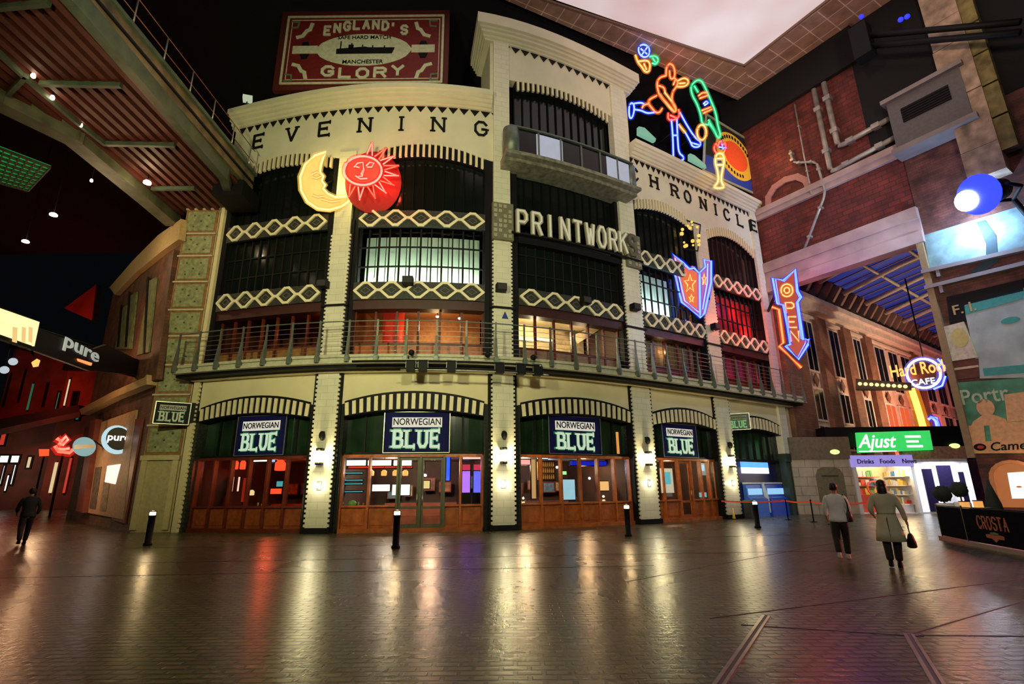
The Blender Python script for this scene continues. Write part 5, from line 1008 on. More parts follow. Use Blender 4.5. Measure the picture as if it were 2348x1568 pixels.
# bay behind the second arch: bright bar
S1 = lambda X, Y: (680+X/3.267, 820+Y/3.267)
for k, (a, b, lb) in enumerate(((348,520,'left glowing white menu board over the bar'),(535,710,'middle glowing white menu board over the bar'),(728,862,'right glowing white menu board over the bar'))): panel(1, *S1(a,768), *S1(b,808), GW, 'menu_board', lb, 'menu board', grp='menu boards over the bar')
for k, (X, lb) in enumerate(((560,'leftmost orange pendant over the bright bar'),(655,'second orange pendant over the bright bar'),(740,'third orange pendant over the bright bar'),(815,'rightmost orange pendant over the bright bar'))): pend(1, *S1(X,862), GO, lb, 0.13, 0.26, 'bar pendants')
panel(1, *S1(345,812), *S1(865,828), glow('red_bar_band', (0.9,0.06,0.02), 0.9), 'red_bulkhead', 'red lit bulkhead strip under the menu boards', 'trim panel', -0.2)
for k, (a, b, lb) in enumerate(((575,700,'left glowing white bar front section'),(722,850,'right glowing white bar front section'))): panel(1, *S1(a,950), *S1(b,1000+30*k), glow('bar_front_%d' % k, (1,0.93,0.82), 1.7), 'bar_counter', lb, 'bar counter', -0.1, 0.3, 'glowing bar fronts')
for k, Y in enumerate((865,918,945,1003)): panel(1, *S1(372,Y-4), *S1(495,Y+4), GT, 'glass_shelf', ('topmost','second','third','lowest')[k]+' teal-edged glass shelf left in the bar', 'shelf', 0, 0.3, 'teal glass shelves')
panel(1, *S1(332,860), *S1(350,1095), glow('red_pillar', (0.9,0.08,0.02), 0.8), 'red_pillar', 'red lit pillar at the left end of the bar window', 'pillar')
for k, (X, r, lb) in enumerate(((335,0.11,'small green potted plant on the left bar windowsill'),(418,0.17,'larger green potted plant on the left bar windowsill'))):
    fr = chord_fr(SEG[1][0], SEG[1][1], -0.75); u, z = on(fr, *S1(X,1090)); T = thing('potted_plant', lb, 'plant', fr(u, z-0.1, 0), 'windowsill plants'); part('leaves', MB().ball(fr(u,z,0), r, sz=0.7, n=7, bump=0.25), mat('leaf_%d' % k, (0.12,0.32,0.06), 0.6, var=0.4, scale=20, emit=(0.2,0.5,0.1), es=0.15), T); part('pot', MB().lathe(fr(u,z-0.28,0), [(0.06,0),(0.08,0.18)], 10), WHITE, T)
panel(1, *S1(925,922), *S1(998,980), GY, 'lit_notice', 'cream lit notice behind the double door glass', 'notice'); pend(1, *S1(960,880), GW, 'small white pendant behind the double door', 0.09, 0.12)
panel(1, *S1(1120,735), *S1(1150,920), GB, 'blue_light_column', 'vertical saturated blue light column in the right bar window', 'lamp')
for k, (a, b, m_, lb) in enumerate(((1240,1300,GP,'left violet-lit gaming machine in the right bar window'),(1325,1390,glow('blue_violet', (0.12,0.12,1.0), 1.5),'right blue-lit gaming machine in the right bar window'))):
    T, fr, A0, B0 = panel(1, *S1(a,850), *S1(b,1010), m_, 'gaming_machine', lb, 'gaming machine', 0, 0.15, 'gaming machines'); part('cabinet', MB().box(fr, A0[0]-0.05, B0[0]+0.05, 0.05, A0[1], -0.4, 0.12), BLACK, T); part('top_sign', MB().box(fr, A0[0], B0[0], B0[1]+0.05, B0[1]+0.3, -0.1, 0.1), glow('crimson_top_%d' % k, (0.8,0.05,0.12), 0.9), T)
panel(1, *S1(1245,738), *S1(1390,760), glow('pink_tube_light', (1,0.6,0.6), 1.3), 'light_strip', 'pink light strip above the gaming machines', 'lamp')
def stool(i, px, py, lb):
    fr = chord_fr(SEG[i][0], SEG[i][1], -1.6); u, z = on(fr, px, py); T = thing('bar_stool', lb, 'stool', fr(u, 0.03, 0), 'bar stools')
    part('seat', MB().lathe(fr(u,0.74,0), [(0.17,0),(0.19,0.03),(0.17,0.07)], 14), mat('stool_steel_%d' % int(px), (0.35,0.35,0.4), 0.3, 0.6), T)
    for a_ in (45,135,225,315): c_, s_ = math.cos(math.radians(a_)), math.sin(math.radians(a_)); part('leg', MB().tube([fr(u+0.12*c_,0.74,0.12*s_), fr(u+0.2*c_,0.03,0.2*s_)], 0.015, 5), STEEL, T)
    part('foot_ring', MB().tube([fr(u+0.17*math.cos(k*0.524),0.3,0.17*math.sin(k*0.524)) for k in range(12)], 0.01, 5, True), STEEL, T)
stool(1, *S1(1110,1000), 'left steel bar stool in the right bar window'); stool(1, *S1(1185,1000), 'right steel bar stool in the right bar window'); stool(1, *S1(430,1010), 'steel bar stool below the teal shelves')
def table(i, px, lb, w_=-1.5):
    fr = chord_fr(SEG[i][0], SEG[i][1], w_); u, z = on(fr, px, 1130); T = thing('pub_table', lb, 'table', fr(u,0.03,0), 'pub tables')
    part('table_top', MB().lathe(fr(u,0.98,0), [(0.36,0),(0.38,0.02),(0.36,0.04)], 16), WOODD, T); part('pedestal', MB().tube([fr(u,0.06,0), fr(u,0.98,0)], 0.04, 8), BLACK, T); part('base', MB().lathe(fr(u,0.03,0), [(0.24,0),(0.2,0.03)], 14), BLACK, T)
    for k in range(2):
        T2 = thing('drink_glass', ('tall clear drink glass on the '+lb) if k == 0 else ('shorter amber drink glass on the '+lb), 'glass', fr(u-0.12+0.2*k, 1.02, 0)); part('tumbler', MB().lathe(fr(u-0.12+0.2*k,1.022,0), [(0.03,0),(0.04,0.15-0.04*k),(0.034,0.15-0.04*k),(0.026,0.01)], 10), mat('glass_tumbler_%d_%d' % (int(px), k), (0.5,0.45,0.4) if k == 0 else (0.6,0.3,0.08), 0.1), T2)
table(1, 830, 'round table in the left bar window'); table(2, 1210, 'round table in the left window of the central bay'); table(2, 1375, 'round table in the right window of the central bay'); table(0, 600, 'round table in the red lounge window')
# bay behind the third arch
S2 = lambda X, Y: (1120+X/3.5625, 820+Y/3.5625)
panel(2, *S2(255,835), *S2(335,872), glow('rose_neon_script', (1,0.35,0.35), 1.5), 'neon_script', 'pink glowing script sign at the left of the central bar window', 'sign')
panel(2, *S2(395,800), *S2(480,825), glow('cold_strip', (0.7,0.8,1), 2.0), 'light_strip', 'cold white strip light in the central bar window', 'lamp')
for k in range(7): pend(2, *S2(745+37*k, 815), GY, '%s bulb in the row of ceiling bulbs of the central bar' % ('first','second','third','fourth','fifth','sixth','last')[k], 0.045, 0.08, 'row of ceiling bulbs')
T, fr, a, b = panel(2, *S2(355,830), *S2(378,1150), glow('amber_column', (0.9,0.5,0.2), 0.7), 'lit_column', 'thin amber lit column with a round foot in the central bar', 'pillar')
T, fr, a, b = panel(2, *S2(400,850), *S2(540,1000), mat('back_bar_wood', (0.30,0.13,0.05), 0.5, var=0.4), 'bottle_cabinet', 'wooden bottle cabinet with lit shelves in the central bar', 'cabinet', -0.5)
q = MB()
for k in range(3):
    for j in range(8): u = a[0]+0.06+j*(b[0]-a[0]-0.1)/8; q.lathe(fr(u, a[1]+0.06+k*0.3, -0.38), [(0.03,0),(0.03,0.13),(0.012,0.16),(0.012,0.22)], 6)
part('bottle_row', q, mat('bottle_amber', (0.4,0.22,0.06), 0.2, emit=(0.8,0.4,0.1), es=0.35), T)
panel(2, *S2(582,928), *S2(632,955), GRN2, 'exit_sign', 'small green lit exit sign in the central bar window', 'sign')
panel(2, *S2(602,995), *S2(698,1160), GIC, 'window_poster', 'ice blue lit poster standing in the central bar window', 'poster', 1.4)
panel(2, *S2(670,850), *S2(1070,878), glow('blue_soffit', (0.01,0.02,0.6), 0.9), 'blue_light_band', 'long deep blue light band across the central bar', 'lamp', -0.4)
T, fr, a, b = panel(2, *S2(880,1010), *S2(975,1085), glow('amber_glow', (1.0,0.55,0.2), 1.1), 'amber_wall_light', 'amber fan-shaped wall light low in the central bar', 'lamp')
for k, (X, Y, c_, lb) in enumerate(((560,895,(0.8,0.9,1),'white spotlight dot beside the exit sign'),(825,985,(0.8,0.9,1),'white spotlight dot below the blue band'),(1075,965,(0.8,0.9,0.5),'pale green spotlight at the right of the central bar window'),(1080,1030,(1,0.9,0.5),'yellow spotlight at the right of the central bar window'))): fr = Z(2); u, z = on(fr, *S2(X,Y)); solo('spot_lamp', MB().ball(fr(u,z,0), 0.07, n=6), glow('spot_dot_%d' % k, c_, 2), lb, 'lamp', 'small bar spotlights')
fr = chord_fr(SEG[2][0], SEG[2][1], -0.8); a, b = on(fr, 1386, 1035), on(fr, 1415, 965); T = thing('orange_lit_column', 'orange glowing column behind the transom right of the central bar sign', 'lamp', fr(a[0],a[1],0))
# bay behind the fourth arch: posters on the doors
S3 = lambda X, Y: (1420+X/3.563, 820+Y/3.563)
fr = chord_fr(SEG[3][0], SEG[3][1], -0.3)
for k, (x0, y0, x1, y1, m_, lb) in enumerate(((345,905,430,1105,mat('cream_poster', (0.7,0.65,0.5), 0.5, emit=(0.8,0.75,0.6), es=0.35),'cream menu poster on the left pane of the wooden shopfront'),(655,1100,710,1140,GT,'small teal sticker on the right wooden door'),(655,860,700,960,mat('grey_poster', (0.3,0.35,0.3), 0.5, emit=(0.5,0.55,0.5), es=0.25),'grey photo poster on the right pane of the wooden shopfront'))):
    a, b = on(fr, *S3(x0,y1)), on(fr, *S3(x1,y0)); T = thing('door_poster', lb, 'poster', fr(a[0],a[1],0), 'posters on the wooden doors'); part('sheet', MB().box(fr, a[0], b[0], a[1], b[1], -0.0, 0.015), m_, T); part('picture', MB().box(fr, a[0]+(b[0]-a[0])*.2, b[0]-(b[0]-a[0])*.2, a[1]+(b[1]-a[1])*.35, b[1]-(b[1]-a[1])*.15, 0.015, 0.02), [GT, GR, GIC][k], T)
part('orange_tube', MB().box(chord_fr(SEG[2][0], SEG[2][1], -0.62), *[on(chord_fr(SEG[2][0], SEG[2][1], -0.62), 1384, 1035)[0], on(chord_fr(SEG[2][0], SEG[2][1], -0.62), 1416, 1035)[0]], 3.25, 4.3, 0.13, 0.16), glow('orange_transom', (0.95,0.38,0.08), 0.8), bpy.data.objects['orange_lit_column'])
for (t, w_, e, c_) in ((0.35,-3,90,(1,0.12,0.05)),(0.7,-3,90,(1,0.15,0.05)),(1.3,-3.2,260,(1,0.8,0.6)),(1.6,-3.5,200,(1,0.6,0.4)),(1.85,-3,50,(0.4,0.3,1)),(2.3,-3,240,(1,0.7,0.4)),(2.55,-3.6,120,(0.5,0.6,1)),(2.8,-3,190,(1,0.6,0.3)),(3.3,-2.5,150,(1,0.65,0.35)),(3.7,-2.5,130,(1,0.6,0.35))): light('POINT', F(t, 2.7, w_), e, c_, 0.15)
random.seed(11)
PICM = [mat('picture_tone_%d' % k, c_, 0.6, var=0.5, scale=5) for k, c_ in enumerate(((0.30,0.12,0.05),(0.08,0.16,0.22),(0.35,0.28,0.12),(0.12,0.05,0.03)))]
WHERE = ('beside the left edge', 'left of the middle', 'near the middle', 'right of the middle', 'by the right edge')
ROOM = ('red lounge', 'bright bar', 'central bar room', 'panelled-door room')
for i in range(4):
    fr = chord_fr(SEG[i][0], SEG[i][1], -5.6); n = 5
    for k in range(n):
        u = fr.L*(k+0.3)/n+random.uniform(0,0.3); z = 1.35+random.uniform(-0.1,0.35); wd_ = random.uniform(0.4,0.8); hh = random.uniform(0.4,0.7)
        T = thing('wall_picture', 'framed picture on the back wall of the %s, %s' % (ROOM[i], WHERE[k]), 'picture', fr(u, z, 0), 'framed pictures in the bar rooms'); part('canvas', MB().box(fr, u, u+wd_, z, z+hh, 0, 0.03), PICM[(i+k)%4], T); part('frame', MB().ribbon(fr, [(u,z),(u+wd_,z),(u+wd_,z+hh),(u,z+hh)], 0.05, 0, 0.05, True), WOODD, T)
    fr = chord_fr(SEG[i][0], SEG[i][1], -4.6); T = thing('bench_seat', 'long buttoned bench seat along the back of the %s' % ROOM[i], 'bench', fr(fr.L/2, 0.03, 0)); cl = mat('bench_cloth_%d' % i, ((0.25,0.02,0.02),(0.20,0.05,0.02),(0.10,0.03,0.02),(0.16,0.06,0.03))[i], 0.6, var=0.2)
    part('seat', MB().box(fr, 0.5, fr.L-0.5, 0.05, 0.48, 0, 0.5), cl, T); part('backrest', MB().box(fr, 0.5, fr.L-0.5, 0.48, 1.05, -0.12, 0.08), cl, T)
# ---------------------------------------------------------------- first-floor rooms
for i, (a, b) in enumerate(SEG):
    fc = [WOODD, WOODD, WOODD, WOODD, WOODD][i]; nb = [7, 6, 6, 5, 5][i]
    for k in range(nb+1): u = a+(b-a)*k/nb; part('window_post', MB().box(F, u-0.05*mt(u), u+0.05*mt(u), 7.1, 9.5, -0.55, -0.42), fc, BLD)
    part('window_dado', MB().slab(F, a, b, 7.1, 7.95, -0.52, -0.48, 6), [mat('dado_ochre', (0.28,0.13,0.04), 0.5, var=0.2), WOOD, mat('dado_pink', (0.28,0.16,0.12), 0.5, var=0.2), WOODD, WOODD][i], BLD)
    part('window_rail', MB().slab(F, a, b, 7.92, 8.02, -0.55, -0.42, 6), fc, BLD); part('first_floor_window', MB().slab(F, a, b, 8.0, 9.5, -0.5, -0.49, 6), GLS, BLD)
    wc = [(0.10,0.02,0.012), (0.50,0.24,0.10), (0.62,0.50,0.28), (0.12,0.07,0.05), (0.10,0.02,0.05)][i]
    part('room_back_wall', MB().slab(F, i+0.03, i+0.98, 7.0, 10.3, -4.2, -4.0, 6), mat('room_wall_%d' % i, wc, 0.7, var=0.2), BLD)
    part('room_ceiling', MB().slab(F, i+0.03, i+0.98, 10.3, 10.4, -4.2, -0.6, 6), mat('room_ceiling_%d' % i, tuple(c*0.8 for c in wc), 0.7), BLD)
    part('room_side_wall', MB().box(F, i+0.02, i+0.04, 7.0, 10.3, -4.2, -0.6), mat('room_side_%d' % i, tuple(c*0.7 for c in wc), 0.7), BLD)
    part('room_floor', MB().slab(F, i+0.03, i+0.98, 6.9, 7.0, -4.2, -0.5, 6), DKB, BLD)
    for (e, c_, tt) in [((50,(1,0.12,0.05),0.75),), ((230,(1,0.6,0.28),0.6),(60,(1,0.2,0.1),0.3)), ((420,(1,0.8,0.5),0.35),(180,(1,0.7,0.45),0.75)), ((60,(1,0.6,0.3),0.4),), ((260,(1,0.03,0.1),0.5),(160,(0.35,0.05,1),0.3))][i]: light('POINT', F(i+tt, 9.3, -2.2), e*0.6, c_, 0.2)
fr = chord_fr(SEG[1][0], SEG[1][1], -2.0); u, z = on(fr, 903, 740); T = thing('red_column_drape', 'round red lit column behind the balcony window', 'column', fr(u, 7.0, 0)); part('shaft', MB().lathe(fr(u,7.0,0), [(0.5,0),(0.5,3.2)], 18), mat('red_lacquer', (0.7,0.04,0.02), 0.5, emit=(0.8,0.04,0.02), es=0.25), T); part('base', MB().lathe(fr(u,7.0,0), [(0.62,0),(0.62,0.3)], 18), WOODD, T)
for k, (px, py, lb) in enumerate(((988,712,'largest ceiling spot behind the balcony window left of the second pilaster'),(1003,726,'small ceiling spot just right of the largest one upstairs'),(1054,730,'ceiling spot nearest the second pilaster upstairs'),(1226,722,'ceiling spot in the upstairs room of the central bay'),(1305,740,'pinkish ceiling light in the upstairs room of the central bay'))):
    fr = chord_fr(SEG[1 if k < 3 else 2][0], SEG[1 if k < 3 else 2][1], -1.6); u, z = on(fr, px, py); T = thing('ceiling_spot', lb, 'lamp', fr(u,z,0), 'upstairs ceiling spots'); part('bulb', MB().ball(fr(u,z,0), 0.09 if k else 0.16, n=6, sz=0.6), GW, T); part('stem', MB().tube([fr(u,z+0.03,0), fr(u,10.3,0)], 0.02, 5), BLACK, T)
fr = chord_fr(SEG[2][0], SEG[2][1], -3.6)
for k, (x0, y0, x1, y1, lb) in enumerate(((1188,725,1222,775,'left cream wall panel lit from below upstairs in the central bay'),(1228,728,1262,775,'right cream wall panel lit from below upstairs in the central bay'))): a, b = on(fr,x0,y1), on(fr,x1,y0); T = thing('lit_wall_panel', lb, 'wall panel', fr(a[0],a[1],0), 'lit wall panels upstairs'); part('panel', MB().box(fr,a[0],b[0],a[1],b[1],-0.05,0), CRW, T); part('light_shelf', MB().box(fr,a[0],b[0],a[1]-0.1,a[1],0,0.15), glow('shelf_glow_%d' % k, (1,0.85,0.5), 2.2), T)
a, b = on(fr,1290,765), on(fr,1375,700); T = thing('angled_ceiling_panel', 'slanting cream ceiling panel and red artwork upstairs in the central bay', 'panel', fr(a[0],a[1],0)); part('slope', MB().prism(fr, [on(fr,1300,775), on(fr,1395,735), on(fr,1380,750), on(fr,1315,792)], 0.4, 0.5), CRW, T); part('artwork', MB().box(fr, *[on(fr,1300,0)[0] if False else on(fr,1300,745)[0], on(fr,1335,745)[0]], on(fr,1320,755)[1], on(fr,1320,730)[1], 0.4, 0.45), mat('pink_art', (0.7,0.25,0.25), 0.5), T)
# ---------------------------------------------------------------- lit middle windows
BLIND = mat('pale_blind', (0.55,0.62,0.48), 0.8, var=0.04, scale=3)
def blinds(a, b, label, z0=10.8, z1=13.5, m=BLIND, lc=(0.9,1.0,0.85), lp=240):
    T = thing('window_blind', label, 'blind', F((a+b)/2, z0, -0.95)); n = 11; 
    for k in range(n): u0 = a+(b-a)*k/n; part('blind_panel', MB().slab(F, u0+0.002, u0+(b-a)/n-0.004, z0, z1, -1.0, -0.97, 2), m, T)
    part('light_tube', MB().tube([F(a+(b-a)*k/8, z0+0.06, -0.62) for k in range(9)], 0.035, 6), glow('blind_tube_%d' % int(a*100), lc, 14), T)
    for k in range(3): u = a+(b-a)*(k+0.5)/3; L_ = light('AREA', F(u, z0+0.12, -0.55), lp/3, lc, 0.15, F(u, z1-0.6, -0.97), size_y=None); L_.data.shape = 'RECTANGLE'; L_.data.size = (b-a)*7/3; L_.data.size_y = 0.12; lamp_child(L_, T)
blinds(1.115, 1.885, 'greenish white panel blind glowing from its foot, between the diamond bands behind the sun bay', lp=260)
blinds(3.12, 3.62, 'bluish white panel blind glowing beside the star arrow', lc=(0.75,0.9,1.0), lp=240)
def curtain(a, b, z0, z1, m, label, ph=0):
    q = MB(); n = 80
    P = [F(a+(b-a)*k/n, 0, -0.85+0.09*math.sin(k*1.1+ph)+0.03*math.sin(k*2.7)) for k in range(n+1)]
    for k in range(n): p, r_ = P[k], P[k+1]; q.face([(p[0],p[1],z0),(r_[0],r_[1],z0),(r_[0],r_[1],z1),(p[0],p[1],z1)], None, 0, True)
    T = thing('curtain', label, 'curtain', F((a+b)/2, z0, -0.85)); part('pleated_cloth', q, m, T); part('curtain_rail', MB().tube([F(a,z1,-0.85), F(b,z1,-0.85)], 0.03, 6), BLACK, T); return T
T = curtain(4.12, 4.88, 10.75, 13.5, mat('scarlet_cloth', (0.65,0.03,0.03), 0.7), 'scarlet pleated curtain lit red and violet beside the OPEN arrow')
lamp_child(light('POINT', F(4.72, 11.3, -0.5), 60, (1,0.10,0.05), 0.1), T); lamp_child(light('POINT', F(4.55, 12.6, -0.5), 25, (1,0.05,0.05), 0.1), T); lamp_child(light('POINT', F(4.3, 12.4, -0.5), 25, (0.15,0.1,1), 0.1), T)
T = curtain(4.13, 4.86, 7.95, 10.2, mat('magenta_cloth', (0.45,0.02,0.12), 0.7), 'magenta curtain behind the balcony at its right end', 1.0)
T = curtain(3.14, 3.85, 7.95, 9.9, mat('tan_cloth', (0.25,0.14,0.07), 0.7), 'tan curtain behind the balcony left of the last pilaster', 2.0)
lamp_child(light('POINT', F(3.4, 8.9, -0.6), 14, (1,0.7,0.35), 0.08), T)
T = thing('tungsten_cluster', 'cluster of golden lights hanging before the top window right of the third pilaster', 'lamp', F(3.82, 14.6, 0.4)); fr = facing(3.85, 0.5)
random.seed(5)
for k in range(16): a = on(fr, 1562+random.uniform(0,42), 508+random.uniform(0,60)); part('gold_bulb', MB().ball(fr(a[0],a[1],0), random.uniform(0.06,0.13), n=5), bpy.data.materials.get('gold_bulb') or glow('gold_bulb', (1.0,0.6,0.10), 1.2), T)
part('hanger_frame', MB().ribbon(fr, [on(fr,1560,500), on(fr,1606,515), on(fr,1600,575), on(fr,1565,570)], 0.06, -0.06, 0.0, True), BLACK, T)
# ---------------------------------------------------------------- cash machine bay
NW = mat('navy_wall', (0.012,0.014,0.09), 0.35, var=0.2); T = thing('cash_machine_surround', 'navy blue wall panel in the last arch with a lit blue and white header', 'wall panel', F(4.5, 0, -0.6))
part('panel', MB().slab(F, 4.105, 4.9, 0.0, 3.1, -0.7, -0.6, 6), NW, T); fr = chord_fr(4.12, 4.88, -0.58); a, b = on(fr,1700,1085), on(fr,1756,1060)
part('header_sign', MB().box(fr, max(a[0],0.02), b[0], a[1], (a[1]+b[1])/2, 0, 0.12), glow('header_white', (0.85,0.9,1), 1.6), T); part('header_sign', MB().box(fr, max(a[0],0.02), b[0], (a[1]+b[1])/2, b[1], 0, 0.12), glow('header_blue', (0.1,0.35,1), 1.5), T)
for k, (x0, x1, lb) in enumerate(((1712,1750,'left blue and white cash machine in the navy panel'),(1757,1800,'right blue cash machine in the navy panel'))):
    fr = chord_fr(4.12, 4.88, -0.55); a, b = on(fr,x0,1185)[0], on(fr,x1,1185)[0]; T = thing('cash_machine', lb, 'cash machine', fr((a+b)/2, 0, 0), 'cash machines')
    side = lambda P: (lambda u, v, w_: fr(w_, v, u))
    part('cabinet', MB().prism(side(0), [(0,0),(0.45,0),(0.45,0.95),(0.22,1.1),(0.18,1.75),(0,1.85)], a, b), mat('atm_blue_%d' % k, (0.015,0.05,0.40) if k else (0.04,0.16,0.5), 0.35, emit=(0.02,0.1,0.6), es=0.12), T)
    part('screen', MB().box(fr, a+0.12, b-0.12, 1.2, 1.55, 0.205, 0.225), glow('atm_screen_%d' % k, (0.3,0.6,0.9), 1.0), T); part('side_cheek', MB().prism(side(0), [(0,0.2),(0.5,0.2),(0.5,1.0),(0.3,1.8),(0,1.9)], b, b+0.06), mat('atm_white_%d' % k, (0.7,0.75,0.7), 0.4), T); part('keypad', MB().box(fr, a+0.2, b-0.2, 1.0, 1.03, 0.3, 0.42), STEEL, T); part('top_cap', MB().box(fr, a-0.02, b+0.02, 1.8, 1.9, 0, 0.22), bpy.data.materials['atm_white_%d' % k], T)
lamp_child(light('POINT', F(4.4, 2.6, 0.3), 6, (0.5,0.65,1), 0.1), T)
fr = tan_fr(4.13, 0.5); T = thing('litter_bin', 'square dark litter bin with an orange panel beside the cash machines', 'bin', fr(0,0,0)); part('body', MB().box(fr, -0.22, 0.25, 0.02, 0.85, -0.2, 0.2), mat('bin_charcoal', (0.03,0.03,0.03), 0.5), T); part('orange_panel', MB().box(fr, -0.02, 0.12, 0.1, 0.6, 0.2, 0.215), mat('bin_orange', (0.45,0.10,0.03), 0.5), T); part('hood', MB().box(fr, -0.25, 0.28, 0.85, 0.95, -0.22, 0.22), METAL, T)
fr = tan_fr(3.93, 0.35); T = thing('wet_floor_cone', 'narrow yellow warning cone against the last pilaster foot', 'cone', fr(0,0,0)); part('cone', MB().lathe(fr(0,0.02,0), [(0.1,0),(0.07,0.1),(0.02,0.55)], 10), mat('cone_yellow', (0.85,0.65,0.1), 0.5), T); part('foot', MB().box(fr, -0.14, 0.14, 0, 0.03, -0.14, 0.14), BLACK, T)
# ================================================================ left side: footbridge, side street
L = plane_fr((-16.62, 24.1), (-.72, .69), (-1, -1))
BK3 = brick('side_brick', (0.15,0.055,0.025), (0.10,0.04,0.02), (0.06,0.035,0.02), 0.5, 0.16, 0.012, 0.7, 0.3, noise=0.5); STONE = mat('warm_stone_band', (0.52,0.36,0.16), 0.6, var=0.15)
T = thing('side_street_building', 'dark brick side street building with curved ochre stone bands and tall pale windows', 'building', L(9, 0, 0))
up = [(430,506),(427,509),(376,543),(319,598),(262,661)]; lw = [(275,678),(322,630),(385,580),(425,553)]
U = [on(L,*p) for p in up]; W_ = [on(L,*p) for p in lw]
part('brick_wall', MB().prism(L, [(0,0)]+[(-0.0, U[0][1])]+U[1:]+[(U[-1][0], 0)], -0.6, 0), BK3, T)
part('curved_cornice', MB().prism(L, U+W_, 0, 0.3), STONE, T); part('lower_band', quad(L, [(362,862),(357,868),(280,900),(200,940),(205,952),(280,915),(350,888),(362,884)], 0, 0.45), STONE, T)
for P in ([(318,670),(300,680),(280,800),(305,800)], [(363,636),(346,645),(318,815),(345,808)], [(296,700),(286,705),(268,800),(280,800)]):
    w_ = part('window_surround', quad(L, P, 0.02, 0.1), mat('pale_green_light_%d' % P[0][0], (0.15,0.18,0.08), 0.5, var=0.4, scale=3), T); cx_, cy_ = sum(p[0] for p in P)/4, sum(p[1] for p in P)/4
    part('window_bar', quad(L, [(cx_+(P[0][0]-cx_)*.1+2,P[0][1]), (cx_+2+(P[0][0]-cx_)*0.1-4,P[0][1]), (cx_-9,P[2][1]-4), (cx_-5,P[2][1]-4)], 0.1, 0.14), BLACK, w_)
part('brick_pier', quad(L, [(412,575),(400,590),(352,880),(372,870)], 0.0, 0.25), BK3, T)
T = thing('street_shopfront', 'peach-panelled side street shopfront with red pillars beside the tiled column', 'shopfront', L(7, 0, 0))
part('panel', quad(L, [(318,940),(238,968),(205,1175),(288,1190)], 0.02, 0.12), mat('peach_panel', (0.55,0.33,0.18), 0.6, var=0.2), T)
part('red_pillar', quad(L, [(332,960),(306,962),(262,1190),(290,1200)], 0.02, 0.10), mat('dark_red_pillar', (0.20,0.04,0.02), 0.5), T); part('red_pillar', quad(L, [(238,962),(226,966),(193,1170),(208,1175)], 0.05, 0.4), bpy.data.materials['dark_red_pillar'], T)
part('lit_display', quad(L, [(284,1064),(254,1068),(248,1105),(272,1110)], 0.12, 0.16), glow('display_white', (1,0.75,0.65), 1.2), T)
part('poster', quad(L, [(240,1070),(226,1072),(212,1165),(226,1167)], 0.12, 0.15), mat('dim_poster', (0.14,0.10,0.08), 0.6, var=0.6, scale=4), T); part('poster', quad(L, [(262,1085),(248,1087),(236,1170),(250,1172)], 0.12, 0.15), mat('tan_poster', (0.30,0.20,0.12), 0.6, var=0.6, scale=4), T)
fr = face_pt(*L(4.5,0,2.2)[:2]); T = thing('round_club_sign', 'round black club sign with white lettering in a cold lit ring', 'sign', fr(*on(fr,270,1040),0)); part('ring', quad(fr, ell(268,1008,36,33,26), -0.1, 0), glow('cold_ring', (0.55,0.78,0.85), 0.9), T); part('disc', quad(fr, ell(271,1006,28,26,24), 0, 0.05), mat('disc_brown', (0.03,0.015,0.012), 0.4), T)
u, z = on(fr, 271, 1010); part('lettering', font_mb('pure', fr, u, z, 0.5, 0.05, 0.08), GW, T); part('arm', MB().tube([fr(*on(fr,300,985),-0.05), L(3.6,4.2,0)], 0.04), METAL, T)
fr = face_pt(*L(9.5,0,0.8)[:2]); T = thing('oval_shop_sign', 'pale teal oval shop sign with a white bar, further up the side street', 'sign', fr(*on(fr,193,1045),0)); part('disc', quad(fr, ell(193,1024,27,22,24), -0.08, 0), glow('teal_oval', (0.28,0.48,0.48), 0.8), T); part('white_bar', quad(fr, [(170,1020),(216,1018),(216,1027),(170,1029)], 0, 0.04), WHITE, T); part('arm', MB().tube([fr(*on(fr,216,1010),0), L(9.0,4.0,0)], 0.04), BLACK, T)
fr = face_pt(-33, 42); T = thing('ribbon_neon_sign', 'red and white ribbon-shaped neon sign left of the teal oval', 'neon sign', fr(*on(fr,145,1035),0))
neon('red_tube', fr, [[(126,1022),(135,1035),(160,1038),(168,1030)],[(130,1005),(145,1015),(135,1022)]], lambda x, y: (x, y), 0.13, N_RED, T); neon('white_tube', fr, [[(128,1028),(145,1030),(160,1028)],[(140,1012),(152,1000),(156,1008),(144,1020),(134,1016)]], lambda x, y: (x, y), 0.10, N_PINK, T); part('post', MB().tube([fr(*on(fr,145,1038),-0.1), fr(on(fr,145,1038)[0],0,-0.1)], 0.08), BLACK, T)
panelL = lambda fr, x0, y0, x1, y1, m, nm, lb, cat, g=None: None
fr = face_pt(-40, 46); T = thing('square_shop_sign', 'small glowing red square sign low in the side street', 'sign', fr(*on(fr,101,1045),0)); part('face', quad(fr, [(89,1030),(113,1030),(112,1045),(90,1046)], 0, 0.2), GR, T); part('post', MB().tube([fr(*on(fr,101,1046),0), fr(on(fr,101,1046)[0],0,0)], 0.07), BLACK, T)
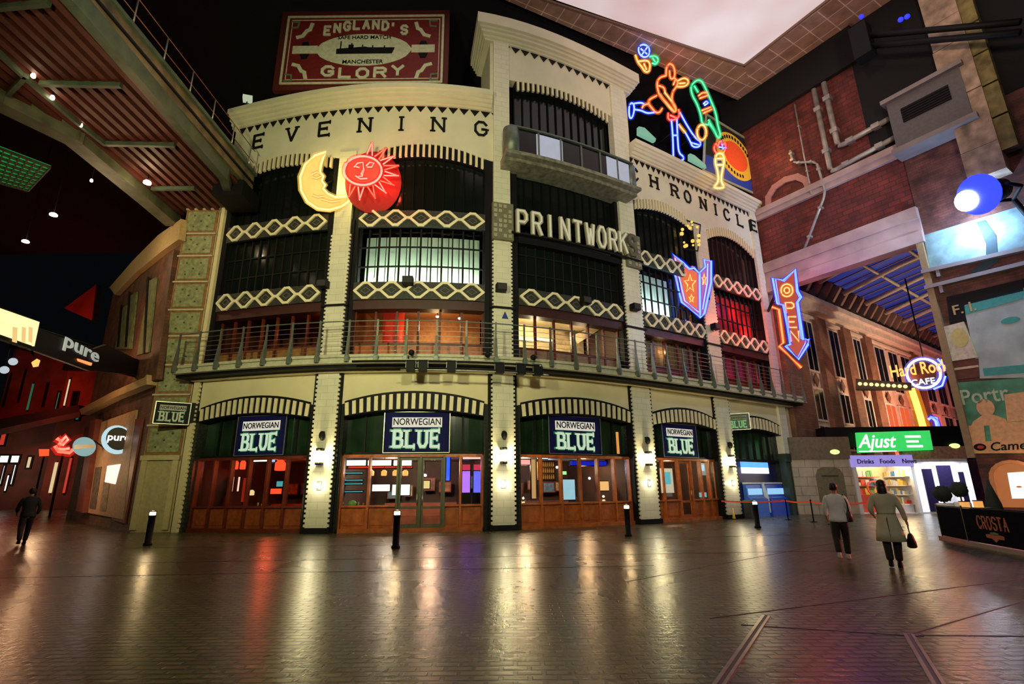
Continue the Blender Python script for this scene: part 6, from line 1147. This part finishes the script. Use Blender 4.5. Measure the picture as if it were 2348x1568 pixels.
# street lantern globes at the far left edge
# the street's other buildings
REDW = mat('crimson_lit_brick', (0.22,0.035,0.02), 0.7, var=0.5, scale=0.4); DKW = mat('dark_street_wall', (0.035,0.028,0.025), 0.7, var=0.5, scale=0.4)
ST = plane_fr((-80, 62), (1, 0.12), (0, -1))
def house(name, label, x0, x1, ytop, wall, gable=None, wins=(), yg=1165):
    u0, u1 = on(ST,x0,yg)[0], on(ST,x1,yg)[0]; zt = on(ST,(x0+x1)/2,ytop)[1]; T = thing(name, label, 'building', ST((u0+u1)/2,0,0)); part('wall', MB().box(ST,u0,u1,0,zt,-3,0), wall, T)
    part('cornice', MB().box(ST,u0-0.3,u1+0.3,zt,zt+0.8,-3,0.6), BLACK, T)
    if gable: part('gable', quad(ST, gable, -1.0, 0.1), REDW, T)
    for (a, b, c, d_, m_) in wins:
        p, r_ = on(ST,a,d_), on(ST,b,c); w_ = part('window', MB().box(ST,p[0]-0.2,r_[0]+0.2,p[1]-0.2,r_[1]+0.2,0,0.1), BLACK, T); part('pane', MB().box(ST,p[0],r_[0],p[1],r_[1],0.1,0.14), m_, w_)
WP = glow('far_window_warm', (1,0.75,0.4), 0.7); WR = glow('far_window_red', (0.9,0.06,0.03), 0.55); WG2 = glow('far_window_green', (0.03,0.25,0.14), 0.4); DG = DGLASS; WWT = glow('far_shop_white', (0.9,0.9,0.85), 1.3)
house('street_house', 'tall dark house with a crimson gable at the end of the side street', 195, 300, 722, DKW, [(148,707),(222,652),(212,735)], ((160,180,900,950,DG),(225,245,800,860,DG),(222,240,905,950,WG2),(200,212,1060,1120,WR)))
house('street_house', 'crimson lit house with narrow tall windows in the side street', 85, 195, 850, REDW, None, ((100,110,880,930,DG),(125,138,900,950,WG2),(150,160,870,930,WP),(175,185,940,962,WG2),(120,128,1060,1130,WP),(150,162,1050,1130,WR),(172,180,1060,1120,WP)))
house('street_house', 'house with bright white shop windows at the far left', -60, 85, 800, mat('dim_red_brick', (0.10,0.025,0.018), 0.7, var=0.5, scale=0.4), None, ((0,22,1045,1060,WWT),(26,46,1045,1060,WWT),(2,12,1068,1110,WWT),(26,38,1066,1110,WWT),(14,20,1090,1125,WWT),(62,74,1048,1072,WP),(0,18,985,1020,WR),(10,24,860,930,DG),(45,58,850,920,DG),(66,76,880,940,WG2)))
q = MB(); a = on(ST,20,975); part_ = None
T = thing('street_canopy', 'long dark canopy running across the side street shops', 'canopy', ST(a[0],a[1],0.1)); part('slab', quad(ST, [(-60,985),(210,935),(215,950),(-60,1010)], 0.2, 2.5), BLACK, T); part('valance', quad(ST, [(-60,1010),(214,950),(214,962),(-60,1024)], 2.3, 2.5), DKW, T)
light('POINT', ST(*on(ST,130,930),7), 800, (1,0.07,0.03), 0.5); light('POINT', ST(*on(ST,200,740),5), 300, (1,0.05,0.03), 0.5); light('POINT', L(11, 1.6, 4.0), 60, (1,0.6,0.35), 0.3); light('POINT', ST(*on(ST,20,1080),6), 500, (1,0.75,0.5), 0.4); light('POINT', L(9, 3.0, 2.5), 160, (1,0.62,0.32), 0.3); light('POINT', L(6, 9, 3.0), 260, (1,0.5,0.25), 0.3); light('POINT', L(2.5, 13.5, 3.5), 320, (1,0.72,0.4), 0.3)
# overhead club banner
CB = plane_fr((-17.6, 22.5), (5, -9), (1, 0.3)) if False else plane_fr((-17.9, 22.0), (3.2, -9), (1, 0.5))
CB = plane_fr((-18.6, 21.8), (2.6, -9), (1, -0.2)); T = thing('club_banner', 'dark overhead banner with grey lettering on a truss crossing the side street', 'banner', CB(*on(CB,200,830),0))
part('board', quad(CB, [(70,748),(215,800),(245,790),(330,832),(322,862),(300,858),(205,850),(68,800)], -0.15, 0), mat('banner_black', (0.008,0.008,0.018), 0.5), T)
u, z = on(CB, 186, 806); f0 = (u, z); part('lettering', font_mb('pure', plane_fr(CB(u,0,0.0)[:2], (-2.6,9), CB.n), 0, z-0.12, 0.8, 0.02, 0.06, sx=2.1), mat('banner_letters', (0.5,0.55,0.5), 0.5, emit=(0.5,0.55,0.5), es=0.5), T)
part('tail_lamp', quad(CB, [(176,822),(208,832),(206,838),(178,828)], 0, 0.06), glow('amber_red_strip', (1,0.25,0.08), 1.6), T)
q = MB()
for y0, y1 in (((68,745),(330,828)), ((68,800),(322,864))): a, b = on(CB,*y0), on(CB,*y1); q.tube([CB(a[0],a[1],-0.2), CB(b[0],b[1],-0.2)], 0.06, 6)
for k in range(12): x = 70+k*22; a, b = on(CB,x,746+(x-68)*0.31), on(CB,x+20,803+(x-68)*0.24); q.tube([CB(a[0],a[1],-0.2), CB(b[0],b[1],-0.2)], 0.03, 5)
part('truss', q, BLACK, T)
T = thing('lit_video_board', 'glaring cream and yellow lit board at the far left', 'screen', CB(*on(CB,20,790),0)); part('screen_face', quad(CB, [(-30,702),(72,737),(60,793),(-30,762)], 0.1, 0.25), glow('board_cream', (1.0,0.88,0.42), 1.15), T); part('frame', MB().ribbon(CB, [on(CB,*p,0.1) for p in [(-30,700),(73,736),(61,795),(-30,764)]], 0.12, 0.0, 0.22, True), BLACK, T)
for k, (a_, b_) in enumerate(((8,18),(30,38),(46,54))): part('pale_band', quad(CB, [(a_,748),(b_,750),(b_-1,785),(a_-1,782)], 0.25, 0.27), glow('board_band_%d' % k, (1.0,0.65,0.25), 0.9), T)
for k, (x, y, lb) in enumerate(((30,829,'upper small chrome globe lamp at the far left under the banner'),(10,848,'lower small chrome globe lamp at the far left edge'))): c = CB(*on(CB,x,y),0); T = thing('globe_lamp', lb, 'lamp', c, 'chrome globe lamps'); part('globe', MB().ball(c,0.13,n=7), glow('chrome_globe_%d' % k,(0.6,0.7,0.75),0.8), T); part('hanger', MB().tube([c,(c[0],c[1],c[2]+1.3)],0.02,5), BLACK, T)
fr = face_pt(*CB(*on(CB,78,835),0)[:2]); T = thing('red_signal_lamp', 'orange-red glowing signal lamp under the banner', 'lamp', fr(*on(fr,80,835),0)); part('lens', quad(fr, [(72,832),(84,824),(92,828),(88,840),(76,842)], 0, 0.15), GO, T); part('hood', MB().tube([fr(*on(fr,84,826),-0.05), CB(*on(CB,84,800),-0.2)], 0.04), BLACK, T)
# ---------------------------------------------------------------- footbridge overhead
ZB = 15.5; pb = lambda x, y, z=ZB: gz(x, y, z)
DECKM = mat('dark_red_corrugated', (0.085,0.018,0.012), 0.6, var=0.3, scale=2); EDGE = mat('olive_edge_beam', (0.085,0.09,0.05), 0.6, var=0.4, scale=1.5); GREENB = mat('dull_green_beam', (0.06,0.085,0.055), 0.5, var=0.3, scale=2)
T = thing('footbridge', 'overhead footbridge with a red ribbed underside, joining the corner of the building', 'bridge', (-15, 15, ZB))
xr = -12.75; rgt = [(xr,-4),(xr+0.1,12),(-12.95,20.7),(-13.8,23.2)]; lft = [pb(405,512), pb(330,445), pb(170,310), pb(0,225), (-24,12.5), (-26,-4)]
lft[0] = (-17.8, 24.6); out = rgt+lft
part('deck', MB().prism(XYFZ, out, ZB+0.25, ZB+0.5), DECKM, T)
for k in range(26):
    x = -12.95-k*0.42; y0 = -4; y1 = 23.2 if x > -14 else 24.4
    if x < -17.3: y1 = 17.7-(-17.3-x)*0.6
    y1 = min(y1, 24.4); part('underside_rib', MB().box(XYFZ, x-0.11, x+0.11, y0, y1, ZB+0.08, ZB+0.25), DECKM, T)
part('edge_beam', MB().ribbon(XYFZ, lft, 0.7, ZB-0.35, ZB+0.5), EDGE, T); part('edge_beam', MB().ribbon(XYFZ, rgt, 0.35, ZB-0.3, ZB+0.3), GREENB, T)
for (a, b) in (((95,192),(275,196)), ((245,330),(398,333)), ((0,18),(110,8)), ((350,433),(445,432))): p, r_ = pb(*a), pb(*b); part('cross_beam', MB().ribbon(XYFZ, [p, r_], 0.14, ZB-0.08, ZB+0.1), GREENB, T)
part('long_beam', MB().ribbon(XYFZ, [pb(-10,115), pb(60,180), pb(170,275), pb(240,330)], 0.14, ZB-0.08, ZB+0.1), GREENB, T); part('long_beam', MB().ribbon(XYFZ, [pb(60,175), pb(20,215)], 0.14, ZB-0.08, ZB+0.1), GREENB, T)
# side truss and railing
S = plane_fr((xr, 0), (0, 1), (1, 0)); q = MB()
part('side_fascia', MB().box(S, -4, 22.6, ZB+0.3, ZB+1.1, -0.1, 0.12), mat('ochre_fascia', (0.13,0.10,0.05), 0.6, var=0.6, scale=1.3), T); part('top_chord', MB().box(S, -4, 22.6, ZB+1.1, ZB+1.25, -0.15, 0.25), GREENB, T); part('mid_chord', MB().box(S, -4, 22.6, ZB+0.62, ZB+0.7, 0.12, 0.2), BLACK, T)
for k in range(16): y = -2+k*1.6; part('railing_post', MB().tube([S(y,ZB+1.2,0.1), S(y,ZB+2.4,0.1)], 0.028, 5), STEEL, T)
for z in (1.75, 2.4): part('railing_rail', MB().tube([S(-4,ZB+z,0.1), S(22.4,ZB+z,0.1)], 0.02, 5), mat('copper_rail_%d' % int(z*100), (0.35,0.14,0.08), 0.4), T)
part('end_bracket', MB().box(S, 21.6, 23.2, ZB-0.5, ZB+0.3, -1.2, 0.2), BLACK, T)
for k, (x, y, r_, e, z, lb) in enumerate(((337,422,0.16,60,15.1,'bright warm downlight on the footbridge edge nearest the tiled column'),(119,228,0.07,6,15.4,'small warm downlight on the footbridge underside, the middle of three'),(75,178,0.07,4,15.4,'small warm downlight on the footbridge underside, highest of three'),(185,291,0.05,3,15.4,'small warm downlight on the footbridge underside, lowest of three'),(122,495,0.2,60,17.5,'warm ceiling downlight, upper of the pair over the side street'),(58,556,0.2,60,17.5,'warm ceiling downlight, lower of the pair over the side street'),(209,417,0.07,2,17.5,'faint small ceiling light below the footbridge'))):
    c = (*gz(x, y, z), z); D = thing('downlight', lb, 'lamp', c, 'overhead downlights'); part('lens', MB().lathe(c, [(r_*0.6,0),(r_,0.03),(r_,0.10),(r_*0.7,0.16)], 14), bpy.data.materials.get('downlight_lens') or glow('downlight_lens', (1,0.82,0.5), 9), D)
    part('stem', MB().tube([(c[0],c[1],c[2]+0.12), (c[0],c[1],15.8 if z < 16 else 30.7)], 0.02, 5), BLACK, D); lamp_child(light('POINT', (c[0],c[1],c[2]-0.25), e, (1,0.75,0.42), 0.1), D)
T = thing('ceiling_grille', 'green lit square grille hanging under the dark roof at the far left', 'grille', (*gz(40,395,18),18)); G4 = [gz(*p,18) for p in ((-30,330),(115,385),(65,438),(-40,410))]
part('green_sheet', MB().prism(XYFZ, G4, 18.1, 18.15), mat('green_lit_sheet', (0.02,0.10,0.04), 0.6, var=0.8, scale=0.6, emit=(0.01,0.45,0.08), es=0.5), T); q = MB()
for k in range(9):
    x = k/8; a = (G4[0][0]*(1-x)+G4[1][0]*x, G4[0][1]*(1-x)+G4[1][1]*x); b = (G4[3][0]*(1-x)+G4[2][0]*x, G4[3][1]*(1-x)+G4[2][1]*x); q.ribbon(XYFZ, [a, b], 0.06, 17.95, 18.1)
    a = (G4[0][0]*(1-x)+G4[3][0]*x, G4[0][1]*(1-x)+G4[3][1]*x); b = (G4[1][0]*(1-x)+G4[2][0]*x, G4[1][1]*(1-x)+G4[2][1]*x); q.ribbon(XYFZ, [a, b], 0.05, 17.95, 18.1)
part('grid_bars', q, OLIVE, T)
light('POINT', (-14.2, 9, 12.5), 70, (1,0.35,0.2), 0.4); light('POINT', (-14.8, 17.5, 12.8), 80, (1,0.45,0.25), 0.4); light('POINT', (-9.5, 14, 14.5), 90, (1,0.8,0.4), 0.4)
# ================================================================ bollards, barriers, people
for k, (x, y, lb) in enumerate(((338,1250,'short black lamp bollard in front of the tiled column'),(907,1257,'short black lamp bollard in front of the double door'),(1441,1229,'short black lamp bollard before the third pilaster'),(1738,1210,'short black lamp bollard before the cash machines'))):
    c = (*gz(x,y), 0.0); T = thing('lamp_bollard', lb, 'bollard', c, 'lamp bollards')
    part('post', MB().lathe(c, [(0.13,0.0),(0.13,0.06),(0.10,0.08),(0.10,0.86),(0.115,0.88),(0.115,0.93)], 14), BLACK, T); part('lamp_band', MB().lathe((c[0],c[1],0.93), [(0.085,0),(0.085,0.10)], 14), glow('bollard_band_%d' % k, (1.0,0.72,0.38), 25), T); part('cap', MB().lathe((c[0],c[1],1.03), [(0.12,0),(0.12,0.02),(0.02,0.05)], 14), BLACK, T)
    lamp_child(light('POINT', (c[0],c[1],1.2), 14, (1.0,0.68,0.32), 0.06), T)
RP = [(*gz(1790,1192),0), (*gz(1828,1198),0), (*gz(1864,1203),0), (*gz(1893,1203),0)]
RP = [(13.9,28.0,0),(14.2,26.2,0),(14.0,24.4,0)]
PB = []
for k, p in enumerate(RP):
    T = thing('barrier_post', ('belt barrier post nearest the cash machines','middle belt barrier post','belt barrier post nearest the square')[k], 'barrier post', p, 'belt barrier posts'); part('pole', MB().lathe(p, [(0.03,0.02),(0.03,0.95),(0.04,0.96),(0.04,1.02)], 10), BLACK, T); part('base', MB().lathe(p, [(0.17,0),(0.17,0.02),(0.05,0.04)], 16), BLACK, T)
q = MB()
BP = [(10.9,28.8,0)]+RP+[(15.2,23.6,0)]
for a, b in zip(BP, BP[1:]):
    f = plane_fr((a[0],a[1]), (b[0]-a[0], b[1]-a[1]), (-1,-1)); L_ = math.hypot(b[0]-a[0], b[1]-a[1]); q.slab(f, 0.03, L_-0.03, lambda t: 0.90-0.06*math.sin(math.pi*t/L_), lambda t: 0.97-0.06*math.sin(math.pi*t/L_), -0.003, 0.003, 6)
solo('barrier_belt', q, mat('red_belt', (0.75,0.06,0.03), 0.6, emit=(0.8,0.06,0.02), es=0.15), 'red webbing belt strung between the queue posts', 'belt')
# cafe windbreak
K0, K1, K2 = gz(2162,1236), gz(2222,1249), gz(2360,1277); CV = mat('navy_canvas', (0.003,0.003,0.009), 0.9, var=0.3, scale=3, spec=0.05)
for k, (a, b, lb) in enumerate(((K0,K1,'plain navy canvas windbreak panel, the farther of two'),(K1,(K2[0]-0.1,K2[1]-0.6),'navy canvas windbreak panel with red lettering, the nearer of two'))):
    f = plane_fr(a, (b[0]-a[0], b[1]-a[1]), (-1,-1)); Ln = math.hypot(b[0]-a[0], b[1]-a[1]); T = thing('windbreak_panel', lb, 'windbreak', (*a,0), 'cafe windbreak panels'); f0 = f
    part('canvas', MB().slab(f, 0.05, Ln-0.02, 0.12, 0.98, -0.012, 0.012, 4), CV, T)
    for u in (0.02,)+((Ln,) if k else ()): part('post', MB().lathe(f(u,0,0), [(0.022,0),(0.022,1.04),(0.03,1.05)], 8), mat('tan_post_%d_%d' % (k,int(u*10)), (0.40,0.33,0.18), 0.4), T)
    part('top_rail', MB().tube([f(0.02,1.0,0), f(Ln,1.0,0)], 0.015, 6), BLACK, T); part('foot_strip', MB().box(f, 0, Ln, 0.0, 0.10, -0.12, 0.10), mat('red_foot' if k == 0 else 'grey_foot', (0.45,0.16,0.14) if k == 0 else (0.30,0.24,0.22), 0.5), T)
    if k: 
        u0, u1 = on(f,2243,1200)[0], on(f,2312,1200)[0]; q = MB(); word(q, f, 'CROSTA', u0, u1, 0.50, 0.30, 0.045, 0.012, 0.02, 0.18); part('lettering', q, mat('rust_letters', (0.42,0.10,0.04), 0.6), T); um = (u0+u1)/2
        part('emblem', MB().prism(f, [(um-0.42,0.36),(um-0.2,0.38),(um,0.36),(um+0.2,0.38),(um+0.42,0.36),(um+0.40,0.28),(um+0.15,0.27),(um,0.19),(um-0.15,0.27),(um-0.40,0.28)], 0.012, 0.02), bpy.data.materials['rust_letters'], T); part('emblem_leaf', MB().prism(f, ell(um,0.405,0.2,0.03,14), 0.012, 0.022), mat('dull_leaf_green', (0.06,0.16,0.08), 0.6), T)
def at_depth(px, py, t):  # a point t metres up range along the plan of a sight line
    r = ray(px, py); k = t/r[1]; return (r[0]*k, t, EYE+r[2]*k)
for k, (x, y, dp, lb) in enumerate(((2161,1132,18.6,'left round clipped shrub in a white pot behind the windbreak'),(2199,1122,19.6,'right round clipped shrub behind the windbreak'))):
    c = at_depth(x,y,dp); T = thing('clipped_shrub', lb, 'shrub', (c[0],c[1],0), 'clipped shrubs'); part('foliage', MB().ball(c, 0.25, n=10, bump=0.22), mat('dark_leaf_%d' % k, (0.008,0.014,0.006), 0.8, var=0.5, scale=25), T); part('stem', MB().tube([(c[0],c[1],0.4), c], 0.03, 6), WOODD, T); part('pot', MB().lathe((c[0],c[1],0), [(0.16,0),(0.24,0.75),(0.22,0.75),(0.1,0.7)], 14), WHITE, T); part('pot_rim', MB().lathe((c[0],c[1],0.75), [(0.26,0),(0.26,0.25),(0.22,0.28)], 14), WHITE, T)
c = at_depth(2271,1130,19.5); T = thing('cone_shrub', 'slim dark cone-shaped conifer by the brick wall behind the windbreak', 'shrub', (c[0],c[1],0)); part('foliage', MB().lathe((c[0],c[1],0.35), [(0.2,0),(0.27,0.2),(0.24,0.6),(0.14,1.0),(0.02,1.45)], 12), mat('conifer', (0.01,0.015,0.008), 0.8, var=0.6, scale=30, bump=1.0), T); part('tub', MB().lathe((c[0],c[1],0), [(0.16,0),(0.2,0.4)], 12), BLACK, T)
for k, (x, y, lb) in enumerate(((2212,1158,'smaller amber lantern behind the windbreak'),(2243,1156,'larger amber lantern behind the windbreak'))):
    c = at_depth(x,y,17.6+k*0.3); T = thing('table_lantern', lb, 'lantern', (c[0],c[1],0.75), 'amber table lanterns'); part('glass_body', MB().box(XYFZ, c[0]-0.09, c[0]+0.09, c[1]-0.09, c[1]+0.09, c[2]-0.1, c[2]+0.1), glow('amber_lantern_%d' % k, (0.95,0.42,0.10), 0.9), T)
    part('lid', MB().box(XYFZ, c[0]-0.1, c[0]+0.1, c[1]-0.1, c[1]+0.1, c[2]+0.1, c[2]+0.13), BLACK, T)
    T2 = thing('cafe_table', ('round black cafe table carrying the smaller amber lantern','round black cafe table carrying the larger amber lantern')[k], 'table', (c[0],c[1],0), 'cafe tables'); part('table_top', MB().lathe((c[0],c[1],c[2]-0.13), [(0.35,0),(0.35,0.03)], 16), BLACK, T2); part('pedestal', MB().tube([(c[0],c[1],0.03),(c[0],c[1],c[2]-0.13)], 0.03, 6), BLACK, T2); part('base', MB().lathe((c[0],c[1],0), [(0.2,0),(0.18,0.03)], 14), BLACK, T2)
# ---------------------------------------------------------------- people
SKIN = mat('skin', (0.42,0.24,0.16), 0.5, var=0.06)
def skinned(name, V, E_, R_, m, parent, M, root=0, sub=1):
    me = bpy.data.meshes.new(name); me.from_pydata([M @ Vector(v) for v in V], E_, []); o = bpy.data.objects.new(name, me); COL.objects.link(o)
    md = o.modifiers.new('s', 'SKIN'); md.use_smooth_shade = True
    for k, r in enumerate(R_): o.data.skin_vertices[0].data[k].radius = (r, r) if not isinstance(r, tuple) else r; o.data.skin_vertices[0].data[k].use_root = (k == root)
    sb = o.modifiers.new('d', 'SUBSURF'); sb.levels = sub; sb.render_levels = sub
    dg = bpy.context.evaluated_depsgraph_get(); me2 = bpy.data.meshes.new_from_object(o.evaluated_get(dg)); bpy.data.objects.remove(o)
    off = Vector(ROOTLOC[parent.name]); me2.transform(Matrix.Translation(-off)); me2.materials.clear(); me2.materials.append(m)
    o2 = bpy.data.objects.new(name, me2); COL.objects.link(o2); o2.parent = parent; ROOTLOC[o2.name] = ROOTLOC[parent.name]; return o2
def loft(rings, m_=0, sides=18):
    q = MB(); P = []
    for (cx, cy, z, rx, ry) in rings: P.append([(cx+rx*math.cos(2*math.pi*k/sides), cy+ry*math.sin(2*math.pi*k/sides), z) for k in range(sides)])
    for a, b in zip(P, P[1:]):
        for k in range(sides): q.face([a[k], a[(k+1)%sides], b[(k+1)%sides], b[k]], None, m_, True)
    q.face(P[0][::-1]); q.face(P[-1]); return q
def xf(q, M): q.v = [tuple(M @ Vector(v)) for v in q.v]; return q
def person(label, loc, heading, H, legs, arms, top, trousers, hair, kind, lean=0.04, shoes=None, extra=None):
    """legs: ((hipx, kneex, kneey, anklex, ankley, anklez) right and left); local +y is the walking direction; arms: elbow and wrist of right and left"""
    s = H/1.70; M = Matrix.Translation(loc) @ Matrix.Rotation(heading, 4, 'Z') @ Matrix.Scale(s, 4); T = thing('person', label, 'person', loc)
    V = [(0,0,.93),(0,lean*.3,1.08),(0,lean*.7,1.25),(0,lean,1.40),(0,lean+.01,1.48),(0,lean+.02,1.55),(0,lean+.02,1.63)]; E_ = [(i,i+1) for i in range(6)]; R_ = [(.155,.105),(.125,.09),(.15,.10),(.12,.08),.05,(.072,.085),(.068,.085)]
    def add(v, r, p): V.append(v); R_.append(r); E_.append((p, len(V)-1)); return len(V)-1
    for sd, lg in zip((1,-1), legs):
        h = add((sd*.09,0,.88), .088, 0); kx, ky, ax, ay, az = lg; kn = add((sd*.09+kx,ky,.49), .058, h); an = add((sd*.09+ax,ay,az+.09), .04, kn); add((sd*.09+ax,ay+.13,az+.04), .034, an)
    for sd, am in zip((1,-1), arms):
        sh = add((sd*.185,lean,1.385), .055, 3); (ex,ey,ez),(wx,wy,wz) = am; e = add((sd*.185+sd*ex,lean+ey,ez), .038, sh); w_ = add((sd*.185+sd*wx,lean+wy,wz), .026, e); d = (Vector((sd*.185+sd*wx,lean+wy,wz))-Vector((sd*.185+sd*ex,lean+ey,ez))).normalized()
        pm = Vector((sd*.185+sd*wx,lean+wy,wz))+d*.07; pl_ = add(tuple(pm), .030, w_); ac = Vector((0,1,0))
        for f_ in range(4): off = ac*(0.026*(f_-1.5)); ln = (.065,.078,.072,.055)[f_]; a = add(tuple(pm+d*.035+off), .010, pl_); add(tuple(pm+d*(.035+ln)+off+Vector((-sd*.018,0,0))), .0085, a)
        a = add(tuple(pm+ac*.045-d*.01), .011, pl_); add(tuple(pm+ac*.065+d*.03), .0095, a)
    skinned('body', V, E_, R_, SKIN, T, M)
    q = MB().lathe((0,lean+.115,1.575), [(.012,0),(.018,.01),(.006,.05)], 6)
    for sd in (1,-1): q.ball((sd*.078,lean+.02,1.585), .02, sx=.5, sy=.9, sz=1.5, n=5)
    part('face_features', xf(q, M), SKIN, T); q = MB()
    for sd in (1,-1): q.ball((sd*.032,lean+.098,1.612), .011, n=5)
    q.box(XYFZ, -.025,.025,lean+.098,lean+.108,1.535,1.543); part('eyes_and_mouth', xf(q, M), BLACK, T)
    q = MB().ball((0,lean+.0,1.64), .105, sx=.88, sy=1.0, sz=1.0, n=9); 
    if hair == 'long': q = join(q, loft([(0,lean-.045,1.36,.05,.03),(0,lean-.055,1.45,.085,.045),(0,lean-.045,1.56,.092,.065),(0,lean-.02,1.66,.07,.07)]))
    part('hair', xf(q, M), mat('hair_%s' % kind, (0.01,0.007,0.006), 0.5, var=0.3, scale=30), T)
    for sd, lg in zip((1,-1), legs):
        kx, ky, ax, ay, az = lg; skinned('trouser_leg', [(sd*.075,0,.93),(sd*.09+kx*.4,ky*.4,.72),(sd*.09+kx,ky,.49),(sd*.09+ax*.7+kx*.3,ay*.7+ky*.3,.28+az*.6),(sd*.09+ax,ay,az+.10)], [(0,1),(1,2),(2,3),(3,4)], [.115,.105,.085,.078,.072], trousers, T, M)
        c_, s_ = 1, 0; q = loft([(sd*.09+ax,ay+.05,az+.0,.045,.125),(sd*.09+ax,ay+.05,az+.03,.048,.128),(sd*.09+ax,ay+.02,az+.08,.042,.09),(sd*.09+ax,ay,az+.13,.04,.05)]); part('shoe', xf(q, M), shoes or BLACK, T)
    if kind == 'coat': rings = [(0,-.01,.50,.265,.20),(0,-.01,.66,.245,.185),(0,0,.82,.215,.16),(0,lean*.3,.98,.18,.135),(0,lean*.5,1.06,.165,.125),(0,lean*.8,1.22,.195,.14),(0,lean,1.36,.22,.14),(0,lean,1.44,.155,.10),(0,lean,1.49,.075,.07)]
    else: rings = [(0,0,.84,.195,.145),(0,0,.90,.195,.14),(0,lean*.3,.98,.18,.13),(0,lean*.5,1.08,.165,.12),(0,lean*.8,1.22,.185,.13),(0,lean,1.36,.215,.135),(0,lean,1.44,.15,.095),(0,lean,1.48,.07,.065)]
    body = part('coat' if kind == 'coat' else 'top', xf(loft(rings, sides=22), M), top, T)
    for sd, am in zip((1,-1), arms):
        (ex,ey,ez),(wx,wy,wz) = am; skinned('sleeve', [(sd*.12,lean,1.40),(sd*.185,lean,1.385),(sd*.185+sd*ex,lean+ey,ez),(sd*.185+sd*wx,lean+wy,wz)], [(0,1),(1,2),(2,3)], [.07,.078,.058,.048], top, T, M)
    if kind == 'coat': part('belt', xf(loft([(0,lean*.5,1.02,.172,.13),(0,lean*.5,1.06,.172,.132)]), M), mat('coat_belt', (0.24,0.22,0.13), 0.6), T); part('back_seam', xf(MB().box(XYFZ, -.004,.004,-.205,-.12,.50,.98), M), bpy.data.materials['coat_belt'], T)
    return T, M
g1 = gz(1938,1283); g2 = gz(2056,1300)
walk = ((.01,.10,.0,.16,.0),(-.01,-.03,-.01,-.20,.05)); stand = ((.0,.04,-.02,.05,.0),(.0,-.02,.01,-.12,.02))
h1 = math.atan2(-(18.5-g1[0]), 33-g1[1])
T, M = person('person in a white long-sleeved top and black trousers walking away with a dark shoulder bag', (*g1,0), h1, 1.66, walk, (((.06,-.05,1.13),(.02,.06,.93)),((.07,.02,1.12),(.05,.14,.95))), mat('white_top', (0.78,0.80,0.80), 0.8, var=0.08), mat('black_trousers', (0.012,0.011,0.012), 0.8), 'short', 'plain', shoes=mat('white_trainers', (0.5,0.5,0.45), 0.6))
c = M @ Vector((.22,-.02,.98)); T = thing('shoulder_bag', 'dark brown shoulder bag hanging at the side of the person in the white top', 'bag', tuple(c)); q = xf(loft([(.235,-.03,.84,.045,.12),(.24,-.03,.86,.06,.15),(.24,-.03,.98,.06,.14),(.235,-.03,1.08,.035,.11)]), M); part('pouch', q, mat('bag_brown', (0.02,0.012,0.012), 0.5), T); part('strap', xf(MB().tube([(.235,-.10,1.07),(.23,-.09,1.25),(.17,0.02,1.455),(.23,.12,1.25),(.235,.05,1.07)], .012, 5), M), BLACK, T)
T, M = person('person in a pale trench coat with long dark hair walking away carrying a black handbag', (*g2,0), h1-0.1, 1.70, stand, (((.09,-.02,1.12),(.13,.02,.90)),((.09,-.06,1.13),(.05,.04,1.02))), mat('pale_trench', (0.55,0.52,0.36), 0.75, var=0.1), mat('dark_trousers', (0.016,0.012,0.012), 0.8), 'long', 'coat')
c = M @ Vector((.335,.04,.45)); T = thing('handbag', 'large black handbag hanging from the hand of the person in the trench coat', 'bag', tuple(c)); part('pouch', xf(loft([(.335,.05,.38,.06,.10),(.335,.05,.40,.085,.15),(.335,.05,.50,.08,.15),(.335,.05,.62,.05,.10),(.335,.05,.66,.03,.07)]), M), BLACK, T); part('handle', xf(MB().tube([(.335,-.02,.64),(.325,.0,.74),(.322,.045,.79),(.325,.09,.74),(.335,.12,.64)], .010, 6), M), BLACK, T)
g3 = gz(48,1250); T, M = person('person in dark clothes walking alone at the far left of the square', (*g3,0), 0.9, 1.80, ((.02,.16,.02,.26,.0),(-.02,-.06,-.03,-.28,.06)), (((.08,-.08,1.12),(.05,.02,.92)),((.08,.05,1.12),(.05,.18,.98))), mat('black_jacket', (0.012,0.013,0.013), 0.8), mat('charcoal_trousers', (0.015,0.015,0.014), 0.8), 'short', 'jacket', lean=0.05)
